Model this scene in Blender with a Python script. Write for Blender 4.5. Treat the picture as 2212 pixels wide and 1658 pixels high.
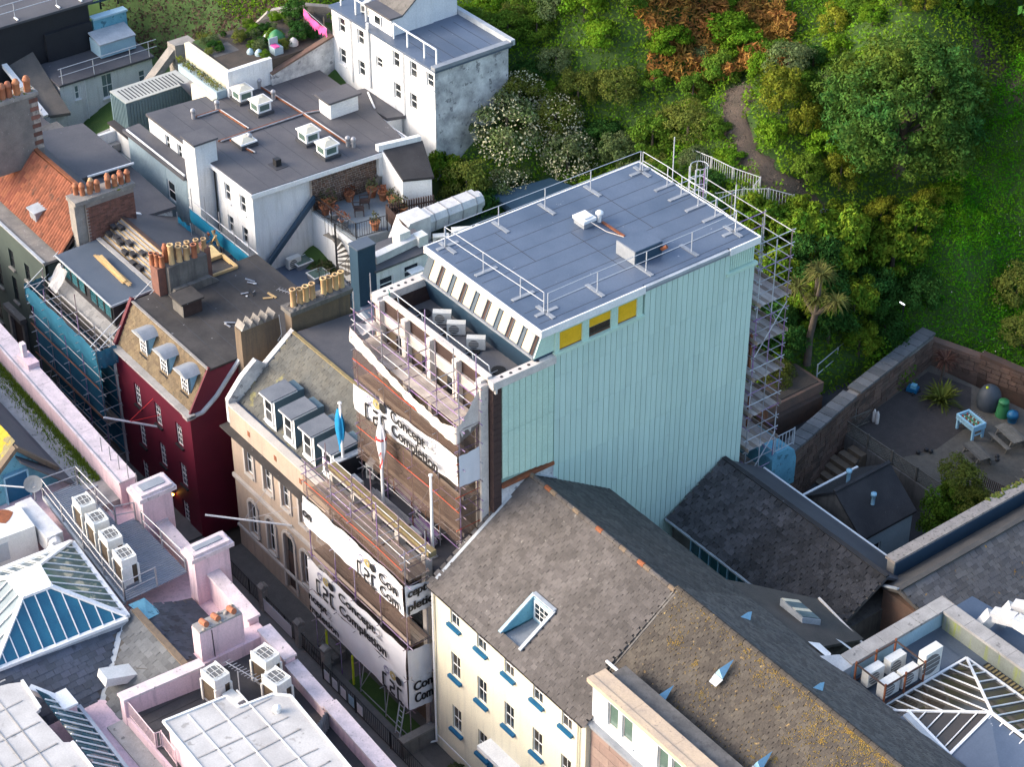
import bpy, math, random
import numpy as np
from mathutils import Vector, Matrix, Euler

for o in list(bpy.data.objects):
    bpy.data.objects.remove(o)
random.seed(11)
rng = np.random.default_rng(11)
R = math.radians
U = random.uniform
sc = bpy.context.scene
COL = sc.collection

# ------------------------------------------------------------------ camera
CAM = Vector((58.74, -40.25, 72.35))
PITCH, YAW = R(35.8), R(142.7)
FWD = Vector((math.cos(YAW) * math.cos(PITCH), math.sin(YAW) * math.cos(PITCH), -math.sin(PITCH)))
cd = bpy.data.cameras.new('camera')
cam = bpy.data.objects.new('camera', cd)
COL.objects.link(cam)
cam.location = CAM
cam.rotation_euler = FWD.to_track_quat('-Z', 'Y').to_euler()
cd.sensor_fit = 'HORIZONTAL'
cd.sensor_width = 36
cd.lens = 36 * 4550 / 2212
cd.clip_start = 1
cd.clip_end = 3000
sc.camera = cam

# ------------------------------------------------------------------ sky, sun, exposure
SUN_DIR = Vector((-0.50, -0.80, 0.46)).normalized()
w = bpy.data.worlds.new('World')
sc.world = w
w.use_nodes = True
nt = w.node_tree
bg = nt.nodes['Background']
sky = nt.nodes.new('ShaderNodeTexSky')
sky.sky_type = 'NISHITA'
sky.sun_disc = False
sky.sun_elevation = math.asin(SUN_DIR.z)
sky.sun_rotation = math.atan2(SUN_DIR.x, SUN_DIR.y)
sky.air_density = 1.0
sky.dust_density = 3.0
sky.ozone_density = 1.0
nt.links.new(sky.outputs[0], bg.inputs[0])
bg.inputs[1].default_value = 0.15
sd = bpy.data.lights.new('sun', 'SUN')
sd.energy = 0.8
sd.angle = R(35)
sd.color = (1.0, 0.89, 0.77)
so = bpy.data.objects.new('sun', sd)
COL.objects.link(so)
so.location = (-40, -60, 60)
so.rotation_euler = SUN_DIR.to_track_quat('Z', 'Y').to_euler()
vs = sc.view_settings
vs.view_transform = 'Standard'
vs.look = 'None'
vs.exposure = 1.68
vs.gamma = 1
vs.use_curve_mapping = False

# ------------------------------------------------------------------ materials
MATS = {}


def mat(name, col, col2=None, scale=0.6, rough=0.85, rnd=0.0, isl=0.0, spk=None, sscale=5.0, sthr=0.66,
        bump=0.0, bscale=25.0, metal=0.0, detail=5.0, stretch=None, spec=0.4, alpha=None, streak=None, trans=0.0, gscale=14.0, ga=0.10):
    if name in MATS:
        return MATS[name]
    m = bpy.data.materials.new(name)
    m.use_nodes = True
    t = m.node_tree
    N, L = t.nodes, t.links
    b = N['Principled BSDF']
    geo = N.new('ShaderNodeNewGeometry')
    pos = geo.outputs['Position']
    if stretch:
        vm = N.new('ShaderNodeVectorMath'); vm.operation = 'MULTIPLY'
        L.new(pos, vm.inputs[0]); vm.inputs[1].default_value = stretch
        pos2 = vm.outputs[0]
    else:
        pos2 = pos
    c = N.new('ShaderNodeRGB'); c.outputs[0].default_value = (*col, 1)
    cur = c.outputs[0]

    def noise(sc_, p=pos, det=detail):
        n = N.new('ShaderNodeTexNoise')
        n.inputs['Scale'].default_value = sc_
        n.inputs['Detail'].default_value = det
        n.inputs['Roughness'].default_value = 0.62
        L.new(p, n.inputs['Vector'])
        return n.outputs[0]

    def ramp(x, a, d):
        r = N.new('ShaderNodeMapRange')
        r.inputs[1].default_value = a; r.inputs[2].default_value = d
        L.new(x, r.inputs[0])
        return r.outputs[0]

    def mix(f, a, d, typ='MIX'):
        x = N.new('ShaderNodeMix'); x.data_type = 'RGBA'; x.blend_type = typ
        if isinstance(f, float):
            x.inputs[0].default_value = f
        else:
            L.new(f, x.inputs[0])
        L.new(a, x.inputs[6])
        if isinstance(d, tuple):
            x.inputs[7].default_value = (*d, 1)
        else:
            L.new(d, x.inputs[7])
        return x.outputs[2]
    if col2:
        cur = mix(ramp(noise(scale, pos2), 0.36, 0.64), cur, tuple(col2))
    if streak:
        vm = N.new('ShaderNodeVectorMath'); vm.operation = 'MULTIPLY'
        L.new(pos, vm.inputs[0]); vm.inputs[1].default_value = (3.0, 3.0, 0.25)
        cur = mix(ramp(noise(1.2, vm.outputs[0]), 0.5, 0.72), cur, tuple(streak))
    if spk:
        cur = mix(ramp(noise(sscale, pos, 3.0), sthr, sthr + 0.05), cur, tuple(spk))
    # fine grain and per piece variation as a multiply on value
    hs = N.new('ShaderNodeHueSaturation')
    L.new(cur, hs.inputs['Color'])
    g = ramp(noise(gscale, pos, 3.0), 0.3, 0.7)
    mm = N.new('ShaderNodeMath'); mm.operation = 'MULTIPLY_ADD'
    L.new(g, mm.inputs[0]); mm.inputs[1].default_value = 2 * ga; mm.inputs[2].default_value = 1 - ga
    val = mm.outputs[0]
    for amt, src in ((rnd, 'o'), (isl, 'i')):
        if amt:
            if src == 'o':
                oi = N.new('ShaderNodeObjectInfo'); rr = oi.outputs['Random']
            else:
                rr = geo.outputs['Random Per Island']
            a = N.new('ShaderNodeMath'); a.operation = 'MULTIPLY_ADD'
            L.new(rr, a.inputs[0]); a.inputs[1].default_value = 2 * amt; a.inputs[2].default_value = 1 - amt
            p = N.new('ShaderNodeMath'); p.operation = 'MULTIPLY'
            L.new(val, p.inputs[0]); L.new(a.outputs[0], p.inputs[1])
            val = p.outputs[0]
            h = N.new('ShaderNodeMath'); h.operation = 'MULTIPLY_ADD'
            L.new(rr, h.inputs[0]); h.inputs[1].default_value = 0.06 * amt; h.inputs[2].default_value = 0.5 - 0.03 * amt
            L.new(h.outputs[0], hs.inputs['Hue'])
    L.new(val, hs.inputs['Value'])
    L.new(hs.outputs[0], b.inputs['Base Color'])
    b.inputs['Roughness'].default_value = rough
    b.inputs['Metallic'].default_value = metal
    b.inputs['Specular IOR Level'].default_value = spec
    if bump:
        bn = N.new('ShaderNodeBump')
        bn.inputs['Strength'].default_value = bump
        bn.inputs['Distance'].default_value = 0.05
        L.new(noise(bscale, pos, 4.0), bn.inputs['Height'])
        L.new(bn.outputs[0], b.inputs['Normal'])
    out = N['Material Output']
    if trans:
        tr = N.new('ShaderNodeBsdfTranslucent'); L.new(hs.outputs[0], tr.inputs[0])
        mx = N.new('ShaderNodeMixShader'); mx.inputs[0].default_value = trans
        L.new(b.outputs[0], mx.inputs[1]); L.new(tr.outputs[0], mx.inputs[2]); L.new(mx.outputs[0], out.inputs[0])
    if alpha is not None:
        tp = N.new('ShaderNodeBsdfTransparent')
        mx = N.new('ShaderNodeMixShader'); mx.inputs[0].default_value = alpha
        L.new(tp.outputs[0], mx.inputs[1]); L.new(b.outputs[0], mx.inputs[2]); L.new(mx.outputs[0], out.inputs[0])
    MATS[name] = m
    return m


# ------------------------------------------------------------------ object helpers
WM = {}
MESH = {}


def newmesh(name, verts, faces, m=None, smooth=False):
    me = bpy.data.meshes.new(name)
    me.from_pydata([tuple(v) for v in verts], [], faces)
    if m:
        me.materials.append(m)
    if smooth:
        me.polygons.foreach_set('use_smooth', [True] * len(me.polygons))
    me.update()
    return me


def unit(shape, m):
    k = (shape, m.name)
    if k in MESH:
        return MESH[k]
    sm = False
    if shape == 'box':
        v = [(x, y, z) for x in (-.5, .5) for y in (-.5, .5) for z in (-.5, .5)]
        f = [(0, 1, 3, 2), (4, 6, 7, 5), (0, 4, 5, 1), (2, 3, 7, 6), (0, 2, 6, 4), (1, 5, 7, 3)]
    elif shape[:3] == 'cyl':
        n = int(shape[3:] or 8)
        v = [(math.cos(2 * math.pi * i / n), math.sin(2 * math.pi * i / n), z) for z in (0, 1) for i in range(n)]
        f = [(i, (i + 1) % n, n + (i + 1) % n, n + i) for i in range(n)] + [tuple(range(n))[::-1], tuple(range(n, 2 * n))]
    elif shape == 'ball':
        n, k2 = 10, 6
        v = [(math.sin(math.pi * j / k2) * math.cos(2 * math.pi * i / n), math.sin(math.pi * j / k2) * math.sin(2 * math.pi * i / n), math.cos(math.pi * j / k2)) for j in range(k2 + 1) for i in range(n)]
        f = [(j * n + i, (j + 1) * n + i, (j + 1) * n + (i + 1) % n, j * n + (i + 1) % n) for j in range(k2) for i in range(n)]
        sm = True
    MESH[k] = newmesh(shape, v, f, m, sm)
    return MESH[k]


def put(par, name, me, W, kind=None, label=None):
    o = bpy.data.objects.new(name, me)
    COL.objects.link(o)
    if par is not None:
        o.parent = par
        o.matrix_parent_inverse = WM[par.name].inverted_safe()
    o.matrix_basis = W
    WM[o.name] = W.copy()
    if kind:
        o['kind'] = kind
    if label:
        o['label'] = label
    return o


def thing(name, label, cat, loc=(0, 0, 0), group=None):
    o = bpy.data.objects.new(name, None)
    COL.objects.link(o)
    o.empty_display_size = 0.3
    W = Matrix.Translation(Vector(loc))
    o.matrix_basis = W
    WM[o.name] = W
    o['label'] = label
    o['category'] = cat
    if group:
        o['group'] = group
    return o


def tag(o, label=None, cat=None, group=None, kind=None):
    for k, v in (('label', label), ('category', cat), ('group', group), ('kind', kind)):
        if v:
            o[k] = v
    return o


def frame(c, X, Y, Z):
    return Matrix(((X[0], Y[0], Z[0], c[0]), (X[1], Y[1], Z[1], c[1]), (X[2], Y[2], Z[2], c[2]), (0, 0, 0, 1)))


def box(par, name, m, x0, x1, y0, y1, z0, z1, label=None, rz=0.0):
    W = Matrix.Translation(((x0 + x1) / 2, (y0 + y1) / 2, (z0 + z1) / 2)) @ Matrix.Rotation(rz, 4, 'Z') @ Matrix.Diagonal((abs(x1 - x0), abs(y1 - y0), abs(z1 - z0), 1))
    return put(par, name, unit('box', m), W, label=label)


def bar(par, name, m, p, q, w, h=None, up=(0, 0, 1)):
    """rectangular bar from p to q, w wide, h tall"""
    p, q = Vector(p), Vector(q)
    d = q - p
    l = d.length
    Y = d / l
    X = Y.cross(Vector(up))
    if X.length < 1e-4:
        X = Vector((1, 0, 0))
    X.normalize()
    Z = X.cross(Y)
    h = h or w
    return put(par, name, unit('box', m), frame((p + q) / 2, X * w, Y * l, Z * h))


def tube(par, name, m, p, q, r, n=6):
    p, q = Vector(p), Vector(q)
    d = q - p
    l = d.length
    Z = d / l
    X = Z.orthogonal().normalized()
    Y = Z.cross(X)
    return put(par, name, unit('cyl%d' % n, m), frame(p, X * r, Y * r, d))


def cyl(par, name, m, c, r, z0, z1, n=12):
    return put(par, name, unit('cyl%d' % n, m), Matrix.Translation((c[0], c[1], z0)) @ Matrix.Diagonal((r, r, z1 - z0, 1)))


def ball(par, name, m, c, rx, ry=None, rz=None):
    return put(par, name, unit('ball', m), Matrix.Translation(c) @ Matrix.Diagonal((rx, ry or rx, rz or rx, 1)))


def lathe(par, name, m, prof, c=(0, 0, 0), n=12):
    v, f = [], []
    for r, z in prof:
        for i in range(n):
            a = 2 * math.pi * i / n
            v.append((c[0] + r * math.cos(a), c[1] + r * math.sin(a), c[2] + z))
    for j in range(len(prof) - 1):
        for i in range(n):
            f.append((j * n + i, j * n + (i + 1) % n, (j + 1) * n + (i + 1) % n, (j + 1) * n + i))
    return put(par, name, newmesh(name, v, f, m, True), Matrix.Identity(4))


def poly(par, name, m, verts, faces, kind=None, label=None, smooth=False):
    """mesh given in world coordinates, origin moved to its first vertex"""
    o = Vector(verts[0])
    me = newmesh(name, [Vector(v) - o for v in verts], faces, m, smooth)
    return put(par, name, me, Matrix.Translation(o), kind, label)


def slab(par, name, m, pts, t=0.15, d=(0, 0, -1), kind=None, label=None):
    """polygon (counter-clockwise from outside) with thickness t along d"""
    n = len(pts)
    pts = [Vector(p) for p in pts]
    D = Vector(d) * t
    v = pts + [p + D for p in pts]
    f = [tuple(range(n)), tuple(range(2 * n - 1, n - 1, -1))] + [(i, n + i, n + (i + 1) % n, (i + 1) % n) for i in range(n)]
    return poly(par, name, m, v, f, kind, label)


def prism(par, name, m, x0, x1, prof, axis='x', label=None):
    """closed profile [(a, z)...] extruded along an axis"""
    n = len(prof)
    if axis == 'x':
        v = [(x0, a, z) for a, z in prof] + [(x1, a, z) for a, z in prof]
    else:
        v = [(a, x0, z) for a, z in prof] + [(a, x1, z) for a, z in prof]
    f = [tuple(range(n))[::-1], tuple(range(n, 2 * n))] + [(i, (i + 1) % n, n + (i + 1) % n, n + i) for i in range(n)]
    return poly(par, name, m, v, f, label=label)


def copy_tree(o, W, label=None, group=None, mats=None):
    c = o.copy()
    COL.objects.link(c)
    c.matrix_basis = W
    WM[c.name] = W
    if label:
        c['label'] = label
    if group:
        c['group'] = group

    def rec(a, b):
        for ch in a.children:
            k = ch.copy()
            COL.objects.link(k)
            k.parent = b
            rec(ch, k)
    rec(o, c)
    return c


def at(x, y, z, rz=0.0, s=1.0):
    return Matrix.Translation((x, y, z)) @ Matrix.Rotation(rz, 4, 'Z') @ Matrix.Scale(s, 4)


class Kind:
    """a template thing: the first use moves it, later ones copy it with its parts"""

    def __init__(s, root):
        s.root, s.used = root, False

    def __call__(s, x, y, z, rz=0.0, sc_=1.0, label=None, group=None):
        W = at(x, y, z, rz, sc_)
        if not s.used:
            s.used = True
            s.root.matrix_basis = W
            WM[s.root.name] = W
            if label:
                s.root['label'] = label
            if group:
                s.root['group'] = group
            return s.root
        return copy_tree(s.root, W, label, group)


class Face:
    """a vertical wall plane: kind '-y' (runs along X) or '+x' (runs along Y) or '-x', '+y'"""

    def __init__(s, kind, c):
        s.k = kind
        s.N = Vector({'-y': (0, -1, 0), '+x': (1, 0, 0), '-x': (-1, 0, 0), '+y': (0, 1, 0)}[kind])
        s.A = Vector((1, 0, 0)) if 'y' in kind else Vector((0, 1, 0))
        s.O = Vector((0, c, 0)) if 'y' in kind else Vector((c, 0, 0))

    def P(s, u, v, d=0.0):
        return s.O + s.A * u + Vector((0, 0, v)) + s.N * d

    def fbox(s, par, name, m, u0, u1, v0, v1, d0, d1, label=None):
        a, b = s.P(u0, v0, d0), s.P(u1, v1, d1)
        return box(par, name, m, min(a.x, b.x), max(a.x, b.x), min(a.y, b.y), max(a.y, b.y), v0, v1, label)

    def wall(s, par, name, m, u0, u1, v0, v1, holes=(), depth=0.2, label=None):
        us = sorted({u0, u1} | {min(max(h[i], u0), u1) for h in holes for i in (0, 1)})
        vs_ = sorted({v0, v1} | {min(max(h[i], v0), v1) for h in holes for i in (2, 3)})
        V, Fc = [], []

        def quad(a, b, c, d):
            i = len(V)
            V.extend((a, b, c, d))
            Fc.append((i, i + 1, i + 2, i + 3))
        for i in range(len(us) - 1):
            for j in range(len(vs_) - 1):
                um, vm = (us[i] + us[i + 1]) / 2, (vs_[j] + vs_[j + 1]) / 2
                if any(h[0] < um < h[1] and h[2] < vm < h[3] for h in holes):
                    continue
                quad(s.P(us[i], vs_[j]), s.P(us[i + 1], vs_[j]), s.P(us[i + 1], vs_[j + 1]), s.P(us[i], vs_[j + 1]))
        for h in holes:
            a, b, c, d = h[:4]
            for (p, q) in (((a, c), (b, c)), ((b, c), (b, d)), ((b, d), (a, d)), ((a, d), (a, c))):
                quad(s.P(*p), s.P(*q), s.P(*q, -depth), s.P(*p, -depth))
        # closing faces round the outside
        for (p, q) in (((u0, v0), (u1, v0)), ((u1, v1), (u0, v1))):
            quad(s.P(*p), s.P(*q), s.P(*q, -depth), s.P(*p, -depth))
        return poly(par, name, m, V, Fc, label=label)

    def window(s, par, u0, u1, v0, v1, mf, mg, cols=2, rows=2, inset=0.13, fw=0.06, bw=0.03, sill=None, sill_d=0.12, mid=True, name='window', so_=0.06, sh=0.1):
        parts = []
        d0, d1 = -inset - 0.035, -inset
        e = 0.012
        U0, U1, V0, V1 = u0 - e, u1 + e, v0 - e, v1 + e
        rects = [(U0, u0 + fw, V0, V1), (u1 - fw, U1, V0, V1), (u0 + fw, u1 - fw, V0, v0 + fw), (u0 + fw, u1 - fw, v1 - fw, V1)]
        iu0, iu1, iv0, iv1 = u0 + fw, u1 - fw, v0 + fw, v1 - fw
        for i in range(1, cols):
            x = iu0 + (iu1 - iu0) * i / cols
            rects.append((x - bw / 2, x + bw / 2, iv0, iv1))
        for j in range(1, rows):
            z = iv0 + (iv1 - iv0) * j / rows
            hw = 0.03 if (mid and 2 * j == rows) else bw / 2
            rects.append((iu0, iu1, z - hw, z + hw))
        V, Fc = [], []
        for k, (a, b, c, d) in enumerate(rects):
            i = len(V)
            dd = d1 - 0.002 * (k % 3) if k > 3 else d1
            for q in (d0, dd):
                V += [s.P(a, c, q), s.P(b, c, q), s.P(b, d, q), s.P(a, d, q)]
            Fc += [(i + 4, i + 5, i + 6, i + 7), (i, i + 1, i + 5, i + 4), (i + 1, i + 2, i + 6, i + 5), (i + 2, i + 3, i + 7, i + 6), (i + 3, i, i + 4, i + 7)]
        w_ = poly(par, name, mf, V, Fc)
        for i in range(cols):
            for j in range(rows):
                a = iu0 + (iu1 - iu0) * i / cols
                b = iu0 + (iu1 - iu0) * (i + 1) / cols
                c = iv0 + (iv1 - iv0) * j / rows
                d = iv0 + (iv1 - iv0) * (j + 1) / rows
                s.fbox(w_, 'pane', mg, a + .004, b - .004, c + .004, d - .004, d0 + 0.005, d0 + 0.02)
        if sill:
            s.fbox(w_, 'sill', sill, u0 - so_, u1 + so_, v0 - sh, v0 - 0.003, -inset, sill_d)
        return w_


TOCAM = lambda p: (Vector(p) - CAM).length


def shingles(par, name, m, O, A, S, wid, exp_, inside, ulen, slen, thick=0.014, lap=1.55, gap=0.012, jit=0.012, lim=300, stag=0.5, mesh=None, stuff='slates', tilt=0.035, near=None):
    """overlapping pieces laid on a slope: O eave corner, A along the eave, S up the slope"""
    O, A, S = Vector(O), Vector(A).normalized(), Vector(S).normalized()
    N = A.cross(S).normalized()
    if N.z < 0:
        N = -N
    if mesh is None:
        w2, l2, t = wid / 2 - gap / 2, exp_ * lap, thick
        v = [(-w2, 0, 0), (w2, 0, 0), (w2, l2, 0), (-w2, l2, 0), (-w2, 0, t), (w2, 0, t), (w2, l2, t), (-w2, l2, t)]
        f = [(4, 5, 6, 7), (0, 1, 5, 4), (1, 2, 6, 5), (3, 0, 4, 7)]
        mesh = newmesh(name, v, f, m)
    nv = np.array([v.co[:] for v in mesh.vertices])
    nf = [tuple(p.vertices) for p in mesh.polygons]
    mats_ = []
    for j in range(int(slen / exp_)):
        off = (j % 2) * stag * wid
        for i in range(-1, int(ulen / wid) + 2):
            u, s_ = i * wid + off + wid / 2, j * exp_
            if not inside(u, s_ + exp_ / 2):
                continue
            p = O + A * (u + U(-jit, jit)) + S * (s_ + U(-jit, jit)) + N * (0.004 + U(0, 0.008))
            ti = tilt + U(-0.012, 0.012)
            Sy = (S * math.cos(ti) - N * math.sin(ti))
            p = p + N * (ti * exp_ * lap)
            r = U(-0.02, 0.02)
            A2 = (A * math.cos(r) + Sy * math.sin(r)).normalized()
            S2 = (Sy - A2 * Sy.dot(A2)).normalized()
            N2 = A2.cross(S2)
            if N2.z < 0:
                N2 = -N2
            mats_.append((TOCAM(p if near is None else p), frame(p, A2, S2, N2)))
    mats_.sort(key=lambda q: q[0])
    for _, W in mats_[:lim]:
        put(par, name, mesh, W)
    rest = mats_[lim:]
    if rest:
        V, Fc = [], []
        o0 = rest[0][1].translation.copy()
        for _, W in rest:
            k = len(V)
            M = np.array(W)
            q = nv @ M[:3, :3].T + (M[:3, 3] - np.array(o0))
            V.extend(map(tuple, q))
            Fc.extend(tuple(k + x for x in f_) for f_ in nf)
        put(par, stuff, newmesh(stuff, V, Fc, m), Matrix.Translation(o0), kind='stuff')
    return len(mats_)

# ------------------------------------------------------------------ terrain
CP = np.array([(-60, 8, 3), (-40, 8, 3), (-20, 8, 3), (0, 8, 3), (20, 8, 3), (35, 8, 3), (-20, 14, 4.5), (-28, 20, 9), (-8, 20, 6), (0, 20, 1.5), (10, 20, 1.5),
               (25, 20, 4), (-47, 13, 6), (-60, 16, 6), (-75, 20, 8), (-45, 24, 13.5), (-60, 26, 13), (-75, 30, 14), (-35, 30, 15), (-30, 27, 12.2), (-30, 36, 18),
               (-22, 24, 9.2), (-15, 24, 8.6), (-15, 30, 12), (-15, 34, 13.5), (-18, 38, 15.5), (-15, 45, 20), (-25, 60, 31), (-45, 60, 33), (-8, 26, 8), (-6, 32, 8.6), (-9, 32, 10.5), (-6, 40, 11.5),
               (-6, 50, 18), (1, 27, .5), (4, 30, 1.2), (8, 34, 2), (0, 36, 2.2), (9, 40, 3.4), (-1, 41, 6.5), (6, 44, 7), (12, 46, 7.5), (20, 46, 7.5), (0, 55, 14.5), (12, 60, 15.5),
               (-10, 80, 34), (20, 80, 26), (-60, 100, 50), (40, 60, 13), (-90, 60, 30), (-90, 120, 55), (60, 110, 40), (0, 120, 52), (14, 30, 3), (20, 34, 3.5), (-24, 25, 7.6), (-24, 22, 7), (-2, 34.5, 1.5), (2, 37, 1.5), (6, 37, 2), (-1.5, 31, 1)], float)


def H(x, y):
    d2 = (CP[:, 0] - x) ** 2 + (CP[:, 1] - y) ** 2 + 6.0
    ww = d2 ** -1.7
    return float((ww * CP[:, 2]).sum() / ww.sum())


def Hn(x, y):
    """vectorised"""
    d2 = (CP[None, :, 0] - x[:, None]) ** 2 + (CP[None, :, 1] - y[:, None]) ** 2 + 6.0
    ww = d2 ** -1.7
    return (ww * CP[None, :, 2]).sum(1) / ww.sum(1)

# ------------------------------------------------------------------ palette
white = mat('white_render', (.74, .74, .73), (.62, .63, .64), .35, streak=(.55, .55, .54))
white_dirty = mat('dirty_white_render', (.66, .66, .65), (.30, .30, .31), .9, sscale=2.2, spk=(.22, .22, .23), sthr=.60)
white_paint = mat('white_paint', (.78, .78, .77), (.70, .70, .70), 1.5, rough=.5)
cream = mat('cream_render', (.68, .635, .49), (.62, .575, .44), .4, streak=(.55, .515, .41))
beige = mat('beige_render', (.42, .33, .26), (.36, .285, .225), .5, streak=(.30, .25, .21))
beige_trim = mat('pale_stone_trim', (.50, .46, .42), (.42, .39, .36), .8)
maroon = mat('maroon_render', (.115, .006, .022), (.085, .005, .018), .4, rough=.6)
dkgreen = mat('dark_green_render', (.055, .075, .065), (.042, .058, .052), .5)
pink = mat('pink_render', (.66, .49, .53), (.60, .44, .48), .5, streak=(.47, .35, .39))
pink_cap = mat('weathered_pink_coping', (.64, .54, .56), (.48, .41, .43), 1.6, spk=(.30, .27, .27), sthr=.63)
mint = mat('mint_cladding', (.52, .675, .60), (.475, .635, .565), .22, rough=.6, rnd=.04, ga=.05, streak=(.46, .61, .55), spk=(.38, .50, .45), sscale=2.2, sthr=.71)
mint_dark = mat('mint_shadow_joint', (.24, .36, .32), rough=.8)
mint_trim = mat('pale_mint_trim', (.50, .67, .56), (.46, .63, .53), .8, rough=.55)
felt_blue = mat('blue_grey_roof_felt', (.062, .088, .135), (.10, .13, .185), .28, rough=.42, spec=.5, spk=(.42, .43, .45), sscale=2.6, sthr=.705)
felt_dark = mat('grey_roof_felt', (.068, .068, .078), (.095, .092, .10), .5, rough=.7, spk=(.20, .20, .21), sscale=1.9, sthr=.72)
felt_black = mat('dark_mineral_roof_felt', (.030, .028, .028), (.055, .05, .048), .8, rough=.8, spk=(.5, .5, .5), sscale=3.2, sthr=.70)
felt_seam = mat('roof_felt_seam', (.045, .047, .055), rough=.7)
felt_slate = mat('smooth_slate_blue_roofing', (.065, .085, .115), (.08, .10, .13), .6, rough=.55)
lead = mat('lead_sheet', (.20, .22, .25), (.26, .28, .31), 1.2, rough=.5)
lead_dk = mat('dark_lead_sheet', (.12, .13, .15), (.155, .165, .185), 1.2, rough=.5)
lead_lt = mat('pale_lead', (.40, .43, .46), (.30, .33, .36), 1.4, rough=.55)
slate = mat('weathered_roof_slate', (.068, .061, .058), (.10, .09, .087), .8, rnd=.2, isl=.2, bump=.25, spk=(.20, .19, .17), sthr=.68)
slate_moss = mat('mossy_roof_slate', (.040, .034, .029), (.060, .051, .042), .7, rnd=.24, isl=.24, bump=.4, spk=(.22, .15, .06), sscale=5, sthr=.66)
slate_blk = mat('black_rough_slate', (.028, .028, .032), (.045, .044, .048), .8, rnd=.45, isl=.45, bump=.5, spk=(.33, .33, .33), sscale=4.5, sthr=.73)
slate_mans = mat('olive_lichen_slate', (.092, .09, .08), (.075, .078, .075), .9, rnd=.18, isl=.18, bump=.3, spk=(.15, .14, .07), sscale=1.3, sthr=.62)
slate_tan = mat('tan_mansard_slate', (.15, .108, .062), (.12, .09, .055), 1.2, rnd=.2, isl=.2, bump=.3, spk=(.10, .085, .06), sscale=3, sthr=.62)
slate_back = mat('dark_fine_slate', (.068, .064, .061), (.092, .084, .077), 1.2, isl=.3, rnd=.3, bump=.3)
slate_pink = mat('square_grey_slate', (.13, .135, .14), (.10, .105, .112), .8, isl=.22, rnd=.22, spk=(.055, .06, .066), sscale=1.0, sthr=.62)
pantile = mat('orange_clay_pantile', (.27, .092, .05), (.215, .075, .042), .8, rnd=.25, isl=.25, spk=(.13, .06, .04), sscale=1.6, sthr=.62)
clay = mat('terracotta', (.42, .17, .08), (.34, .13, .07), 3, rnd=.2)
clay_buff = mat('buff_clay', (.56, .38, .19), (.48, .32, .17), 3, rnd=.15)
brick = mat('red_brick', (.17, .075, .055), (.12, .06, .05), 3, rnd=.3, isl=.3)
mortar = mat('mortar', (.25, .22, .20), (.19, .17, .16), 2)
stone_red = mat('red_rubble_stone', (.14, .082, .06), (.10, .068, .054), 1.5, isl=.35, rnd=.35, bump=.4)
stone_grey = mat('grey_stone', (.24, .22, .20), (.17, .16, .15), 1.4, isl=.25, rnd=.25, bump=.4, spk=(.33, .32, .30), sthr=.64)
stone_cap = mat('pale_gritty_coping', (.36, .31, .27), (.27, .235, .21), 2.5, spk=(.16, .14, .12), sscale=7, sthr=.58)
render_brown = mat('brown_cement_render', (.17, .125, .085), (.13, .10, .075), .8, streak=(.10, .08, .065))
render_grey = mat('grey_cement_render', (.16, .15, .14), (.10, .095, .09), 1.1, streak=(.075, .07, .068))
concrete = mat('stained_concrete', (.36, .345, .33), (.26, .25, .24), 1.3, spk=(.15, .145, .14), sscale=1.7, sthr=.62)
concrete_green = mat('algae_stained_concrete', (.21, .235, .22), (.16, .18, .16), .8, streak=(.22, .26, .03))
conc_white = mat('bare_white_concrete', (.62, .57, .52), (.50, .46, .43), 1.8, spk=(.32, .29, .27), sthr=.66)
darkbrick = mat('dark_brown_brick', (.045, .026, .024), (.06, .035, .03), 4, isl=.3)
stone_brown = mat('brown_pink_ashlar', (.27, .19, .165), (.22, .16, .14), 1.4, rnd=.12)
asphalt = mat('asphalt', (.052, .053, .056), (.04, .04, .043), 1.5)
paving = mat('paving', (.12, .11, .105), (.095, .09, .085), 2, isl=.2, rnd=.2)
earth = mat('earth', (.075, .058, .045), (.05, .042, .034), 1.2, bump=.4)
gravel = mat('pale_gravel', (.115, .10, .082), (.085, .075, .062), 3, bump=.5, bscale=40)
dirt = mat('bare_dirt_path', (.085, .062, .048), (.055, .044, .033), 1.1, bump=.8, spk=(.12, .10, .085), sscale=3, sthr=.66)
steel = mat('galvanised_steel', (.36, .36, .38), (.29, .29, .31), 6, rough=.45, metal=.3)
steel_w = mat('pale_grey_steel', (.43, .45, .48), rough=.45)
purple = mat('purple_painted_tube', (.20, .07, .27), (.34, .30, .38), 2.5, rough=.5)
mauve = mat('brown_mauve_tube', (.16, .09, .11), (.26, .22, .24), 2.0, rough=.55)
teal_tube = mat('teal_painted_tube', (.07, .26, .24), rough=.5)
rust = mat('rust', (.26, .085, .035), (.17, .06, .03), 3)
red_tape = mat('red_orange_rope', (.48, .08, .03))
timber = mat('raw_timber', (.52, .36, .17), (.44, .30, .14), 3, rnd=.15)
board = mat('scaffold_board', (.30, .235, .19), (.22, .17, .14), 2.0, rnd=.28, stretch=(1, 8, 8))
board_pale = mat('bleached_scaffold_board', (.44, .385, .35), (.34, .29, .26), 2.0, rnd=.25)
osb = mat('timber_sheet', (.55, .42, .20), (.46, .34, .16), 4)
old_wood = mat('dark_stained_wood', (.045, .028, .025), (.065, .04, .035), 3, rnd=.2)
grey_wood = mat('weathered_grey_wood', (.14, .125, .105), (.10, .09, .075), 3, rnd=.25)
olive_wood = mat('treated_olive_timber', (.24, .19, .09), (.18, .14, .075), 3)
netting = mat('brown_debris_netting', (.115, .075, .058), (.085, .055, .044), .9, rough=.9, alpha=.58)
blue_net = mat('blue_debris_netting', (.014, .14, .22), (.01, .10, .17), .8, rough=.8, alpha=.92)
banner_m = mat('white_banner_vinyl', (.66, .66, .68), (.60, .60, .63), .8, rough=.6, ga=.03)
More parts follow.
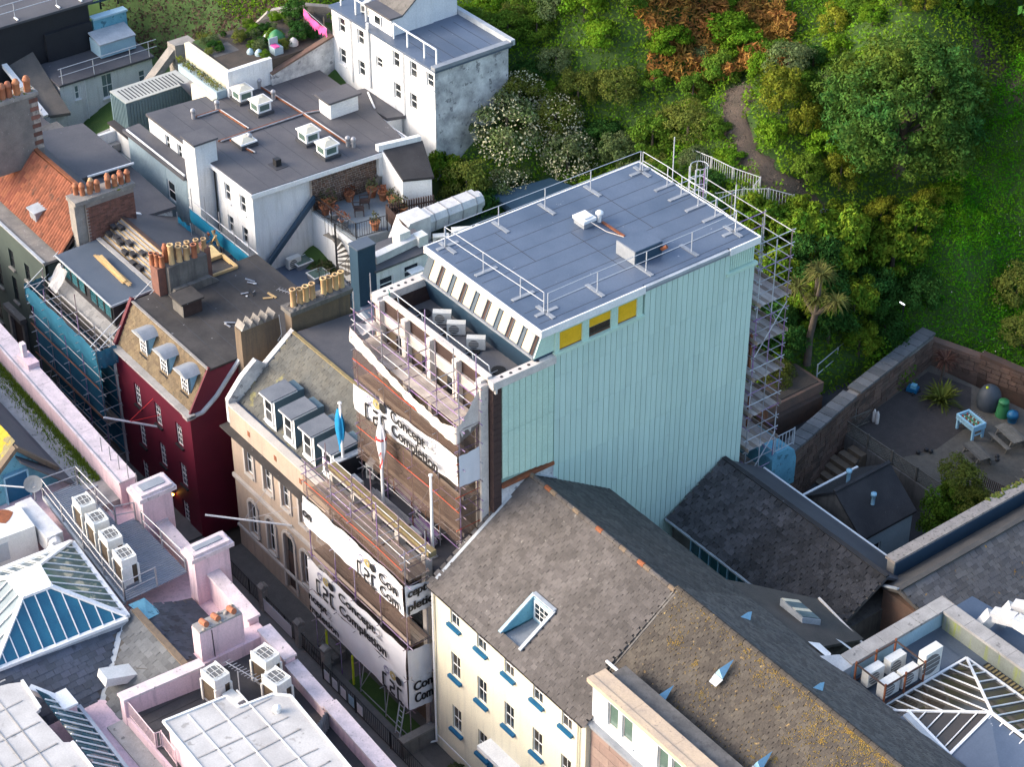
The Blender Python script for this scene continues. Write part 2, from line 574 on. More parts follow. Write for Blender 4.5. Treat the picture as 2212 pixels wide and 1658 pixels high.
tarp = mat('pale_tarpaulin', (.62, .56, .52), (.52, .46, .42), 1.2, rough=.6)
ink = mat('black_print', (.012, .012, .014), rough=.6)
ink_grey = mat('grey_print', (.30, .30, .31), rough=.6)
ink_gold = mat('gold_print', (.32, .26, .11), rough=.6)
ink_violet = mat('violet_print', (.10, .09, .20), rough=.6)
glass = mat('window_glass', (.012, .016, .02), (.03, .035, .04), 1.5, rough=.04, spec=.8)
glass_dim = mat('curtained_glass', (.06, .055, .05), (.03, .028, .026), 2.5, rough=.05, spec=.8)
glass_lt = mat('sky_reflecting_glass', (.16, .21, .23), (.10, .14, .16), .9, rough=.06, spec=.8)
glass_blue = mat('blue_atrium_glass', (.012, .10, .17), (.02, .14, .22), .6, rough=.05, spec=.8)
glass_teal = mat('teal_glass', (.03, .11, .13), (.015, .07, .09), .8, rough=.08, spec=.7)
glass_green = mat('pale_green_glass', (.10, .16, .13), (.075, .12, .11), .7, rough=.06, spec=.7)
glass_milk = mat('milky_rooflight', (.66, .60, .46), (.56, .52, .42), 2, rough=.3)
glass_brown = mat('brown_atrium_glass', (.028, .022, .016), (.045, .035, .024), .7, rough=.06, spec=.7)
yellow = mat('yellow_blind', (.80, .47, .02), (.70, .40, .015), 1.2, rough=.35)
cream_blind = mat('cream_blind', (.60, .46, .32), (.52, .40, .28), 1.5, rough=.4)
black = mat('black_metal', (.018, .018, .02), rough=.5)
black_wall = mat('matt_black_cladding', (.016, .017, .022), (.022, .023, .028), .6, rough=.6)
dkblue = mat('navy_paint', (.022, .05, .085), (.028, .062, .10), .6, rough=.45)
sill_blue = mat('blue_painted_sill', (.008, .10, .21), rough=.45)
blue_wall = mat('sky_blue_render', (.16, .40, .50), (.11, .30, .40), .9, spk=(.06, .17, .22), sscale=2.5, sthr=.60)
blue_pale = mat('pale_blue_paint', (.36, .52, .60), (.30, .45, .53), .9)
blue_grey = mat('blue_grey_weatherboard', (.30, .39, .44), (.26, .34, .39), 1, rough=.6)
dorm_blue = mat('slate_blue_cheek', (.10, .155, .19), (.08, .13, .165), 1.5)
pastel_blue = mat('pastel_blue_cheek', (.25, .46, .60), rough=.6)
cont_m = mat('blue_grey_corrugated_steel', (.13, .20, .23), (.11, .17, .20), .8, rough=.45)
cont_top = mat('pale_container_roof', (.42, .43, .40), (.36, .37, .35), 1)
acw = mat('off_white_appliance', (.66, .66, .63), (.60, .60, .57), 2, rough=.5)
ac_coil = mat('brown_coil', (.085, .06, .04), (.055, .042, .03), 3)
ac_fan = mat('fan_grille', (.13, .13, .13), rough=.6)
duct_m = mat('silver_duct_wrap', (.60, .60, .60), (.48, .48, .49), 2, rough=.35, spk=(.34, .33, .31), sthr=.66)
flag_blue = mat('bright_blue_flag', (.005, .22, .46), (.004, .17, .38), 3)
flag_red = mat('red_flag_cloth', (.55, .03, .03))
grass_m = mat('grass', (.03, .07, .012), (.045, .09, .016), 2, bump=.6)
lime = mat('lime_yellow_sleeve', (.50, .55, .02))
plastic_green = mat('green_plastic', (.03, .16, .06), rough=.5)
foos_green = mat('playing_field_green', (.01, .22, .06))
tarp_grey = mat('dark_grey_cover', (.05, .06, .075), (.035, .045, .055), 2, rough=.6)
patio = mat('pale_blue_grey_deck', (.22, .25, .27), (.18, .205, .225), 1.2)
white_roof = mat('white_coated_roof', (.48, .47, .46), (.37, .36, .355), .6, spk=(.30, .29, .28), sscale=1.3, sthr=.64)
grating = mat('steel_grating', (.23, .25, .29), (.18, .20, .24), 5, rough=.5, metal=.2)
mossgreen = mat('moss_cushion', (.09, .14, .015), (.13, .12, .02), 4, bump=.6)
lichen_m = mat('orange_lichen', (.25, .15, .02), (.12, .095, .03), 4, bump=.6)
pinkw = mat('hot_pink_cloth', (.75, .10, .32), (.65, .08, .28), 3)
lampglow = mat('warm_lamp', (.9, .5, .1))
_b = lampglow.node_tree.nodes['Principled BSDF']
_b.inputs['Emission Color'].default_value = (1, .5, .08, 1)
_b.inputs['Emission Strength'].default_value = 6


def grating_holes(m, s):
    t = m.node_tree
    return m


# ------------------------------------------------------------------ the setting
def sheet(name, m, pts, kind='structure'):
    o = poly(None, name, m, pts, [tuple(range(len(pts)))])
    o['kind'] = kind
    return o


sheet('ground', earth, [(-900, -700, -.7), (700, -700, -.7), (700, 900, -.7), (-900, 900, -.7)])
slab(None, 'street', asphalt, [(-75, -9, -.12), (40, -9, -.12), (40, -1.95, -.12), (-75, -1.95, -.12)], .3, kind='structure')
slab(None, 'pavement', paving, [(-19.9, -2.75, 0), (40, -2.75, 0), (40, -1.0, 0), (-19.9, -1.0, 0)], .35, kind='structure')
slab(None, 'pavement', paving, [(-75, -2.1, 0), (-20.05, -2.1, 0), (-20.05, -.9, 0), (-75, -.9, 0)], .35, kind='structure')
slab(None, 'forecourt', paving, [(-18.2, -1.0, .004), (40, -1.0, .004), (40, .6, .004), (-18.2, .6, .004)], .35, kind='structure')
slab(None, 'lawn', grass_m, [(-6.0, -1.0, .06), (-1.2, -1.0, .06), (-1.2, .0, .06), (-6.0, .0, .06)], .1, kind='structure')

# hill and everything behind the row
gx = np.concatenate([np.arange(-140, -62, 4.0), np.arange(-62, 26, 1.0), np.arange(26, 111, 4.0)])
gy = np.concatenate([np.arange(6, 62, 1.0), np.arange(62, 171, 4.0)])
XX, YY = np.meshgrid(gx, gy, indexing='ij')
ZZ = Hn(XX.ravel(), YY.ravel()) + rng.normal(0, .06, XX.size)
nV = np.stack([XX.ravel(), YY.ravel(), ZZ], 1)
n1, n2 = len(gx), len(gy)
Fq = [(i * n2 + j, (i + 1) * n2 + j, (i + 1) * n2 + j + 1, i * n2 + j + 1) for i in range(n1 - 1) for j in range(n2 - 1)]
hillm = mat('hill_soil_and_litter', (.045, .09, .016), (.035, .08, .012), .9, bump=.5, spk=(.07, .06, .03), sscale=1.2, sthr=.68)
tag(poly(None, 'hill', hillm, nV.tolist(), Fq, smooth=True), kind='structure')


def ribbon(name, m, pts, wid, lift=.12, edge=.5):
    V, Fc = [], []
    P = []
    for i in range(len(pts) - 1):
        for k in range(5):
            a = k / 5
            P.append((pts[i][0] * (1 - a) + pts[i + 1][0] * a, pts[i][1] * (1 - a) + pts[i + 1][1] * a))
    P.append(pts[-1])
    nw = 4
    for i, p in enumerate(P):
        q0, q1 = P[max(i - 1, 0)], P[min(i + 1, len(P) - 1)]
        dx, dy = q1[0] - q0[0], q1[1] - q0[1]
        l = math.hypot(dx, dy)
        for k in range(nw + 1):
            s_ = (k / nw - .5) * (wid + (U(-edge, edge) if k in (0, nw) else 0))
            x, y = p[0] - dy / l * s_, p[1] + dx / l * s_
            V.append((x, y, H(x, y) + lift - (.25 if k in (0, nw) else 0)))
    for i in range(len(P) - 1):
        for k in range(nw):
            a = i * (nw + 1) + k
            Fc.append((a, a + 1, a + nw + 2, a + nw + 1))
    return tag(poly(None, name, m, V, Fc, smooth=True), kind='structure')


PATH = [(-20.4, 36.6), (-19.6, 35.6), (-18.6, 34.8), (-16.5, 33.6), (-14, 33.2), (-12, 34.2), (-10.2, 35.6)]
ribbon('dirt_path', dirt, PATH, 2.3, edge=.9)
ribbon('hillside_track', dirt, [(-20, 50.5), (-15, 49), (-11, 47.5), (-7, 47.8), (-3, 46)], 2.2)

# ------------------------------------------------------------------ lettering helpers
TXT = {}


def textmesh(s, m, bold=.018):
    k = (s, m.name, bold)
    if k not in TXT:
        cu = bpy.data.curves.new('lettering', 'FONT')
        cu.body = s
        cu.offset = bold
        cu.extrude = 0.002
        ob = bpy.data.objects.new('lettering_tmp', cu)
        COL.objects.link(ob)
        bpy.context.view_layer.update()
        dg = bpy.context.evaluated_depsgraph_get()
        me = bpy.data.meshes.new_from_object(ob.evaluated_get(dg))
        bpy.data.objects.remove(ob)
        me.materials.clear()
        me.materials.append(m)
        co = np.array([v.co[:] for v in me.vertices])
        TXT[k] = (me, co.min(0), co.max(0))
    return TXT[k]


def letters(par, fc, s, m, u0, u1, v0, v1, d=.02, bold=.018, v0r=None):
    """text filling u0..u1, v0..v1; v0r gives a different baseline at the right end"""
    me, a, b = textmesh(s, m, bold)
    sx, sy = (u1 - u0) / (b[0] - a[0]), (v1 - v0) / (b[1] - a[1])
    O = fc.P(u0, v0, d)
    Ad = fc.A * sx
    if v0r is not None:
        Ad = Ad + Vector((0, 0, (v0r - v0) / (b[0] - a[0])))
    W = frame(O, Ad, Vector((0, 0, 1)) * sy, fc.N) @ Matrix.Translation((-a[0], -a[1], 0))
    if bold:
        put(par, 'lettering', me, Matrix.Translation(fc.A * .035 + fc.N * .003) @ W)
    return put(par, 'lettering', me, W)


def logo(par, fc, u0, u1, v0, v1, d=.02, dz=0.0):
    """angular c2c strokes with three round emblems over them; dz shears the right end"""
    w_, h_ = u1 - u0, (v1 - v0) * .60
    t = .085 * w_

    def pt(x, y):
        return fc.P(u0 + x * w_, v0 + y * h_ + dz * x, d)
    for st in ([(.22, .95), (.04, .95), (.04, .05), (.22, .05)], [(.38, .86), (.60, .80), (.60, .48), (.40, .40), (.40, .04), (.62, .02)], [(.97, .85), (.78, .85), (.78, .0), (.97, .0)]):
        for i in range(len(st) - 1):
            bar(par, 'logo_stroke', ink, pt(*st[i]), pt(*st[i + 1]), t, .006, up=fc.N)
    r = .15 * w_
    for k, cx_ in enumerate((.24, .55, .84)):
        c = fc.P(u0 + cx_ * w_, v0 + h_ * 1.0 + (v1 - v0) * .22 + dz * cx_, d)
        Zr = Vector((0, 0, 1))
        if k == 0:
            for j in range(16):
                a = 2 * math.pi * j / 16
                e = fc.A * math.cos(a) + Zr * math.sin(a)
                bar(par, 'logo_ray', ink_violet, c + e * r * .5, c + e * r, .022 * w_, .004, up=fc.N)
        else:
            V, Fc = [], []
            ri = .38 if k == 1 else .02
            for j in range(20):
                a = 2 * math.pi * j / 20
                e = fc.A * math.cos(a) + Zr * math.sin(a)
                V += [c + e * r * ri, c + e * r]
            Fc = [(2 * j, 2 * j + 1, (2 * j + 3) % 40, (2 * j + 2) % 40) for j in range(20)]
            poly(par, 'logo_disc', ink_gold if k == 1 else ink, V, Fc)


def cloth(par, name, m, fn, nu, nv, label=None, t=.0):
    V = [fn(i / nu, j / nv) for i in range(nu + 1) for j in range(nv + 1)]
    Fc = [(i * (nv + 1) + j, (i + 1) * (nv + 1) + j, (i + 1) * (nv + 1) + j + 1, i * (nv + 1) + j + 1) for i in range(nu) for j in range(nv)]
    return poly(par, name, m, V, Fc, smooth=True, label=label)


def ac_unit(name, label, wd=.85, dp=.35, ht=.65, fan=True, top=False, group='air conditioning units'):
    """condenser: length along local X, fan grille on local -Y"""
    r = thing(name, label, 'condenser', group=group)
    box(r, 'casing', acw, -wd / 2, wd / 2, -dp / 2, dp / 2, .06, ht)
    box(r, 'foot', black, -wd * .4, -wd * .3, -dp / 2 + .02, dp / 2 - .02, 0, .06)
    box(r, 'foot', black, wd * .3, wd * .4, -dp / 2 + .02, dp / 2 - .02, 0, .06)
    if fan:
        put(r, 'fan_grille', unit('cyl16', ac_fan), Matrix.Translation((-wd * .12, -dp / 2, ht * .53)) @ Matrix.Rotation(R(90), 4, 'X') @ Matrix.Diagonal((ht * .36, ht * .36, .012, 1)))
        for k in range(3):
            box(r, 'grille_bar', acw, -wd * .12 - ht * .36, -wd * .12 + ht * .36, -dp / 2 - .022, -dp / 2 - .012, ht * (.35 + .18 * k), ht * (.35 + .18 * k) + .02)
    box(r, 'side_grille', ac_fan, wd / 2, wd / 2 + .008, -dp * .3, dp * .3, ht * .3, ht * .8)
    return Kind(r)


# ------------------------------------------------------------------ mint clad block
g = thing('mint_clad_building', 'tall mint green clad building with blue grey flat roof and yellow windows', 'building', (-4, 11, 0))
box(g, 'core', mint_dark, -8.45, -.13, 6.9, 18.6, 0, 20.93)
box(g, 'front_core', render_brown, -8.45, -.33, 3.95, 6.88, 0, 18.19)
fx = Face('+x', 0)
rows_ = [2.0, 5.6, 8.2, 10.8, 13.4, 16.0, 18.35, 20.86]
cw = (18.66 - 6.86) / 37
for i in range(37):
    y0 = 6.86 + i * cw
    for j in range(len(rows_) - 1):
        z0, z1 = rows_[j], rows_[j + 1]
        if j == len(rows_) - 2:
            if y0 < 11.75:
                z1 = 19.55
            elif y0 > 16.9:
                z1 = 19.72
        box(g, 'cladding_panel', mint, -.12, U(-.004, .004), y0 + .006, y0 + cw - .024, z0 + .012, z1)
# front cladding strip beside the terrace
f2 = Face('+x', .05)
cw2 = (6.80 - 3.94) / 9
for i in range(9):
    for z0, z1 in ((14.12 - .04 * i, 16.6), (16.62, 19.2)):
        box(g, 'cladding_panel', mint_trim, -.1, .05 + U(-.004, .004), 3.94 + i * cw2 + .005, 3.94 + (i + 1) * cw2 - .022, z0, z1)
box(g, 'front_return_wall', mint_dark, -.30, -.11, 3.9, 6.85, 12, 19.2)
box(g, 'cladding_sill', rust, -.1, .13, 3.9, 6.82, 13.62, 13.78)
box(g, 'lower_wall', white_dirty, -.3, .02, 3.9, 6.85, 9, 13.62)
for k in range(24):
    box(g, 'brick_course', darkbrick, -.28 + .004 * (k % 2), .03 - .006 * (k % 2), 3.46, 3.9, 11.6 + k * .32, 11.6 + k * .32 + .30)
# parapet caps with holes
for nm, x0, x1, ya, yb in (('right_parapet_cap', -.28, .12, 3.4, 6.85), ('left_parapet_cap', -8.95, -8.4, 3.2, 6.15)):
    box(g, nm, conc_white, x0, x1, ya, yb, 19.22, 19.62)
    n = 5
    for k in range(n):
        cyl(g, 'cap_hole', black, ((x0 + x1) / 2, ya + .6 + (yb - ya - 1) * k / n), .08, 19.615, 19.625, 10)
box(g, 'left_parapet_wall', darkbrick, -8.85, -8.46, 3.3, 6.2, 14, 19.21)
# mansard with lit blinds
Yt, Yb2, zt, zb = 6.19, 5.74, 20.86, 19.86
slab(g, 'mansard', dkblue, [(-8.5, Yb2 + .06, zb), (-.1, Yb2 + .06, zb), (-.1, Yt + .06, zt), (-8.5, Yt + .06, zt)], .1, (0, 1, 0))
for i in range(9):
    xa = -8.0 + i * .87
    n_ = Vector((0, -(zt - zb), -(Yt - Yb2))).normalized() * .03
    def mp(x, s_):
        return Vector((x, Yb2 + .06 + (Yt - Yb2) * s_, zb + (zt - zb) * s_)) + n_
    slab(g, 'blind_panel', cream_blind, [mp(xa, .04), mp(xa + .56, .04), mp(xa + .56, .96), mp(xa, .96)], .02, (0, 1, 0))
    for q in (xa - .05, xa + .57):
        bar(g, 'mullion', dkblue, mp(q + .02, 0), mp(q + .02, 1), .05, .07)
    if i % 2:
        slab(g, 'glazing_slot', dkblue, [mp(xa + .60, .02), mp(xa + .78, .02), mp(xa + .78, .98), mp(xa + .60, .98)], .02, (0, 1, 0))
    else:
        slab(g, 'glazing_slot', old_wood, [mp(xa + .60, .02), mp(xa + .78, .02), mp(xa + .78, .98), mp(xa + .60, .98)], .02, (0, 1, 0))
box(g, 'mansard_sill', lead, -8.5, -.1, 5.68, 5.9, 19.76, 19.86)
prism(g, 'terrace_back_wall', dkblue, -8.45, -.12, [(6.2, 18.2), (6.9, 18.2), (6.9, 20.8), (6.3, 20.8), (5.78, 19.75)])
slab(g, 'terrace_floor', mat('pale_grey_felt', (.13, .13, .14), (.17, .165, .17), .7, rough=.7), [(-8.44, 3.5, 18.35), (-.32, 3.5, 18.35), (-.32, 6.21, 18.35), (-8.44, 6.21, 18.35)], .14)
# bare front wall of the terrace storey: concrete piers, beam, brown infill
for xp in (-8.35, -6.32, -4.42, -2.42, -.62):
    box(g, 'pier', conc_white, xp - .16, xp + .16, 3.16, 3.52, 12.5, 19.52)
    box(g, 'pier_bracket', conc_white, xp - .12, xp + .75, 3.5, 3.62, 19.0, 19.5)
box(g, 'front_beam', conc_white, -8.2, -.3, 3.40, 3.66, 19.56, 19.72)
for i in range(4):
    xa = (-8.19, -6.16, -4.26, -2.26)[i]
    xb = (-6.48, -4.58, -2.58, -.78)[i]
    box(g, 'infill_panel', darkbrick, xa, xb, 3.46, 3.60, 18.86, 19.54)
    box(g, 'infill_band', conc_white, xa, xb, 3.36, 3.60, 18.3, 18.84)
    box(g, 'infill_wall', render_brown, xa, xb, 3.50, 3.66, 12, 18.28)
    box(g, 'dark_window', glass, xa + .9, xb - .1, 3.44, 3.49, 16.3, 18.2)
box(g, 'front_pillar', conc_white, -.72, -.26, 3.0, 3.40, 10.5, 19.4)
# roof
slab(g, 'roof', felt_blue, [(-8.56, 6.08, 21.2), (.02, 6.08, 21.2), (.02, 11.85, 21.2), (-.12, 11.86, 21.2), (-.12, 17.0, 21.2), (.02, 17.01, 21.2), (.02, 18.78, 21.2), (-8.56, 18.78, 21.2)], .10)
for k, x in enumerate(np.arange(-7.6, 0, 1.02)):
    box(g, 'roof_seam', felt_seam, x - .012, x + .012, 6.3, 18.6, 21.196, 21.204 + .001 * (k % 2))
for ya, xa, xb in ((9.3, -7.6, -4.54), (12.1, -5.5, -1.5), (15.4, -7.6, -3.5)):
    box(g, 'roof_seam', felt_seam, xa, xb, ya - .012, ya + .012, 21.198, 21.2065)
box(g, 'front_fascia', white_paint, -8.6, .06, 6.0, 6.08, 20.9, 21.22)
box(g, 'side_fascia', white_paint, .02, .10, 6.0, 11.9, 20.84, 21.22)
box(g, 'side_fascia', white_paint, .02, .10, 16.95, 18.8, 20.86, 21.22)
box(g, 'box_gutter', lead_lt, -.12, .08, 11.95, 16.93, 21.02, 21.16)
box(g, 'gutter_lip', lead, .0, .06, 11.95, 16.93, 20.9, 21.02)
box(g, 'back_fascia', white_paint, -8.6, .06, 18.78, 18.86, 20.86, 21.22)
box(g, 'left_fascia', white_paint, -8.64, -8.56, 6.0, 18.8, 20.86, 21.22)
box(g, 'soffit', mint_trim, -8.5, -.0, 6.1, 6.9, 20.93, 21.08)
slab(g, 'mansard_end', mint_trim, [(-.12, 5.72, 19.8), (-.12, 6.9, 19.8), (-.12, 6.9, 20.93), (-.12, 6.2, 20.93)], .06, (1, 0, 0))
# clerestory with three yellow panes
for (a, b, half) in ((7.05, 8.42, 0), (8.70, 10.05, 1), (10.35, 11.55, 0)):
    wn = fx.fbox(g, 'clerestory_window', mint_trim, a - .06, b + .06, 19.72, 20.70, -.1, -.055)
    fx.fbox(wn, 'pane', yellow, a, b, 20.22 if half else 19.78, 20.64, -.052, -.04)
    if half:
        fx.fbox(wn, 'open_pane', glass_brown, a, b, 19.78, 20.2, -.09, -.045)
    for q in (a, b):
        fx.fbox(wn, 'frame_side', mint_trim, q - .06, q + .03, 19.7, 20.72, -.06, .03)
    fx.fbox(wn, 'frame_foot', rust, a, b, 19.75, 19.78, -.05, -.02)
for a, b in ((6.86, 7.0), (8.46, 8.66), (10.1, 10.30), (11.58, 11.82)):
    fx.fbox(g, 'clerestory_post', mint_trim, a, b, 19.62, 20.85, -.11, .015)
fx.fbox(g, 'clerestory_head', mint_trim, 6.86, 11.8, 20.73, 20.86, -.11, .03)
fx.fbox(g, 'clerestory_sill', mint_trim, 6.8, 11.9, 19.56, 19.71, -.11, .13)
# corner louvre panel
for i in range(12):
    y0 = 17.0 + i * .135
    fx.fbox(g, 'louvre_strip', mint_trim, y0, y0 + .105, 19.95, 20.85, -.12, -.05)
fx.fbox(g, 'louvre_sill', mint_trim, 16.86, 18.75, 19.73, 19.9, -.12, .1)


def roof_rail(name, label, runs, z, m=steel_w, plate=True, h=1.08, group=None, foot_n=None):
    """free-standing guard rail: runs of post positions; foot plates point inward"""
    r = thing(name, label, 'guard rail', (runs[0][0][0][0], runs[0][0][0][1], z), group)
    for pts, (ix, iy) in runs:
        for (x, y) in pts:
            tube(r, 'post', m, (x, y, z + .03), (x, y, z + h), .024)
            if plate:
                bar(r, 'foot_plate', lead, (x - ix * .45, y - iy * .45, z + .02), (x + ix * .75, y + iy * .75, z + .02), .2, .05)
        a, b = pts[0], pts[-1]
        for hh in (h, h * .55):
            for i in range(len(pts) - 1):
                tube(r, 'rail', m, (pts[i][0], pts[i][1], z + hh), (pts[i + 1][0], pts[i + 1][1], z + hh), .019)
    return r


roof_rail('roof_guard_rail', 'long free-standing guard rail around the blue grey flat roof', [
    ([(-8.0, 6.75), (-5.2, 6.85), (-2.6, 6.95), (-1.0, 7.0)], (0, 1)),
    ([(-.85, 7.1), (-.88, 9.9), (-.86, 12.7), (-.86, 15.4), (-.88, 18.1)], (-1, 0)),
    ([(-8.0, 6.8), (-7.98, 9.8), (-7.95, 12.5), (-7.95, 15.25), (-7.9, 18.3)], (1, 0)),
    ([(-7.8, 18.35), (-6.0, 18.37), (-4.9, 18.3), (-3.7, 18.3), (-2.5, 18.3), (-1.0, 18.2)], (0, -1))], 21.2)
# things on the roof
t = thing('roof_vent_box', 'white domed roof vent box near the middle of the blue grey roof', 'vent', (-5.7, 13.1, 21.2))
box(t, 'kerb', lead, -6.1, -5.35, 12.75, 13.4, 21.2, 21.45)
box(t, 'cap', white_paint, -6.15, -5.3, 12.7, 13.45, 21.46, 21.62)
box(t, 'cap_crown', white_paint, -6.02, -5.43, 12.83, 13.32, 21.62, 21.70)
t = thing('mushroom_vent', 'small white mushroom vent pipe beside the domed vent box', 'vent pipe', (-5.45, 13.75, 21.2))
cyl(t, 'pipe', white_paint, (-5.45, 13.75), .09, 21.2, 21.6)
lathe(t, 'cowl', white_paint, [(.09, 0), (.19, .05), (.19, .14), (.1, .22), (0, .24)], (-5.45, 13.75, 21.58))
t = thing('plant_housing', 'low blue box housing with bird droppings on the big roof', 'roof box', (-2.2, 13.4, 21.2))
box(t, 'body', felt_blue, -2.85, -1.55, 12.65, 14.2, 21.2, 21.92)
box(t, 'lit_front_panel', lead, -2.85, -1.55, 12.60, 12.65, 21.22, 21.90)  # paler tone paints in the light falling on the front
box(t, 'shaded_side_panel', dkblue, -1.55, -1.50, 12.65, 14.2, 21.22, 21.90)  # shade on this side is put in as dark blue
tube(t, 'pipe_elbow', rust, (-1.45, 14.1, 21.55), (-1.25, 14.25, 21.75), .1)
t = thing('roof_cable', 'pale cable sagging across the roof from vent to box', 'cable', (-5.4, 13.2, 21.2))
cp_ = [(-5.9, 12.9, 21.66), (-5.2, 13.1, 21.5), (-4.5, 13.4, 21.26), (-3.7, 13.75, 21.24), (-2.9, 14.0, 21.3)]
for i in range(4):
    tube(t, 'cable_length', conc_white, cp_[i], cp_[i + 1], .02)
t = thing('cable_tray', 'rusty cable tray lying on the blue grey roof', 'cable tray', (-4.4, 13.7, 21.2))
bar(t, 'tray', rust, (-5.3, 13.8, 21.25), (-3.7, 13.8, 21.25), .12, .06)
bar(t, 'tray', rust, (-3.6, 13.95, 21.25), (-2.0, 14.0, 21.25), .18, .06)

# terrace condensers and counterweighted rail
ACt = ac_unit('condenser', 'white condenser')
ACt(-6.5, 5.45, 18.36, R(50), label='white condenser on the upper terrace, nearest the left parapet')
ACt(-5.4, 5.45, 18.36, R(50), label='white condenser on the upper terrace, middle of the three')
ACt(-3.9, 5.45, 18.36, R(50), label='white condenser on the upper terrace, right of the three')
t = thing('counterweight_rail', 'pale guard rail with black round counterweights on the upper terrace', 'guard rail', (-8, 4, 18.36))
xs = [-7.6, -5.7, -3.8, -1.9, -.7]
for x in xs:
    tube(t, 'post', steel_w, (x, 4.0, 18.4), (x - .0, 3.78, 19.95), .028)
    tube(t, 'arm', steel_w, (x, 4.0, 18.42), (x, 5.15, 18.42), .028)
    cyl(t, 'counterweight', black, (x, 5.2), .33, 18.36, 18.44, 14)
for zz, yy in ((19.95, 3.78), (19.35, 3.86)):
    for i in range(4):
        tube(t, 'rail', steel_w, (xs[i], yy, zz), (xs[i + 1], yy, zz), .024)
    tube(t, 'rail', steel_w, (-8.3, yy, zz), (xs[0], yy, zz), .024)
tube(t, 'end_loop', teal_tube, (-8.3, 3.78, 19.95), (-8.3, 3.86, 19.35), .026)

# ------------------------------------------------------------------ low extension in front, with flat roof store
e = thing('stripped_extension', 'low stripped extension with flat roof full of stored scaffold tubes', 'building', (-5, 2, 0))
box(e, 'body', render_grey, -8.9, -.25, .8, 3.45, 0, 9.6)
slab(e, 'flat_roof', felt_dark, [(-8.9, .8, 9.75), (-.02, .8, 9.75), (-.02, 3.44, 9.75), (-8.9, 3.44, 9.75)], .14)
for i, x in enumerate((-8.75, -6.9, -5.15, -3.3, -1.2)):
    box(e, 'pier', conc_white, x - .14, x + .14, .36, .78, 0, 10.55)
box(e, 'front_beam', conc_white, -8.9, -.9, .40, .70, 10.57, 10.78)
for i in range(3):
    box(e, 'coping_timber', olive_wood, -8.85 + i * 2.72, -8.85 + i * 2.72 + 2.69, .34, .78, 10.80, 11.1)
for i in range(4):
    xa = (-8.6, -6.75, -5.0, -3.15)[i]
    xb = (-7.05, -5.3, -3.45, -1.35)[i]
    box(e, 'infill', render_brown, xa, xb, .5, .7, 0, 9.4)
    box(e, 'dark_opening', glass, xa + .2, xb - .2, .44, .49, 5.2, 8.6)
    box(e, 'infill_band', conc_white, xa, xb, .46, .74, 9.42, 9.9)
box(e, 'left_upstand', black_wall, -9.1, -8.92, .8, 3.4, 6, 10.9)
box(e, 'left_upstand_cap', lead_lt, -9.2, -8.85, .75, 3.4, 10.9, 10.98)

# stored scaffold tubes
def tube_rack(label, x0, y0, x1, y1, n, layers, m1, m2, posts=True):
    r = thing('tube_stack', label, 'scaffold tubes', (x0, y0, 9.76), 'tubes stored on the flat roof')
    d = Vector((x1 - x0, y1 - y0, 0))
    pn = Vector((-d.y, d.x, 0)).normalized()
    for j in range(layers):
        for i in range(n - j % 2):
            o_ = pn * ((i + .5 * (j % 2)) * .07)
            a = Vector((x0, y0, 9.98 + j * .062)) + o_ + d.normalized() * U(-.25, .25)
            tube(r, 'tube', random.choice((m1, m1, m2)), a, a + d, .026)
    for s_ in (.15, .8):
        c = Vector((x0, y0, 0)) + d * s_
        bar(r, 'bearer', old_wood, (c.x, c.y, 9.86), (c.x + pn.x * n * .07, c.y + pn.y * n * .07, 9.86), .1, .16)
        if posts:
            for q in (-.06, n * .07):
                tube(r, 'rack_post', rust, (c.x + pn.x * q, c.y + pn.y * q, 9.76), (c.x + pn.x * q, c.y + pn.y * q, 10.6), .03)
    return r


tube_rack('purple and silver tubes racked along the back of the flat roof', -6.9, 2.55, -4.5, 2.45, 9, 5, purple, steel)
tube_rack('long silver tubes lying beside the flagpole on the flat roof', -7.1, 1.35, -4.0, 1.35, 7, 3, steel, steel, False)
tube_rack('short purple tubes heaped near the slate roof verge', -4.1, 1.75, -2.3, 1.6, 9, 4, purple, steel)
ACe = ac_unit('condenser', 'white condenser', .9, .4, .95)
ACe(-8.35, 2.55, 9.76, R(-60), label='tall grey-white condenser in the back left corner of the flat roof')
ACe(-7.75, 1.15, 9.76, R(0), .85, label='white condenser behind the timber coping at the left of the flat roof')
ACe(-2.95, 1.12, 9.76, R(0), .85, label='white condenser behind the timber coping at the right of the flat roof')
t = thing('boat_hatch', 'long dark drain trough lying on the flat roof', 'trough', (-7.0, 1.9, 9.76))
prism(t, 'trough', black_wall, -7.6, -6.5, [(1.95, 9.77), (2.15, 9.77), (2.22, 9.9), (1.88, 9.9)])
tag(box(None, 'water_tank', white_paint, -1.25, -.2, 2.4, 3.1, 9.77, 10.4), 'white tank box at the right end of the flat roof', 'tank')

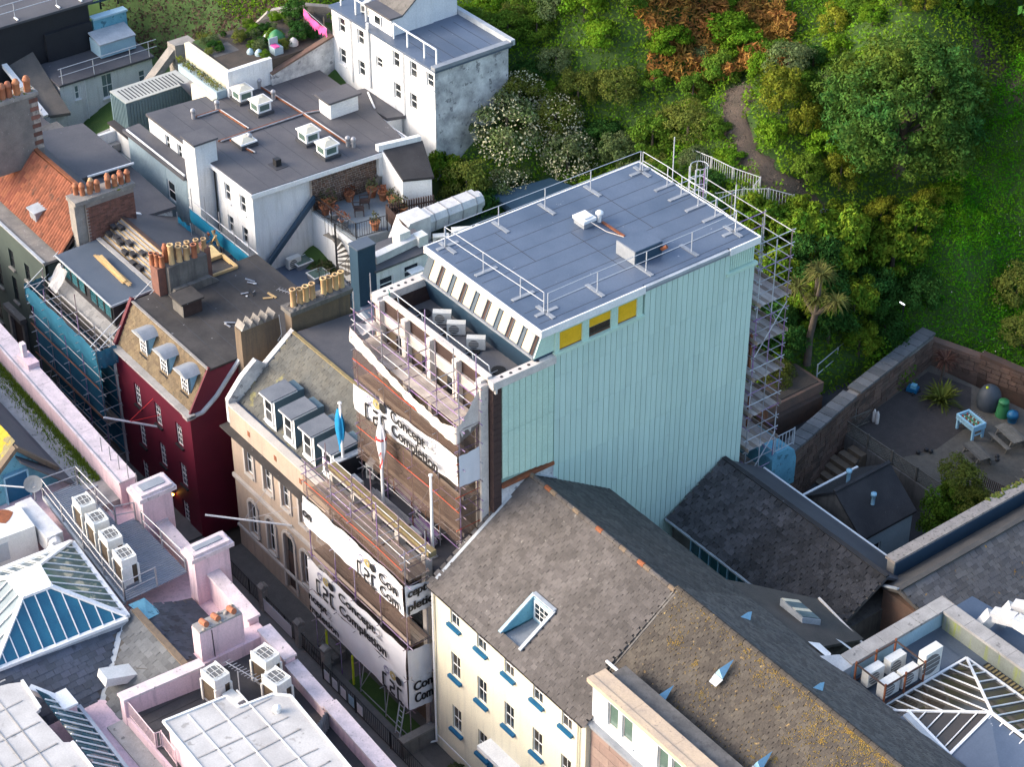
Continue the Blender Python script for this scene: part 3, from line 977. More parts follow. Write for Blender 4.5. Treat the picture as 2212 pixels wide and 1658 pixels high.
# flagpoles
for (x, fl, lab) in ((-9.05, 1, 'white flagpole with a furled bright blue flag'), (-5.7, 2, 'white flagpole with a furled red and white flag'), (-1.75, 0, 'bare white flagpole near the slate roof verge')):
    p = thing('flagpole', lab, 'flagpole', (x, 1.3, 9.76))
    hgt = {0: 4.65, 1: 4.35, 2: 5.6}[fl]
    lathe(p, 'pole', white_paint, [(.085, 0), (.075, hgt * .5), (.055, hgt), (0, hgt + .01)], (x, 1.3, 9.76), 10)
    ball(p, 'finial', white_paint, (x, 1.3, 9.82 + hgt), .11, .11, .07)
    box(p, 'base_plate', steel, x - .18, x + .18, 1.12, 1.48, 9.76, 9.8)
    if fl:
        zt_ = 9.76 + hgt - .35

        def fo(a, b, x=x, zt_=zt_, fl=fl):
            z = zt_ - b * 2.5
            r_ = (.10 + .17 * math.sin(math.pi * min(1, b * 1.15)) ** .7) * (1 + .25 * math.sin(7 * a * 6.283 + b * 4))
            return (x - (.13 if fl == 1 else -.05) + r_ * math.cos(a * 6.283), 1.3 + r_ * .6 * math.sin(a * 6.283), z)
        if fl == 1:
            cloth(p, 'flag', flag_blue, fo, 14, 12)
        else:
            cloth(p, 'flag', banner_m, fo, 14, 12)
            lathe(p, 'flag_band', flag_red, [(.22, 0), (.28, .05), (.22, .13)], (x + .05, 1.3, zt_ - .9))
            cloth(p, 'flag_tail', flag_red, lambda a, b: (x + .16 + .1 * a, 1.14 - .06 * math.sin(b * 9), zt_ - 1.5 - b * .95), 3, 8)

# ------------------------------------------------------------------ scaffolds of the stripped building
def scaffold(name, label, xs, ys, z0, z1, ledgers, boards, tubes_m, x_over=.35, bm=board, nb=5, tops=None, y_boards=None, brace=True):
    """xs standards along X, ys (outer, inner); ledgers heights; boards lift heights"""
    r = thing(name, label, 'scaffold', (xs[0], ys[0], z0))
    for j, y in enumerate(ys):
        for i, x in enumerate(xs):
            zt_ = z1 + (tops[(i + j) % len(tops)] if tops else 0)
            m1 = tubes_m[(i + j) % len(tubes_m)]
            zc = z0
            while zc < zt_ - .1:
                zn = min(zc + U(2.2, 4.0), zt_)
                tube(r, 'standard', random.choice((m1, mauve, steel, purple)), (x, y, zc), (x, y, zn), .026)
                zc = zn
        for z in ledgers:
            seg = [xs[0] - x_over] + list(xs[1:-1]) + [xs[-1] + x_over]
            for i in range(len(seg) - 1):
                tube(r, 'ledger', random.choice(tubes_m), (seg[i], y + .05, z + U(-.01, .01)), (seg[i + 1], y + .05, z + U(-.01, .01)), .024)
    for z in ledgers:
        for x in xs:
            tube(r, 'transom', random.choice(tubes_m), (x + .05, ys[0] - .3, z - .06), (x + .05, ys[-1] + .15, z - .06), .024)
    for z in boards:
        yy = y_boards or (ys[0] + .1, ys[-1] - .05)
        wdt = (yy[1] - yy[0]) / nb
        L = (xs[-1] - xs[0] + .3) / 3
        for i in range(nb):
            for k in range(3):
                xo = xs[0] - .15 + k * L + (U(-.3, .3) if 0 < k else 0)
                xe = xs[0] - .15 + (k + 1) * L - .02
                o_ = box(r, 'board', bm, xo, xe, yy[0] + i * wdt + .008, yy[0] + (i + 1) * wdt - .008, z + U(0, .006), z + .04)
        box(r, 'toe_board', bm, xs[0] - .15, xs[-1] + .15, ys[0] + .04, ys[0] + .075, z + .045, z + .26)
    if brace:
        for i in range(0, len(xs) - 1, 2):
            tube(r, 'brace', steel, (xs[i], ys[0] - .04, z0 + .3), (xs[i + 1], ys[0] - .04, z0 + 4.2), .024)
    return r


US = scaffold('facade_scaffold', 'tall scaffold with brown netting on the upper front of the mint clad building', [-8.5, -6.35, -4.25, -2.15, -.5], (2.0, 2.95), 9.78, 20.0,
              [10.5, 11.2, 12.6, 13.2, 14.3, 15.3, 16.4, 17.4, 18.1, 18.7, 19.3], [11.4, 13.5, 15.5], [mauve, steel, purple], tops=[.4, 1.0, .2, 1.3])
for i in range(5):
    for k in range(3):
        xa, xb = ((-8.65, -5.9), (-5.88, -3.2), (-3.18, -.35))[k]
        box(US, 'board', board_pale, xa + U(0, .1), xb, 2.1 + i * .215, 2.1 + i * .215 + .205, 17.46 + U(0, .01), 17.5)
fy2 = Face('-y', 1.9)


def net(par, m, fc, u0, u1, v0, v1, v0r=None, v1r=None, bulge=.05, name='netting', nu=16, nv=5, d=0.0, ph=0.0):
    v0r = v0 if v0r is None else v0r
    v1r = v1 if v1r is None else v1r

    def fn(a, b):
        lo = v0 + (v0r - v0) * a
        hi = v1 + (v1r - v1) * a
        wv = bulge * (math.sin(a * 19 + ph + b * 2) * .5 + math.sin(a * 47 + b * 5 + ph) * .3 + math.sin(b * 3.14) * .6)
        sag = -.05 * math.sin(a * nu * .8) ** 2 * b
        return fc.P(u0 + (u1 - u0) * a, lo + (hi - lo) * b + sag, d + wv)
    return cloth(par, name, m, fn, nu * 2, nv)


net(US, netting, fy2, -8.6, -.42, 15.6, 17.35)
net(US, netting, fy2, -8.6, -.42, 11.0, 13.9, ph=2)
fxs = Face('+x', -.40)
net(US, netting, fxs, 1.95, 3.1, 15.9, 17.4, nu=4)
net(US, netting, fxs, 1.95, 3.1, 11.0, 14.2, nu=4)
for zz in (16.75, 12.9):
    for i in range(4):
        tube(US, 'red_rope', red_tape, (-8.6 + i * 2.05, 1.84, zz + .06 * (i % 2)), (-8.6 + (i + 1) * 2.05, 1.84, zz + .06 * ((i + 1) % 2)), .018)
for k in range(9):
    tube(US, 'guard_tube', red_tape if k % 3 == 1 else mauve, (-.42, 1.7, 11.3 + k * .62), (-.42, 3.2, 11.3 + k * .62), .024)
# long banner
BF = Face('-y', 1.84)
bn = thing('advertising_banner', 'white Concept2Completion banner across the upper scaffold', 'banner', (-8.6, 1.84, 14))
net(bn, banner_m, BF, -8.62, -.42, 13.85, 15.3, 14.4, 16.1, bulge=.05, name='sheet', nu=14, nv=6)
net(bn, banner_m, Face('+x', -.36), 1.85, 3.3, 14.4, 16.1, 14.3, 16.2, bulge=.03, name='side_sheet', nu=5, nv=6)
logo(bn, BF, -7.6, -5.8, 13.98, 15.5, .11, dz=.2)
letters(bn, BF, 'Concept', ink, -5.45, -2.6, 14.95, 15.75, .11, v0r=15.18)
letters(bn, BF, '2', ink_grey, -2.5, -2.05, 15.32, 15.85, .11, 0.0)
letters(bn, BF, 'Completion', ink, -5.4, -1.6, 14.18, 14.98, .11, v0r=14.5)
# sagging tarpaulin
def swag(a, b):
    k = [0, .25, .5, .75, .88, 1]
    zt_ = float(np.interp(a, k, [18.5, 17.85, 17.4, 17.3, 17.75, 19.35]))
    zb2_ = float(np.interp(a, k, [17.75, 17.4, 17.0, 16.75, 16.75, 17.3]))
    x = -8.6 + min(a / .86, 1) * 8.2
    y = 1.8 + max(0, a - .86) / .14 * 1.35
    fold = .022 * math.sin(a * 61 + b * 4) + .018 * math.sin(a * 113 - b * 6)
    return (x, y - fold - .08 * b, zt_ + (zb2_ - zt_) * b + .012 * math.sin(a * 53 + b * 5))


t = tag(cloth(None, 'sagging_tarpaulin', tarp, swag, 60, 8), 'pale tarpaulin sagging along the top lift of the upper scaffold', 'tarpaulin')
tag(cloth(None, 'tarpaulin', tarp, lambda a, b: (-8.7 + a * .9, 1.95 + b * 1.15, 18.5 - .25 * b + .1 * math.sin(a * 5 + b * 7)), 6, 8), 'pale folded tarpaulin at the left end of the top lift', 'tarpaulin')

# lower scaffold
LS = scaffold('facade_scaffold', 'wide scaffold wrapped in white banners in front of the stripped extension', [-8.8, -6.65, -5.0, -2.85, -.72], (-.95, .2), 0, 11.9,
              [2.2, 4.2, 6.2, 8.2, 9.9, 10.95, 11.4, 11.85], [4.2, 6.3, 8.25], [mauve, steel, purple, mauve], tops=[0, .6, 0, 1.4], bm=board)
for i in range(6):
    for k in range(3):
        xa = -8.95 + k * 2.8
        box(LS, 'board', board, xa + U(0, .12), xa + 2.78, -.85 + i * .195, -.85 + i * .195 + .187, 10.2 + U(0, .01), 10.24)
LF = Face('-y', -1.02)
net(LS, netting, LF, -8.95, -.68, 10.0, 11.15, ph=1)
net(LS, netting, Face('-y', -.8), -8.95, -.68, 6.2, 8.2, ph=4)
net(LS, netting, Face('+x', -.62), -.9, .1, 10.0, 11.2, nu=4)
for i in range(4):
    tube(LS, 'red_rope', red_tape, (-8.95 + i * 2.06, -1.1, 10.85 + .05 * (i % 2)), (-8.95 + (i + 1) * 2.06, -1.1, 10.85 + .05 * ((i + 1) % 2)), .018)
for x, y in ((-7.9, -1.0), (-5.6, -1.0)):
    tube(LS, 'lime_sleeve', lime, (x, -.96, .1), (x, -.96, 2.0), .06)
for x in (-5.0, -2.85):
    tube(LS, 'ground_brace', steel, (x, -.95, .25), (x + 2.1, -.95, .3), .026)
    tube(LS, 'ground_brace', steel, (x, -.95, .3), (x - 1.2, .2, 1.2), .026)
# banners on it
B1 = Face('-y', -1.10)
b1 = thing('advertising_banner', 'white creased banner along the top of the lower scaffold', 'banner', (-8.9, -1.1, 8))
net(b1, banner_m, B1, -8.95, -.66, 8.13, 9.9, 8.17, 10.03, bulge=.065, name='sheet', nu=18, nv=7)
net(b1, banner_m, Face('+x', -.58), -1.08, .45, 8.15, 10.0, 8.1, 9.6, bulge=.03, name='side_sheet', nu=6, nv=7, ph=1)
letters(b1, B1, 'on', ink, -8.92, -8.2, 8.75, 9.15, .11)
logo(b1, B1, -4.3, -2.75, 8.3, 9.75, .11)
letters(b1, B1, 'Con', ink, -2.5, -1.05, 9.12, 9.7, .11)
letters(b1, B1, 'Com', ink, -2.45, -.95, 8.4, 8.98, .11)
fs = Face('+x', -.58)
letters(b1, fs, 'cept', ink, -1.0, .05, 9.12, 9.72, .075, v0r=9.0)
letters(b1, fs, '2', ink_grey, .12, .36, 9.15, 9.5, .075, 0.0)
letters(b1, fs, 'pletio', ink, -1.0, .42, 8.3, 8.95, .075)
B2 = Face('-y', -1.12)
b2 = thing('advertising_banner', 'white banner with lettering, middle of the lower scaffold', 'banner', (-8.9, -1.1, 4))
net(b2, banner_m, B2, -8.95, -.66, 4.22, 6.15, 4.27, 6.12, bulge=.045, name='sheet', nu=18, nv=7, ph=3)
net(b2, banner_m, Face('+x', -.56), -1.08, .32, 4.2, 6.1, 4.05, 5.9, bulge=.03, name='side_sheet', nu=6, nv=7, ph=2)
logo(b2, B2, -8.1, -6.5, 4.45, 6.0, .10)
letters(b2, B2, 'Concept', ink, -6.1, -3.05, 5.25, 5.95, .10)
letters(b2, B2, '2', ink_grey, -2.95, -2.5, 5.35, 5.9, .10, 0.0)
letters(b2, B2, 'Completion', ink, -6.1, -2.15, 4.42, 5.15, .10)
B3 = Face('-y', -1.10)
b3 = thing('advertising_banner', 'white banner with lettering, lowest on the lower scaffold', 'banner', (-8.9, -1.1, 2.4))
net(b3, banner_m, B3, -8.95, -.66, 2.42, 4.2, 2.32, 4.25, bulge=.045, name='sheet', nu=18, nv=7, ph=5)
net(b3, banner_m, Face('+x', -.58), -1.08, .24, 2.32, 4.25, 2.15, 4.05, bulge=.03, name='side_sheet', nu=6, nv=7, ph=4)
letters(b3, B3, 'ncept', ink, -8.9, -7.3, 3.35, 3.95, .11)
letters(b3, B3, '2', ink_grey, -7.2, -6.85, 3.4, 3.85, .11, 0.0)
letters(b3, B3, 'mpletion', ink, -8.9, -6.35, 2.62, 3.22, .11)
logo(b3, B3, -2.6, -.95, 2.55, 4.05, .11)
letters(b3, Face('+x', -.58), 'Con', ink, -.85, .2, 3.42, 3.98, .075)
letters(b3, Face('+x', -.58), 'Com', ink, -.8, .2, 2.65, 3.25, .075)

# back scaffold behind the mint block
BS = thing('back_scaffold', 'bare purple and silver scaffold tower behind the mint clad building', 'scaffold', (-3, 20, 4))
bx_, by_ = [-6.5, -4.3, -2.1, -.1], [19.15, 20.1, 21.05]
for x in bx_:
    for y in by_:
        zt_ = (22.6 if y < 19.5 else 20.5) + U(-.4, .8)
        zc = 3.5
        while zc < zt_:
            zn = min(zc + U(1.6, 3.2), zt_)
            tube(BS, 'standard', random.choice((purple, steel, steel_w, mauve)), (x, y, zc), (x, y, zn), .028)
            zc = zn
for z in np.arange(6.2, 20.6, .72):
    lift = int(round((z - 6.2) / .72)) % 3
    for y in (by_[0], by_[2]):
        for i in range(3):
            tube(BS, 'ledger', random.choice((purple, steel_w, steel)), (bx_[i] - .15, y, z), (bx_[i + 1] + .15, y, z + U(-.02, .02)), .026)
    for x in bx_:
        tube(BS, 'transom', random.choice((purple, steel_w, steel)), (x, by_[0] - .2, z + .05), (x, by_[2] + .2, z + .05), .026)
    if lift == 0 and z < 19:
        for k in range(8):
            for q in range(2):
                box(BS, 'board', board_pale if (k + q) % 3 else board, -6.5 + q * 3.2, -3.32 + q * 3.2 + U(0, .15), 19.2 + k * .235, 19.2 + k * .235 + .222, z + .08 + U(0, .02), z + .125)
        for q in (19.12, 21.1):
            box(BS, 'toe_board', board, -6.5, .1, q, q + .04, z + .13, z + .34)
for i in (0, 3):
    z = 6.4 + i * 2.6
    tube(BS, 'brace', steel_w, (-.05, 19.15, z), (-.05, 21.05, z + 2.5), .026)
    tube(BS, 'brace', purple, (-.05, 21.1, z + .3), (-2.1, 21.1, z + 2.4), .026)
box(BS, 'brown_strut', rust, -.6, -.5, 19.3, 19.42, 13.2, 15.2)
box(BS, 'brown_strut', rust, -.6, -.5, 19.5, 19.62, 9.6, 11.4)
# caged ladder at the far corner
CL = thing('caged_ladder', 'white caged access ladder at the back edge of the big roof', 'ladder', (-4.9, 19.0, 18))
for dx in (-.22, .22):
    tube(CL, 'stile', steel_w, (-4.9 + dx, 18.95, 17), (-4.9 + dx, 18.95, 22.5), .03)
for k in range(18):
    tube(CL, 'rung', steel_w, (-5.12, 18.95, 17.2 + k * .28), (-4.68, 18.95, 17.2 + k * .28), .016)
for z in (20.9, 21.7, 22.5):
    P_ = [(-4.9 + .42 * math.cos(a), 19.05 + .42 + .42 * math.sin(a) - .1, z) for a in np.linspace(-math.pi * .85, math.pi * .85, 12) + math.pi / 2]
    for i in range(11):
        tube(CL, 'hoop', steel_w, P_[i], P_[i + 1], .022)
for a in np.linspace(-math.pi * .7, math.pi * .7, 5) + math.pi / 2:
    x, y = -4.9 + .42 * math.cos(a), 19.37 + .42 * math.sin(a)
    tube(CL, 'cage_bar', steel_w, (x, y, 20.4), (x, y, 22.5), .018)

# ------------------------------------------------------------------ cream terraced house
c = thing('cream_house', 'cream rendered house with blue sills and large slate roof', 'house', (5, 0, 0))
fy = Face('-y', 0)
XR = 10.95
cx0 = (1.38, 3.36, 5.36, 7.38, 9.36)
holes = []
for i, x in enumerate(cx0):
    for (a, b) in ((8.68, 9.86), (5.52, 6.95), (2.15, 3.63)):
        if i == 2 and b < 4:
            continue
        holes.append((x, x + .68, a, b))
door = (4.95, 5.95, .55, 3.3)
fy.wall(c, 'front_wall', cream, 0, XR, -.3, 9.95, holes + [door], .22)
box(c, 'core', cream, .05, XR - .05, .24, 10.0, -.3, 9.6)
for h in holes:
    fy.window(c, *h, white_paint, random.choice((glass, glass, glass_dim)), 2, 2, inset=.08, fw=.04, bw=.022, sill=sill_blue, sill_d=.17, so_=.13, sh=.15)
box(c, 'right_wall', cream, XR - .04, XR + .02, .01, 10, -.3, 9.9)
# door with canopy
d = fy.fbox(c, 'door', dkblue, 5.0, 5.9, .55, 2.7, -.18, -.12)
fy.fbox(d, 'fanlight', glass, 5.0, 5.9, 2.74, 3.25, -.18, -.13)
fy.fbox(c, 'door_canopy', white_paint, 4.3, 6.5, 3.55, 3.78, -.0, .75)
fy.fbox(c, 'canopy_bracket', white_paint, 4.55, 4.7, 3.1, 3.54, 0, .5)
fy.fbox(c, 'canopy_bracket', white_paint, 6.1, 6.25, 3.1, 3.54, 0, .5)
fy.fbox(c, 'wall_plaque', sill_blue, 4.05, 4.5, 1.6, 2.3, .003, .04)
fy.fbox(c, 'plinth_band', white_paint, 0, XR, .62, .68, .002, .03)
fy.fbox(c, 'eaves_fascia', white_paint, -.05, XR + .03, 9.80, 9.95, .0, .12)
fy.fbox(c, 'gutter', black, -.08, XR + .03, 9.88, 9.98, .13, .26)
for x in (.15, 10.55):
    tube(c, 'downpipe', cream if x > 5 else white_paint, (x, -.1, .3), (x, -.1, 9.8), .05)
tube(c, 'downpipe_shoe', white_paint, (.15, -.1, .32), (-.1, -.3, .15), .05)
# roof planes: front eave (Y -.2, z 9.9) to ridge (5.5, 13.62), back to (10.15, 10.55)
EV = Vector((0, -.24, 9.93))
RG = Vector((0, 5.5, 13.62))
Sf = (RG - EV)
sl = Sf.length
zc_ = lambda y: 9.94 + (y + .2) * .642
dk_ = lambda pts: slab(c, 'front_roof_deck', slate_back, [(x, y, zc_(y)) for x, y in pts], .1)
dk_([(-.08, -.2), (4.72, -.2), (4.72, 5.5), (-.08, 5.5)])
dk_([(4.72, -.2), (6.05, -.2), (6.05, .32), (4.72, .32)])
dk_([(4.72, 2.12), (6.05, 2.12), (6.05, 5.5), (4.72, 5.5)])
dk_([(6.05, -.2), (XR, -.2), (XR, .8), (9.9, 2.0), (9.9, 5.5), (6.05, 5.5)])


def in_cream(u, s_):
    y = s_ / sl * 5.74 - .24
    x = u - .08
    if x < -.1 or y > 5.6:
        return False
    lim_ = XR if y < .9 else (XR - (y - .9) * .95 if y < 2.0 else 9.9)
    if 4.62 < x < 6.15 and .25 < y < 2.2:   # dormer slot cut into the slope
        return False
    return x < lim_


shingles(c, 'slate', slate, (-.08, -.24, 9.95), (1, 0, 0), Sf, .31, .205, in_cream, 11.2, sl)
BK = Vector((0, 10.2, 10.5))
Sb = RG - BK
slab(c, 'back_roof_deck', slate_back, [(-.05, 5.5, 13.6), (9.9, 5.5, 13.6), (9.9, 10.2, 10.46), (-.05, 10.2, 10.46)], .1)
shingles(c, 'slate', slate_back, (0, 10.25, 10.47), (1, 0, 0), Sb, .3, .16, lambda u, s_: 0 < u < 9.9, 9.9, Sb.length - .05, lim=0, stuff='back_slates')
for i in range(25):
    tube(c, 'ridge_tile', rust if i in (3, 12, 19) else render_brown if i % 4 == 0 else slate, (i * .4, 5.5, 13.66 + U(-.01, .01)), (i * .4 + .38, 5.5, 13.66 + U(-.01, .01)), .12, 8)
bar(c, 'verge_flashing', lead_lt, (.06, .2, 10.25), (.06, 4.4, 12.98), .16, .03)
bar(c, 'verge_flashing', lead_lt, (.06, 5.7, 13.58), (.06, 7.0, 12.75), .16, .03)
# inset dormer: light blue cheeks dropping into the slope
dm = box(c, 'inset_dormer', blue_wall, 4.66, 4.74, .3, 2.12, 9.6, 10.28)
slab(dm, 'left_cheek', blue_wall, [(4.66, .3, 10.32), (4.74, .3, 10.32), (4.74, 2.12, 11.5), (4.66, 2.12, 11.5)], 1.3)
slab(dm, 'right_cheek', blue_pale, [(6.05, .3, 10.30), (6.12, .3, 10.30), (6.12, 2.12, 11.48), (6.05, 2.12, 11.48)], 1.2)
slab(dm, 'floor', lead, [(4.74, .3, 10.15), (6.05, .3, 10.15), (6.05, 2.1, 10.2), (4.74, 2.1, 10.2)], .05)
fd = Face('-y', 2.04)
fd.fbox(dm, 'back_wall', blue_pale, 4.74, 6.05, 10.0, 11.5, -.05, -.008)
fd.window(dm, 4.9, 5.95, 10.45, 11.4, white_paint, glass, 3, 3, inset=-.06, name='dormer_window')
bar(dm, 'edge_strip', blue_pale, (4.68, .25, 10.36), (4.68, 2.15, 11.58), .16, .08)
bar(dm, 'edge_strip', lead_lt, (6.1, .25, 10.36), (6.1, 2.15, 11.58), .16, .08)
bar(dm, 'edge_strip', lead_lt, (4.66, 2.15, 11.6), (6.12, 2.15, 11.6), .2, .08)

# ------------------------------------------------------------------ mossy roofed office with white attic storey
o_ = thing('white_attic_office', 'white fronted office with stone cornice and mossy lichen-spotted roof', 'building', (16, 2, 0))
X0, X1 = 10.98, 26.0
fm = Face('-y', .3)
mh = [(x, x + .66, 10.55, 11.85) for x in (11.95, 12.85, 15.05, 15.9, 18.2, 19.05)]
fm.wall(o_, 'attic_wall', white, X0, X1, 10.05, 12.2, mh, .2)
for h in mh:
    fm.window(o_, *h, conc_white, glass_green, 1, 1, inset=.1, fw=.05)
for a, b in ((11.8, 13.65), (14.9, 16.7), (18.05, 19.85)):
    fm.fbox(o_, 'sill_band', white_paint, a, b, 10.4, 10.52, .0, .1)
box(o_, 'core', render_grey, X0 + .02, X1, .52, 2.0, 0, 12.15)
box(o_, 'rear_core', render_grey, 10.0, X1, 2.0, 9.9, 0, 10.6)
slab(o_, 'left_cheek', lead, [(X0, .32, 12.2), (X0, 1.0, 12.2), (X0, 2.2, 11.3), (X0, .32, 10.0)], .04, (-1, 0, 0))
fm.fbox(o_, 'ledge', lead, X0, X1, 9.9, 10.05, -.1, .28)
# brown stone below, in courses
for j in range(17):
    z0 = 9.88 - (j + 1) * .58
    off = (j % 2) * .6
    for i in range(13):
        a = X0 + .02 + i * 1.2 - off
        b = a + 1.185
        a = max(a, X0 + .02)
        if b - a > .1:
            fm.fbox(o_, 'stone_block', stone_brown, a, b, z0, z0 + .565, -.15, .06 + U(-.006, .006))
stone_c = mat('buff_sandstone_coping', (.52, .40, .28), (.42, .33, .25), 1.2, spk=(.30, .24, .20), sthr=.64)
for i in range(6):
    a = X0 - .06 + i * 2.5
    box(o_, 'cornice_block', stone_c, a, a + 2.49, .08, .98, 12.22, 12.52)
    box(o_, 'cornice_lip', stone_c, a, a + 2.49, .0, .3, 12.36, 12.56)
box(o_, 'parapet_gutter', felt_blue, X0, X1, .99, 2.3, 11.0, 11.1)
tube(o_, 'gutter_rail', white_paint, (10.2, 1.65, 12.0), (14.6, 1.65, 12.0), .07)
tube(o_, 'gutter_rail', white_paint, (14.6, 1.95, 11.6), (X1, 1.95, 11.6), .05)
# roof
E2 = Vector((0, 2.05, 11.18)); R2 = Vector((0, 5.62, 13.72)); S2 = R2 - E2
slab(o_, 'front_roof_deck', slate_back, [(9.95, 2.05, 11.15), (X1, 2.05, 11.15), (X1, 5.62, 13.66), (9.95, 5.62, 13.66)], .12)
shingles(o_, 'slate', slate_moss, (9.95, 2.0, 11.17), (1, 0, 0), S2, .28, .19, lambda u, s_: 0 < u < 15.9, 15.9, S2.length, thick=.03, gap=.02)
for x in (9.95, 10.08):
    bar(o_, 'verge_strip', render_grey, (x, 1.95, 11.2), (x, 5.7, 13.82), .07, .06)
for i in range(38):
    tube(o_, 'ridge_tile', slate_moss, (9.95 + i * .42, 5.62, 13.74), (9.95 + i * .42 + .40, 5.62, 13.74 + U(-.01, .015)), .13, 8)
# moss cushions along the ridge
V, Fc = [], []
CLs = []
while len(CLs) < 150:
    x, q = U(10, 26), U(0, 1) ** 1.8
    if U(0, 1) < ((x - 9) / 15) ** 1.3:
        CLs.append((x, q, U(.06, .5)))
for k in range(9000):
    if k % 5 < 2:
        x = U(10.5, 26); s_ = abs(random.gauss(0, .035))
        if U(0, 1) > ((x - 9) / 13) ** 1.4: continue
    else:
        x, s_, w_ = random.choice(CLs)
        x += random.gauss(0, w_); s_ += random.gauss(0, w_ * .22)
    if not (0 <= s_ < .97 and 10 < x < 25.9): continue
    p = R2 + (E2 - R2) * s_ + Vector((x, 0, .092))
    r_ = U(.01, .042)
    i0 = len(V)
    V += [p + Vector((r_ * math.cos(a), r_ * math.sin(a), -.02)) for a in np.linspace(0, 6.283, 6)[:-1]] + [p + Vector((0, 0, r_ * .55))]
    Fc += [(i0 + q, i0 + (q + 1) % 5, i0 + 5) for q in range(5)]
poly(o_, 'moss', lichen_m, V, Fc, kind='stuff')
# back slope of the office, running on over the rear wing
slab(o_, 'back_roof_deck', slate_back, [(9.9, 5.62, 13.66), (X1, 5.62, 13.66), (X1, 10.0, 10.72), (9.9, 10.0, 10.72)], .1)
B2_ = Vector((0, 10.05, 10.72))
shingles(o_, 'slate', slate_back, (9.9, 10.05, 10.72), (1, 0, 0), R2 - B2_, .3, .16, lambda u, s_: 0 < u < 16, 16, (R2 - B2_).length - .05, lim=0, stuff='back_slates')
slab(o_, 'rear_wing_roof', slate_back, [(8.0, 10.0, 10.6), (13.9, 10.0, 10.74), (13.6, 13.6, 9.05), (10.35, 13.9, 8.95), (8.6, 11.3, 10.0)], .14)
box(o_, 'rear_wing_wall', render_grey, 9.2, 13.3, 10.1, 13.3, 0, 8.85)
bar(o_, 'rear_gutter', conc_white, (10.4, 13.95, 9.0), (13.9, 13.3, 9.08), .1, .08)
for (x, y, z, nm) in ((13.05, 2.45, 11.62, 'near the white parapet'), (14.4, 4.4, 12.95, 'below the ridge'), (18.4, 2.9, 11.9, 'at the lower right')):
    v_ = thing('roof_vent', 'pale blue triangular vent on the mossy roof slope, ' + nm, 'roof vent', (x, y, z), 'triangular roof vents')
    poly(v_, 'hood', pastel_blue, [(x - .22, y - .35, z - .0), (x + .22, y - .35, z - .0), (x, y - .38, z + .42), (x, y + .42, z + .50)], [(0, 1, 2), (1, 3, 2), (0, 2, 3), (0, 3, 1)])
    poly(v_, 'apron', lead_lt, [(x - .25, y - .36, z - .02), (x + .25, y - .36, z - .02), (x + .2, y - .7, z - .24), (x - .2, y - .7, z - .24)], [(0, 1, 2, 3)])
for (x, y, z, nm) in ((11.9, 7.9, 12.2, 'nearest the cream house'), (17.4, 6.7, 13.0, 'near the mossy ridge')):
    v_ = thing('roof_vent', 'pale blue triangular vent on the dark back slope, ' + nm, 'roof vent', (x, y, z), 'triangular roof vents')
    poly(v_, 'hood', pastel_blue, [(x - .22, y, z - .1), (x + .22, y, z - .1), (x, y + .05, z + .30), (x, y - .42, z + .25), (x, y + .3, z + .2)], [(0, 1, 2), (1, 3, 2), (0, 2, 3), (0, 4, 2), (1, 2, 4), (0, 3, 1)])
t = thing('rooflight', 'long milky ridge rooflight on the dark back slope', 'rooflight', (11.3, 11.6, 10.0))
Zr = lambda y: 10.74 - (y - 10) * .47
for k in range(6):
    a, b = k / 6, (k + 1) / 6
    p = lambda s_, q, h: (10.55 + 1.45 * s_ + q * .3, 11.38 + q * .75 - .1 * s_, Zr(11.4 + q * .75) + h)
    slab(t, 'pane', glass_lt if k % 3 else glass_milk, [p(a, 0, .42), p(b - .01, 0, .42), p(b - .01, 1, .46), p(a, 1, .46)], .04)
slab(t, 'kerb', lead_lt, [p(-.02, -.05, .36), p(1.02, -.05, .36), p(1.02, 1.05, .40), p(-.02, 1.05, .40)], .5)

# ------------------------------------------------------------------ sunken plant roof with glass pyramid, bottom right
k_ = thing('plant_roof_building', 'flat roofed block with stained concrete parapet and sunken blue plant deck', 'building', (20, 13, 0))
box(k_, 'core', render_grey, 15.3, 30, 10.2, 16.4, 0, 9.85)
slab(k_, 'deck', felt_slate, [(15.2, 9.9, 9.98), (30, 9.9, 9.98), (30, 16.4, 9.98), (15.2, 16.4, 9.98)], .12)
for i in range(6):
    a, b = 10.45 + i * 1.03, 10.45 + (i + 1) * 1.03 - .015
    box(k_, 'coping', concrete, 15.08, 15.80, a, b, 10.86, 11.0)
    box(k_, 'parapet_panel', blue_pale, 15.14, 15.72, a, b + .012, 9.0, 10.85)
for i in range(9):
    a, b = 15.82 + i * 1.2, 15.82 + (i + 1) * 1.2 - .015
    box(k_, 'coping', concrete, a, b, 15.92, 16.64, 10.86, 11.0)
    box(k_, 'parapet_panel', concrete_green, a, b + .012, 15.98, 16.6, 8, 10.85)
box(k_, 'coping', concrete, 15.08, 15.80, 15.92 + .73, 16.64 + .0001, 10.86, 11.0)
slab(k_, 'sloped_kerb', lead_lt, [(14.6, 9.7, 11.0), (15.7, 9.8, 10.75), (15.8, 10.44, 10.9), (15.05, 10.44, 11.0)], .5)
poly(k_, 'white_flashing', white_paint, [(13.6, 10.0, 10.92), (14.9, 10.0, 10.86), (14.6, 10.4, 10.75), (13.8, 10.5, 10.7)], [(0, 1, 2, 3)])
poly(k_, 'white_flashing', white_paint, [(13.8, 11.5, 10.4), (14.9, 11.5, 10.4), (14.9, 11.8, 10.2), (13.9, 11.8, 10.15)], [(0, 1, 2, 3)])
bar(k_, 'walkway_strip', olive_wood, (18.6, 15.75, 10.02), (24, 15.75, 10.02), .3, .03)
for i in range(26):
    bar(k_, 'walkway_slat', black, (18.6 + i * .2, 15.6, 10.045), (18.6 + i * .2, 15.9, 10.045), .07, .02)
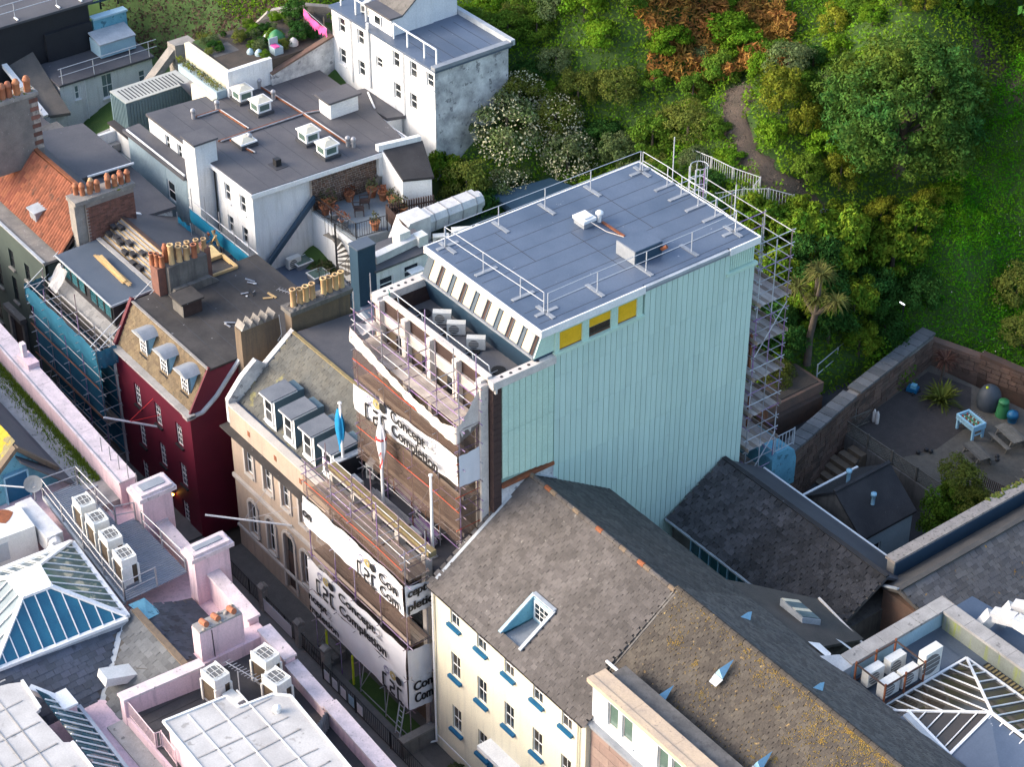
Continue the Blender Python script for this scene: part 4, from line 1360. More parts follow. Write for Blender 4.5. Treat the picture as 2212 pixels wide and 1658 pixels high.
slab(k_, 'raised_deck', felt_slate, [(16.3, 13.6, 10.06), (17.7, 13.6, 10.06), (17.7, 15.2, 10.06), (16.3, 15.2, 10.06)], .07)
# AC frame and units
ACb = ac_unit('condenser', 'white condenser', .95, .4, .85)
ACb(17.35, 11.05, 10.12, R(90), label='white condenser nearest the glass pyramid on the plant deck')
ACb(17.38, 12.15, 10.12, R(90), label='white condenser behind the first, facing the glass pyramid')
ACb(16.45, 11.05, 10.12, R(90), label='white condenser in the left of the steel frame on the plant deck')
ACb(16.5, 12.3, 10.12, R(90), label='white condenser in the back of the steel frame')
ACx = ac_unit('condenser', 'tall condenser', 1.0, .42, 1.5)
ACx(17.55, 13.25, 10.12, R(90), label='tallest white condenser at the right end of the steel frame')
t = thing('steel_stand', 'rusty steel stand around the five condensers on the plant deck', 'steel stand', (17, 11.8, 10))
for x in (16.05, 17.75):
    for y in (10.4, 11.6, 12.75):
        bar(t, 'post', rust, (x, y, 10), (x, y, 11.35), .07)
    bar(t, 'rail', old_wood, (x, 10.4, 11.2), (x, 12.75, 11.2), .06)
    bar(t, 'rail', old_wood, (x, 10.4, 10.2), (x, 12.75, 10.2), .06)
for y in (10.4, 12.75):
    bar(t, 'rail', old_wood, (16.05, y, 11.22), (17.75, y, 11.22), .06)
# glass pyramid
py = thing('glass_roof', 'brown glazed hipped roof with white glazing bars', 'glass roof', (20, 13, 10))
A_, B_, Ce, D_ = Vector((17.75, 10.0, 10.05)), Vector((17.85, 15.35, 10.05)), Vector((25, 15.5, 10.05)), Vector((25, 10.0, 10.05))
# hip from B (top corner) down-right to the ridge end
E1 = Vector((21.55, 12.6, 11.35)); E2_ = Vector((25, 12.6, 11.35))


def rib_facet(par, a, b, t1, t0, n, m, bw=.06):
    """facet with base a-b and top edge t0-t1; bars stay parallel and stop at the hips"""
    slab(par, 'glazing', m, [a, b, t1, t0] if (t1 - t0).length > .01 else [a, b, t1], .04)
    nn = (b - a).cross(t0 - a).normalized()
    if nn.z < 0:
        nn = -nn
    e = (b - a)
    L = e.length
    e = e / L
    up = ((t0 + t1) / 2 - (a + b) / 2)
    up = up - e * up.dot(e)
    hgt = up.length
    up = up / hgt
    u0, u1 = (t0 - a).dot(e), (t1 - a).dot(e)
    for i in range(n + 1):
        u = L * i / n
        if u < u0 and u0 > 1e-3:
            h = hgt * u / u0
        elif u > u1 and L - u1 > 1e-3:
            h = hgt * (L - u) / (L - u1)
        else:
            h = hgt
        if h > .12:
            p = a + e * u + nn * .05
            bar(par, 'glazing_bar', white_paint, p, p + up * h, bw, .05, up=nn)


rib_facet(py, A_, B_, E1, E1, 10, glass_brown, .045)
rib_facet(py, B_, Ce, E2_, E1, 13, glass_brown, .045)
rib_facet(py, D_, A_, E1, E2_, 13, glass_brown, .045)
for p, q in ((A_, B_), (B_, Ce), (B_, E1), (A_, E1), (E1, E2_)):
    bar(py, 'frame', white_paint, p + Vector((0, 0, .05)), q + Vector((0, 0, .06)), .10, .08)
# lead valley roofs at the bottom right corner
t = thing('lead_valley_roof', 'blue lead covered valley roof with white edge trim at the bottom right', 'roof', (21, 10, 10))
slab(t, 'left_slope', felt_blue, [(19.1, 8.9, 10.6), (21.5, 8.2, 10.2), (21.6, 10.2, 10.45), (19.15, 10.25, 10.95)], .6)
slab(t, 'right_slope', felt_blue, [(21.5, 8.2, 10.2), (27, 8.2, 10.4), (24, 12.5, 11.3), (21.55, 12.5, 11.35), (21.6, 10.2, 10.45)], .6)
bar(t, 'edge_trim', white_paint, (19.1, 10.3, 11.0), (21.6, 10.25, 10.5), .12, .08)
bar(t, 'edge_trim', white_paint, (21.6, 10.25, 10.52), (21.55, 12.55, 11.42), .12, .08)
bar(t, 'edge_trim', white_paint, (21.55, 12.55, 11.42), (24.5, 12.6, 11.4), .12, .08)
bar(t, 'lead_upstand', lead_lt, (19.2, 10.1, 10.95), (21.5, 10.05, 10.55), .25, .1)
# silver ducts beyond the parapet
for (y, nm) in ((17.5, 'nearer'), (18.6, 'farther')):
    t = thing('air_duct', 'bent silver air duct beyond the concrete parapet, the %s one' % nm, 'duct', (18, y, 10))
    P_ = [(17.0 + (y - 17.5) * .2, y - .5, 10.2), (17.3 + (y - 17.5) * .2, y - .1, 11.1), (18.3, y + .2, 11.3), (21, y + .4, 11.3)]
    for i in range(3):
        bar(t, 'duct_section', duct_m, P_[i], P_[i + 1], .55, .45)
slab(k_, 'side_roof', felt_blue, [(15.2, 16.7, 10.0), (30, 16.7, 10.0), (30, 20.5, 10.0), (15.2, 18.6, 10.0)], .2)

# ------------------------------------------------------------------ chimney pots
def pot(par, m, x, y, z, h=.75, r=.13, kind=0):
    if kind == 0:
        pr = [(r * 1.1, 0), (r, h * .12), (r * .82, h * .86), (r * 1.05, h * .88), (r * 1.05, h), (r * .75, h), (r * .72, h * .6)]
    elif kind == 1:   # half-round hood
        pr = [(r, 0), (r, h * .7), (r * 1.15, h * .72), (r * 1.15, h * .8), (r, h * .84), (r * .7, h), (0, h * 1.04)]
    else:
        pr = [(r * 1.15, 0), (r, h * .1), (r, h * .9), (r * 1.2, h * .92), (r * 1.2, h), (r * .8, h), (r * .8, h * .6)]
    p = lathe(par, 'chimney_pot', m, pr, (x, y, z))
    cyl(p, 'flue', black, (x, y), r * .74, z + h * .6, z + h * (.93 if kind != 1 else .62), 10)
    return p


# ------------------------------------------------------------------ beige stucco house
b = thing('beige_house', 'beige stucco house with three dormers and lichened slate roof', 'house', (-13.5, 4, 0))
fb = Face('-y', .3)
bh = [(x, x + .72, 5.72, 7.42) for x in (-16.85, -15.08, -13.4, -11.74, -10.1)]
ah = [(x, x + .66, 1.7, 3.75) for x in (-16.85, -15.1, -11.85, -10.2)] + [(-13.5, -12.65, .3, 3.8)]
fb.wall(b, 'front_wall', beige, -18.2, -9.0, -.3, 7.7, bh + ah, .2)
box(b, 'core', beige, -18.16, -9.05, .52, 8.0, -.3, 9.1)
for h in bh:
    fb.window(b, *h, white_paint, glass, 2, 2, inset=.1, sill=beige_trim, sill_d=.14)
    for (u0, u1, v0, v1) in ((h[0] - .17, h[0] - .02, h[2] - .15, h[3] + .1), (h[1] + .02, h[1] + .17, h[2] - .15, h[3] + .1), (h[0] - .22, h[1] + .22, h[3] + .10, h[3] + .24)):
        fb.fbox(b, 'architrave', beige_trim, u0, u1, v0, v1, .002, .07)
for h in ah:
    dr = h[2] < 1
    if dr:
        w_ = fb.fbox(b, 'front_door', old_wood, h[0] + .04, h[1] - .04, .3, 2.7, -.16, -.12)
        fb.fbox(w_, 'fanlight', glass, h[0] + .06, h[1] - .06, 2.74, 3.74, -.16, -.13)
    else:
        fb.window(b, *h, white_paint, glass, 2, 2, inset=.1, sill=beige_trim)
    cx_, r_ = (h[0] + h[1]) / 2, (h[1] - h[0]) / 2
    A1 = [(cx_ + (r_ + .14) * math.cos(a), h[3] - .2 + (r_ + .14) * math.sin(a)) for a in np.linspace(0, math.pi, 9)]
    for i in range(8):
        bar(b, 'arch_stone', beige_trim, fb.P(*A1[i], .03), fb.P(*A1[i + 1], .03), .16, .1, up=fb.N)
    for s_ in (-1, 1):
        u = cx_ + s_ * (r_ + .12)
        fb.fbox(b, 'arch_jamb', beige_trim, u - .08, u + .08, h[2], h[3] - .22, .002, .08)
fb.fbox(b, 'string_course', beige_trim, -18.25, -9, 4.62, 4.84, .0, .12)
fb.fbox(b, 'string_course', beige_trim, -18.25, -9, 1.3, 1.45, .0, .1)
fb.fbox(b, 'cornice', beige_trim, -18.45, -9, 7.66, 7.76, -.2, .28)
fb.fbox(b, 'cornice_top', felt_black, -18.55, -9, 7.762, 7.84, -.2, .42)
fb.fbox(b, 'parapet', beige, -18.2, -9, 7.84, 9.18, -.32, .0)
fb.fbox(b, 'parapet_cap', beige_trim, -18.25, -9, 9.18, 9.26, -.38, .05)
for x in (-16.4, -13.9, -11.6):
    fb.fbox(b, 'parapet_vent', rust, x, x + .22, 8.3, 8.6, .002, .02)
box(b, 'gutter', felt_blue, -18.2, -9, .63, .95, 9.05, 9.12)
Eb, Rb = Vector((0, .95, 9.15)), Vector((0, 4.35, 11.95))
slab(b, 'front_roof_deck', slate_back, [(-18.1, .9, 9.12), (-9, .9, 9.12), (-9, 4.35, 11.92), (-18.1, 4.35, 11.92)], .1)
shingles(b, 'slate', slate_mans, (-18.1, .9, 9.14), (1, 0, 0), Rb - Eb, .34, .24, lambda u, s_: 0 < u < 9.1, 9.1, (Rb - Eb).length, lim=200)
slab(b, 'flat_top', felt_dark, [(-18.1, 4.35, 11.93), (-9, 4.35, 11.93), (-9, 8, 11.7), (-18.1, 8, 11.7)], .15)
bar(b, 'ridge_roll', olive_wood, (-18.1, 4.35, 11.98), (-9, 4.35, 11.98), .16, .1)
prism(b, 'gable_upstand', white_dirty, -18.42, -18.12, [(.3, 8), (4.4, 8), (4.4, 12.05), (2.6, 10.7), (2.1, 11.2), (1.2, 10.5), (.3, 9.45)])
for x in (-15.7, -13.9, -12.15, -10.4):
    d = box(b, 'dormer', dorm_blue, x + .05, x + 1.0, .98, 2.75, 9.3, 11.12)
    fdm = Face('-y', .97)
    fdm.fbox(d, 'front_board', white_paint, x, x + 1.05, 9.25, 11.14, -.008, .001)
    fdm.window(d, x + .18, x + .87, 9.62, 10.98, white_paint, glass, 1, 2, inset=-.06, name='dormer_window', sill=white_paint, sill_d=.14)
    slab(d, 'dormer_roof', lead_dk, [(x - .04, .78, 11.2), (x + 1.09, .78, 11.2), (x + 1.09, 2.3, 11.3), (x - .04, 2.3, 11.3)], .06)
    slab(d, 'dormer_edge', white_paint, [(x - .05, .76, 11.14), (x + 1.11, .76, 11.14), (x + 1.11, 2.3, 11.24), (x - .05, 2.3, 11.24)], .06)
# wall-mounted white pole with stays
t = thing('wall_flagpole', 'white slanted flagpole with wire stays on the beige house front', 'flagpole', (-14, .3, 5))
tube(t, 'pole', white_paint, (-12.6, .25, 4.95), (-14.9, -3.3, 5.9), .055)
for q in ((-12.0, .28, 6.5), (-14.6, .28, 6.2)):
    tube(t, 'stay', steel, (-13.9, -1.7, 5.45), q, .012)
# big brown stack with eight buff pots, between beige and maroon houses
t = thing('chimney_stack', 'wide brown rendered chimney stack with a row of eight buff pots', 'chimney', (-18.6, 6.3, 10))
box(t, 'stack', render_brown, -19.1, -18.45, 4.5, 8.05, 7, 12.75)
box(t, 'cap', render_grey, -19.25, -18.32, 4.38, 8.18, 12.752, 13.0)
for i in range(30):
    ball(t, 'mortar_lump', render_grey, (U(-19.1, -18.45), U(4.5, 8.0), 13.0), U(.08, .16), U(.08, .16), U(.05, .09))
for y in (4.9, 5.28, 5.66, 6.02, 6.72, 7.08, 7.46, 7.82):
    pot(t, clay_buff, -18.8 + U(-.03, .03), y, 13.0, U(.9, 1.02), .15, 2)
t = thing('chimney_stack', 'brown rendered chimney stack with zigzag ridge caps beside the flat black roof', 'chimney', (-19.7, 3.2, 10))
box(t, 'stack', render_brown, -20.0, -19.4, 2.05, 4.35, 8.5, 12.25)
for i in range(5):
    y = 2.1 + i * .45
    prism(t, 'ridge_cap', stone_grey, -20.05, -19.35, [(y, 12.26), (y + .42, 12.26), (y + .21, 12.62)])
cbl = [(-19.35, 4.3, 12.4), (-19.3, 4.35, 11.2), (-19.32, 4.1, 10.9), (-19.32, 4.4, 10.7), (-19.32, 4.35, 11.0)]
for i in range(4):
    tube(t, 'loose_cable', white_paint, cbl[i], cbl[i + 1], .015)
# aerials
t = thing('tv_aerial', 'television aerial on the maroon house roof edge', 'aerial', (-21, 6, 10.3))
tube(t, 'mast', steel, (-21.2, 6.2, 10.3), (-21.2, 6.2, 12.0), .025)
bar(t, 'boom', steel, (-22.0, 5.9, 11.95), (-20.4, 6.6, 11.95), .03)
for i in range(10):
    x = -22 + i * .17
    bar(t, 'element', steel, (x + .06, 5.9 + i * .075 - .16, 11.97), (x - .06, 5.9 + i * .075 + .16, 11.97), .015)

# ------------------------------------------------------------------ maroon house
m_ = thing('maroon_house', 'tall maroon house with tan mansard roof and three round-topped dormers', 'house', (-24, 3, 0))
fm2 = Face('-y', -1)
mxs = (-26.15, -23.95, -21.75)
mh2 = [(x, x + .66, a, b_) for x in mxs for a, b_ in ((5.2, 6.6), (2.5, 3.98))] + [(-26.35, -25.7, -.05, 1.3), (-21.95, -21.3, -.05, 1.3)]
fm2.wall(m_, 'front_wall', maroon, -28, -20, -.4, 7.9, mh2, .18)
for h in mh2:
    fm2.window(m_, *h, white_paint, glass_lt if h[2] < 5 else glass, 3 if h[2] > 5 else 2, 4, inset=.08, fw=.06, bw=.025, sill=black, sill_d=.12)
Face('+x', -20).wall(m_, 'side_wall', maroon, -1, 8, -.4, 7.9, (), .18)
poly(m_, 'side_gable', maroon, [(-20.0, -1, 7.9), (-20.0, 8, 7.9), (-20.0, 8, 10.2), (-20.0, .35, 10.2)], [(0, 1, 2, 3)])
poly(m_, 'left_gable', maroon, [(-27.98, -1, 7.9), (-27.98, 8, 7.9), (-27.98, 8, 10.2), (-27.98, .35, 10.2)], [(0, 1, 2, 3)])
box(m_, 'core', maroon, -27.95, -20.2, -.78, 7.95, -.4, 7.85)
fm2.fbox(m_, 'gutter', concrete, -28.05, -19.95, 7.88, 8.0, -.25, .22)
fm2.fbox(m_, 'corner_block', concrete, -20.3, -19.8, 7.82, 8.05, -.25, .26)
slab(m_, 'raking_cap', lead_lt, [(-20.05, -1.1, 8.0), (-19.8, -1.1, 8.0), (-19.8, -.3, 8.0), (-20.05, -.3, 8.0)], .12)
bar(m_, 'raking_cap', lead_lt, (-19.92, -.3, 7.95), (-19.92, .6, 8.6), .26, .12)
bar(m_, 'raking_cap', lead_lt, (-19.92, .6, 8.6), (-19.92, 2.2, 10.35), .26, .12)
bar(m_, 'left_rake', maroon, (-28.0, -.95, 7.95), (-28.0, .4, 10.45), .22, .2)
bar(m_, 'right_rake', maroon, (-20.05, -.95, 8.0), (-20.05, .4, 10.4), .12, .12)
Em, Rm = Vector((0, -.78, 8.02)), Vector((0, .35, 10.22))
slab(m_, 'mansard_deck', slate_back, [(-27.9, -.78, 8.0), (-20.1, -.78, 8.0), (-20.1, .35, 10.2), (-27.9, .35, 10.2)], .06, (0, 1, 0))
shingles(m_, 'slate', slate_tan, (-27.9, -.80, 8.0), (1, 0, 0), Rm - Em, .26, .17, lambda u, s_: 0 < u < 7.8, 7.8, (Rm - Em).length, lim=150)
slab(m_, 'flat_roof', felt_black, [(-27.95, .3, 10.3), (-20, .3, 10.3), (-20, 8.1, 10.3), (-27.95, 8.1, 10.3)], .14)
bar(m_, 'roof_kerb', stone_grey, (-27.95, .33, 10.32), (-20, .33, 10.32), .14, .06)
for k in range(7):
    box(m_, 'felt_seam', felt_seam, -27.9, -20.1, 1.4 + k, 1.43 + k, 10.298, 10.304)
for x in (-25.95, -23.8, -21.65):
    d = box(m_, 'dormer', pastel_blue, x + .02, x + .98, -.42, .7, 8.4, 9.75)
    f_ = Face('-y', -.44)
    f_.fbox(d, 'front_board', dkblue, x, x + 1.0, 8.35, 9.8, -.018, .001)
    f_.window(d, x + .16, x + .84, 8.55, 9.68, white_paint, glass, 3, 4, inset=-.07, bw=.028, name='dormer_window', sill=black, sill_d=.16)
    n = 8
    V = []
    for yy in (-.75, .95):
        for i in range(n + 1):
            a = i / n
            V.append((x - .16 + 1.32 * a, yy, 9.86 + .22 * math.sin(math.pi * a)))
    Fc = [(i, i + 1, n + 2 + i, n + 1 + i) for i in range(n)] + [tuple(range(n + 1)), tuple(range(n + 1, 2 * n + 2))]
    poly(d, 'curved_roof', lead, V, Fc)
    box(d, 'roof_edge', lead_lt, x - .16, x + 1.16, -.76, -.70, 9.80, 9.88)
t = thing('wall_flagpole', 'white horizontal flagpole with red stay on the maroon house front', 'flagpole', (-24, -1, 5))
tube(t, 'pole', white_paint, (-23.7, -1.0, 5.05), (-24.15, -3.85, 6.7), .06)
tube(t, 'stay', flag_red, (-23.95, -2.6, 5.95), (-24.0, -1.0, 6.75), .015)
tube(t, 'stay', flag_red, (-23.95, -2.6, 5.95), (-23.3, -1.0, 6.1), .015)
t = thing('roof_hatch', 'dark timber roof hatch with grey side on the maroon house flat roof', 'hatch', (-25.4, 2.3, 10.3))
box(t, 'housing', old_wood, -25.95, -24.85, 1.75, 2.85, 10.3, 11.1)
box(t, 'front_board', render_grey, -25.97, -24.84, 1.72, 1.75, 10.3, 11.1)
box(t, 'lid', felt_black, -26.1, -24.75, 1.6, 2.98, 11.1, 11.2)
# debris on the black roof
for (x, y, lab) in ((-22.8, 3.4, 'bent metal offcut lying on the black flat roof'), (-24.6, 5.6, 'crumpled pale rag on the black flat roof'), (-25.6, 6.3, 'dark rag near the timber deck')):
    t = thing('roof_debris', lab, 'debris', (x, y, 10.3))
    for k in range(4):
        bar(t, 'scrap', (steel, white_paint, black)[k % 3], (x + U(-.3, .3), y + U(-.3, .3), 10.33), (x + U(-.4, .4), y + U(-.4, .4), 10.33 + U(.02, .15)), .1, .03)
for (x, y, a_) in ((-24.2, 6.5, .2), (-23.9, 6.0, 1.2)):
    tag(bar(None, 'timber_offcut', timber, (x, y, 10.33), (x + .7 * math.cos(a_), y + .5 * math.sin(a_), 10.33), .12, .04), 'short yellow timber offcut on the black roof, %s' % ('nearer the timber deck' if a_ < 1 else 'farther from the timber deck'), 'offcut')
# left stack with mixed pots
t = thing('chimney_stack', 'grey cement chimney stack crowded with mixed clay pots', 'chimney', (-27.7, 3.3, 10))
box(t, 'stack', render_grey, -28.0, -27.1, 2.25, 4.6, 9.2, 12.05)
box(t, 'brick_flank', brick, -28.2, -27.4, 1.75, 2.22, 9.4, 12.0)
box(t, 'brick_end', brick, -28.1, -27.3, 4.62, 4.95, 9.4, 12.25)
prism(t, 'flared_foot', render_grey, -27.1, -26.8, [(2.2, 10.2), (5.2, 10.2), (4.6, 10.75), (2.4, 10.75)])
for (x, y, mm, kd, hh) in ((-28.0, 1.8, clay, 0, .7), (-27.7, 1.95, clay, 0, .75), (-27.45, 2.1, clay, 0, .7), (-27.75, 2.5, clay, 1, 1.1), (-27.4, 2.65, clay_buff, 2, 1.2), (-27.8, 3.0, stone_grey, 1, .9), (-27.35, 3.1, clay_buff, 2, .95), (-27.8, 3.35, clay_buff, 0, .8), (-27.3, 3.5, clay_buff, 2, .8), (-27.7, 3.8, clay_buff, 0, .8), (-27.25, 3.95, clay, 2, .8), (-27.6, 4.3, clay_buff, 0, .8), (-27.5, 4.7, clay_buff, 0, .75)):
    pot(t, mm, x, y, 12.05, hh, .15, kd)

# ------------------------------------------------------------------ house under re-roofing with blue scaffold
h_ = thing('reroofed_house', 'house being re-roofed with wide dark dormer and open battens', 'house', (-32, 1, 0))
box(h_, 'core', render_grey, -35.6, -28.3, -.85, 7.5, -.3, 7.8)
box(h_, 'party_strip', white, -28.3, -28.02, -1.0, -.4, -.3, 7.6)
Ea, Ra = Vector((0, -1.0, 8.0)), Vector((0, 3.7, 10.85))
slab(h_, 'roof_membrane', mat('pale_roof_membrane', (.30, .29, .285), (.24, .235, .23), 1), [(-35.7, -1.0, 7.98), (-28.1, -1.0, 7.98), (-28.1, 3.7, 10.83), (-35.7, 3.7, 10.83)], .1)
Sa = (Ra - Ea)
for k in range(26):
    s_ = k / 26 + .02
    p = Ea + Sa * s_
    if .15 < s_ < .56:
        for xa, xb in ((-35.6, -34.7), (-28.75, -28.15)):
            bar(h_, 'batten', timber, (xa, p.y, p.z + .03), (xb, p.y, p.z + .03), .05, .04)
    else:
        m1 = grey_wood if s_ < .15 else random.choice((timber, timber, board_pale))
        bar(h_, 'batten', m1, (-35.6, p.y, p.z + .03), (-28.15, p.y, p.z + .03), .05, .04)
shingles(h_, 'slate', mat('new_grey_slate', (.25, .245, .24), (.20, .20, .20), 1.2, rnd=.12, isl=.12), (-35.0, -1.05, 8.0), (1, 0, 0), Sa, .33, .3, lambda u, s_: 0 < u < 6.3 and s_ < .86, 6.4, .9, lim=100)
slab(h_, 'back_slope', felt_dark, [(-35.7, 3.72, 10.84), (-28.1, 3.72, 10.84), (-28.1, 7.4, 9.2), (-35.7, 7.4, 9.2)], .1)
bar(h_, 'ridge_strip', old_wood, (-35.7, 3.72, 10.88), (-28.1, 3.72, 10.88), .2, .06)
for p, q in (((-35.72, -.9, 8.1), (-35.72, 3.7, 10.95)), ((-35.72, 3.7, 10.95), (-35.72, 5.2, 10.2))):
    bar(h_, 'torn_flashing', white_paint, p, q, .22, .05)
d = box(h_, 'wide_dormer', black_wall, -34.6, -28.8, -.38, 2.0, 8.3, 9.92)
fd_ = Face('-y', -.40)
fd_.fbox(d, 'front_frame', black_wall, -34.6, -28.8, 8.5, 9.95, -.018, .001)
for x0_, n_ in ((-34.35, 3), (-31.35, 3)):
    for i in range(n_):
        fd_.window(d, x0_ + i * .82, x0_ + i * .82 + .76, 8.85, 9.75, black, glass_teal, 1, 1, inset=-.07, name='dormer_window', fw=.05)
slab(d, 'dormer_roof', felt_slate, [(-34.9, -.62, 10.05), (-28.5, -.62, 10.05), (-28.5, 1.95, 10.12), (-34.9, 1.95, 10.12)], .1)
bar(d, 'roof_trim', lead_lt, (-34.9, -.64, 10.03), (-28.5, -.64, 10.03), .05, .12)
bar(d, 'roof_trim', lead_lt, (-28.48, -.64, 10.03), (-28.48, 1.95, 10.1), .05, .12)
bar(d, 'rear_upstand', concrete, (-34.9, 2.05, 10.14), (-28.5, 2.05, 10.14), .25, .08)
for k in range(6):
    a = thing('loose_plank', 'raw yellow plank in the heap on the dark dormer roof', 'plank', (-33 + .3 * k, 1.0, 10.12), 'planks heaped on the dormer roof')
    x0_ = -33.9 + U(0, 1.6)
    bar(a, 'plank_length', timber, (x0_, 1.05 + .07 * (k % 3), 10.14 + .035 * k), (x0_ + U(2.4, 3.6), 1.0 + U(-.05, .18), 10.14 + .035 * k), .16, .035)
for i, (x, y) in enumerate(((-35.3, 3.45), (-34.75, 3.0), (-34.3, 3.2), (-34.6, 2.6), (-33.9, 2.7), (-33.4, 2.65), (-32.8, 2.9), (-32.5, 2.45), (-31.9, 2.6), (-31.4, 2.95), (-31.4, 2.3), (-30.7, 2.35))):
    t = thing('slate_pile', 'small pile of black slates resting on the open battens', 'slate pile', (x, y, 10), 'slate piles on the battens')
    zz = 8.0 + (y + 1) * .6065 + .08
    for q in range(4):
        box(t, 'pile_slate', slate_blk, x - .22 + U(-.03, .03), x + .22, y - .13, y + .13 + U(-.02, .02), zz + q * .055, zz + q * .055 + .05, rz=U(-.15, .15))
# clear sheet draped at the dormer end
tag(cloth(None, 'plastic_sheet', mat('clear_plastic_sheet', (.5, .5, .52), rough=.2, alpha=.55), lambda a, b: (-34.8 + a * 1.1 - b * .2, -.55 - b * .75 + .05 * math.sin(a * 12), 9.55 - b * 1.3 + .08 * math.sin(a * 9 + b * 5)), 10, 10), 'clear plastic sheet draped at the left end of the dark dormer', 'plastic sheet')
# scaffold
BSc = scaffold('street_scaffold', 'street scaffold wrapped in blue debris netting', [-35.8, -33.9, -31.9, -29.9, -28.0], (-2.05, -1.15), 0, 8.35, [.9, 2.2, 3.2, 4.2, 5.2, 6.2, 7.15, 7.7, 8.2], [3.1, 7.0],
               [steel, steel, steel_w], tops=[0, .5, .2, .9], bm=board)
net(BSc, blue_net, Face('-y', -2.15), -36.0, -27.8, 7.0, 8.15, nu=14, bulge=.06)
net(BSc, blue_net, Face('-y', -1.0), -36.0, -28.3, .4, 6.9, nu=14, bulge=.06, ph=2)
net(BSc, blue_net, Face('-y', -1.92), -36.0, -28.1, 2.9, 6.9, nu=14, bulge=.05, ph=3)
net(BSc, blue_net, Face('+x', -27.7), -2.2, -1.0, 7.0, 8.2, nu=5, bulge=.08, ph=1)
net(BSc, blue_net, Face('-x', -36.1), -2.2, -1.0, 7.0, 8.2, nu=5, bulge=.08, ph=1)
for z in (5.6, 3.6):
    bar(BSc, 'orange_ledger', rust, (-36, -2.2, z), (-28, -2.2, z), .05)
for xx, y0_, z0_ in ((-35.95, -2.3, 7.4), (-35.75, -2.3, 6.9), (-28.15, -2.3, 7.7), (-27.9, -2.3, 7.3)):
    tube(BSc, 'raking_tube', steel_w, (xx, y0_, z0_ + .6), (xx - .2, 2.3, z0_ + 3.4), .028)
# rear scaffold with blue sheet and timber deck
RS = thing('rear_scaffold', 'small rear scaffold wrapped with bright blue sheeting', 'scaffold', (-31, 7, 7))
for i in range(5):
    x = -34.6 + i * 1.55
    tube(RS, 'standard', steel, (x, 7.9, 5), (x, 7.9, 11.2 + U(0, .5)), .026)
    tube(RS, 'standard', steel, (x, 6.9, 7), (x, 6.9, 10.2), .026)
for z in (9.3, 10.0, 10.6):
    tube(RS, 'ledger', steel_w, (-35, 7.92, z), (-27.4, 7.92, z), .026)
net(RS, mat('bright_blue_sheeting', (.012, .20, .33), (.01, .15, .27), 1, rough=.5), Face('-y', 7.86), -34.8, -28.0, 9.1, 10.0, nu=12, bulge=.05)
net(RS, MATS['bright_blue_sheeting'], Face('-y', 7.1), -34.9, -33.2, 8.2, 9.7, nu=5, bulge=.1)
t = thing('timber_deck', 'new timber sheet box deck behind the mixed pot chimney', 'timber deck', (-29, 5.7, 10))
slab(t, 'sheet', osb, [(-30.2, 5.2, 10.35), (-28.9, 5.0, 10.35), (-28.9, 6.5, 10.35), (-30.2, 6.6, 10.35)], .04)
slab(t, 'inner_floor', felt_black, [(-28.9, 4.8, 10.2), (-27.5, 4.7, 10.2), (-27.5, 6.5, 10.2), (-28.9, 6.6, 10.2)], .1)
for p, q in (((-28.9, 4.75, 10.33), (-27.4, 4.65, 10.33)), ((-27.4, 4.65, 10.33), (-27.35, 6.5, 10.33)), ((-28.9, 4.8, 10.33), (-28.9, 6.5, 10.36)), ((-28.9, 6.5, 10.33), (-27.35, 6.5, 10.33))):
    bar(t, 'edge_beam', timber, p, q, .14, .22)
box(t, 'skirt', black_wall, -30.1, -27.45, 4.72, 6.6, 9.0, 10.08)
for k in range(7):
    bar(None if False else t, 'waste_timber', (timber, rust, sill_blue)[k % 3], (-31.2 + U(-.5, .5), 7.2 + U(-.3, .3), 9.6), (-31.0 + U(-.5, .5), 7.3 + U(-.3, .3), 10.4), .12, .08)

# ------------------------------------------------------------------ dark green house with pantiled roof
q_ = thing('dark_green_house', 'dark green street house with orange pantile roof', 'house', (-45, 1, 0))
fq = Face('-y', -1)
qh = [(-45.2, -44.6, 6.6, 8.0), (-42.9, -42.2, 6.6, 7.95), (-40.62, -40.02, 6.6, 7.85), (-38.6, -38.0, 6.75, 7.85), (-45.2, -44.6, 4.2, 5.85), (-42.9, -42.2, 4.2, 5.9), (-40.75, -40.15, 4.2, 5.9), (-38.7, -38.1, 4.2, 5.9), (-44, -43.2, 1.2, 3)]
fq.wall(q_, 'front_wall', dkgreen, -62, -35.7, -.4, 9.1, qh, .18)
for h in qh:
    fq.window(q_, *h, black, glass, 2, 2, inset=.08, sill=stone_grey, sill_d=.14)
dq = fq.fbox(q_, 'porch', stone_grey, -41.9, -39.6, 3.15, 3.45, .0, .4)
fq.fbox(dq, 'door', old_wood, -41.4, -40.1, 0, 3.1, .0, .05)
fq.fbox(dq, 'pilaster', stone_grey, -41.8, -41.5, 0, 3.14, .0, .2)
fq.fbox(dq, 'pilaster', stone_grey, -40.0, -39.7, 0, 3.14, .0, .2)
box(q_, 'core', dkgreen, -62, -35.75, -.78, 4, -.4, 9.0)
box(q_, 'parapet_gutter', stone_grey, -62, -35.7, -1.05, .15, 9.1, 9.25)
box(q_, 'front_lip', lead_lt, -62, -35.7, -1.12, -.95, 9.25, 9.32)
Eq, Rq = Vector((0, .1, 9.3)), Vector((0, 2.55, 12.0))
slab(q_, 'roof_deck', old_wood, [(-52, .1, 9.25), (-35.7, .1, 9.25), (-35.7, 2.55, 11.9), (-52, 2.55, 11.9)], .1)
Sq = Rq - Eq
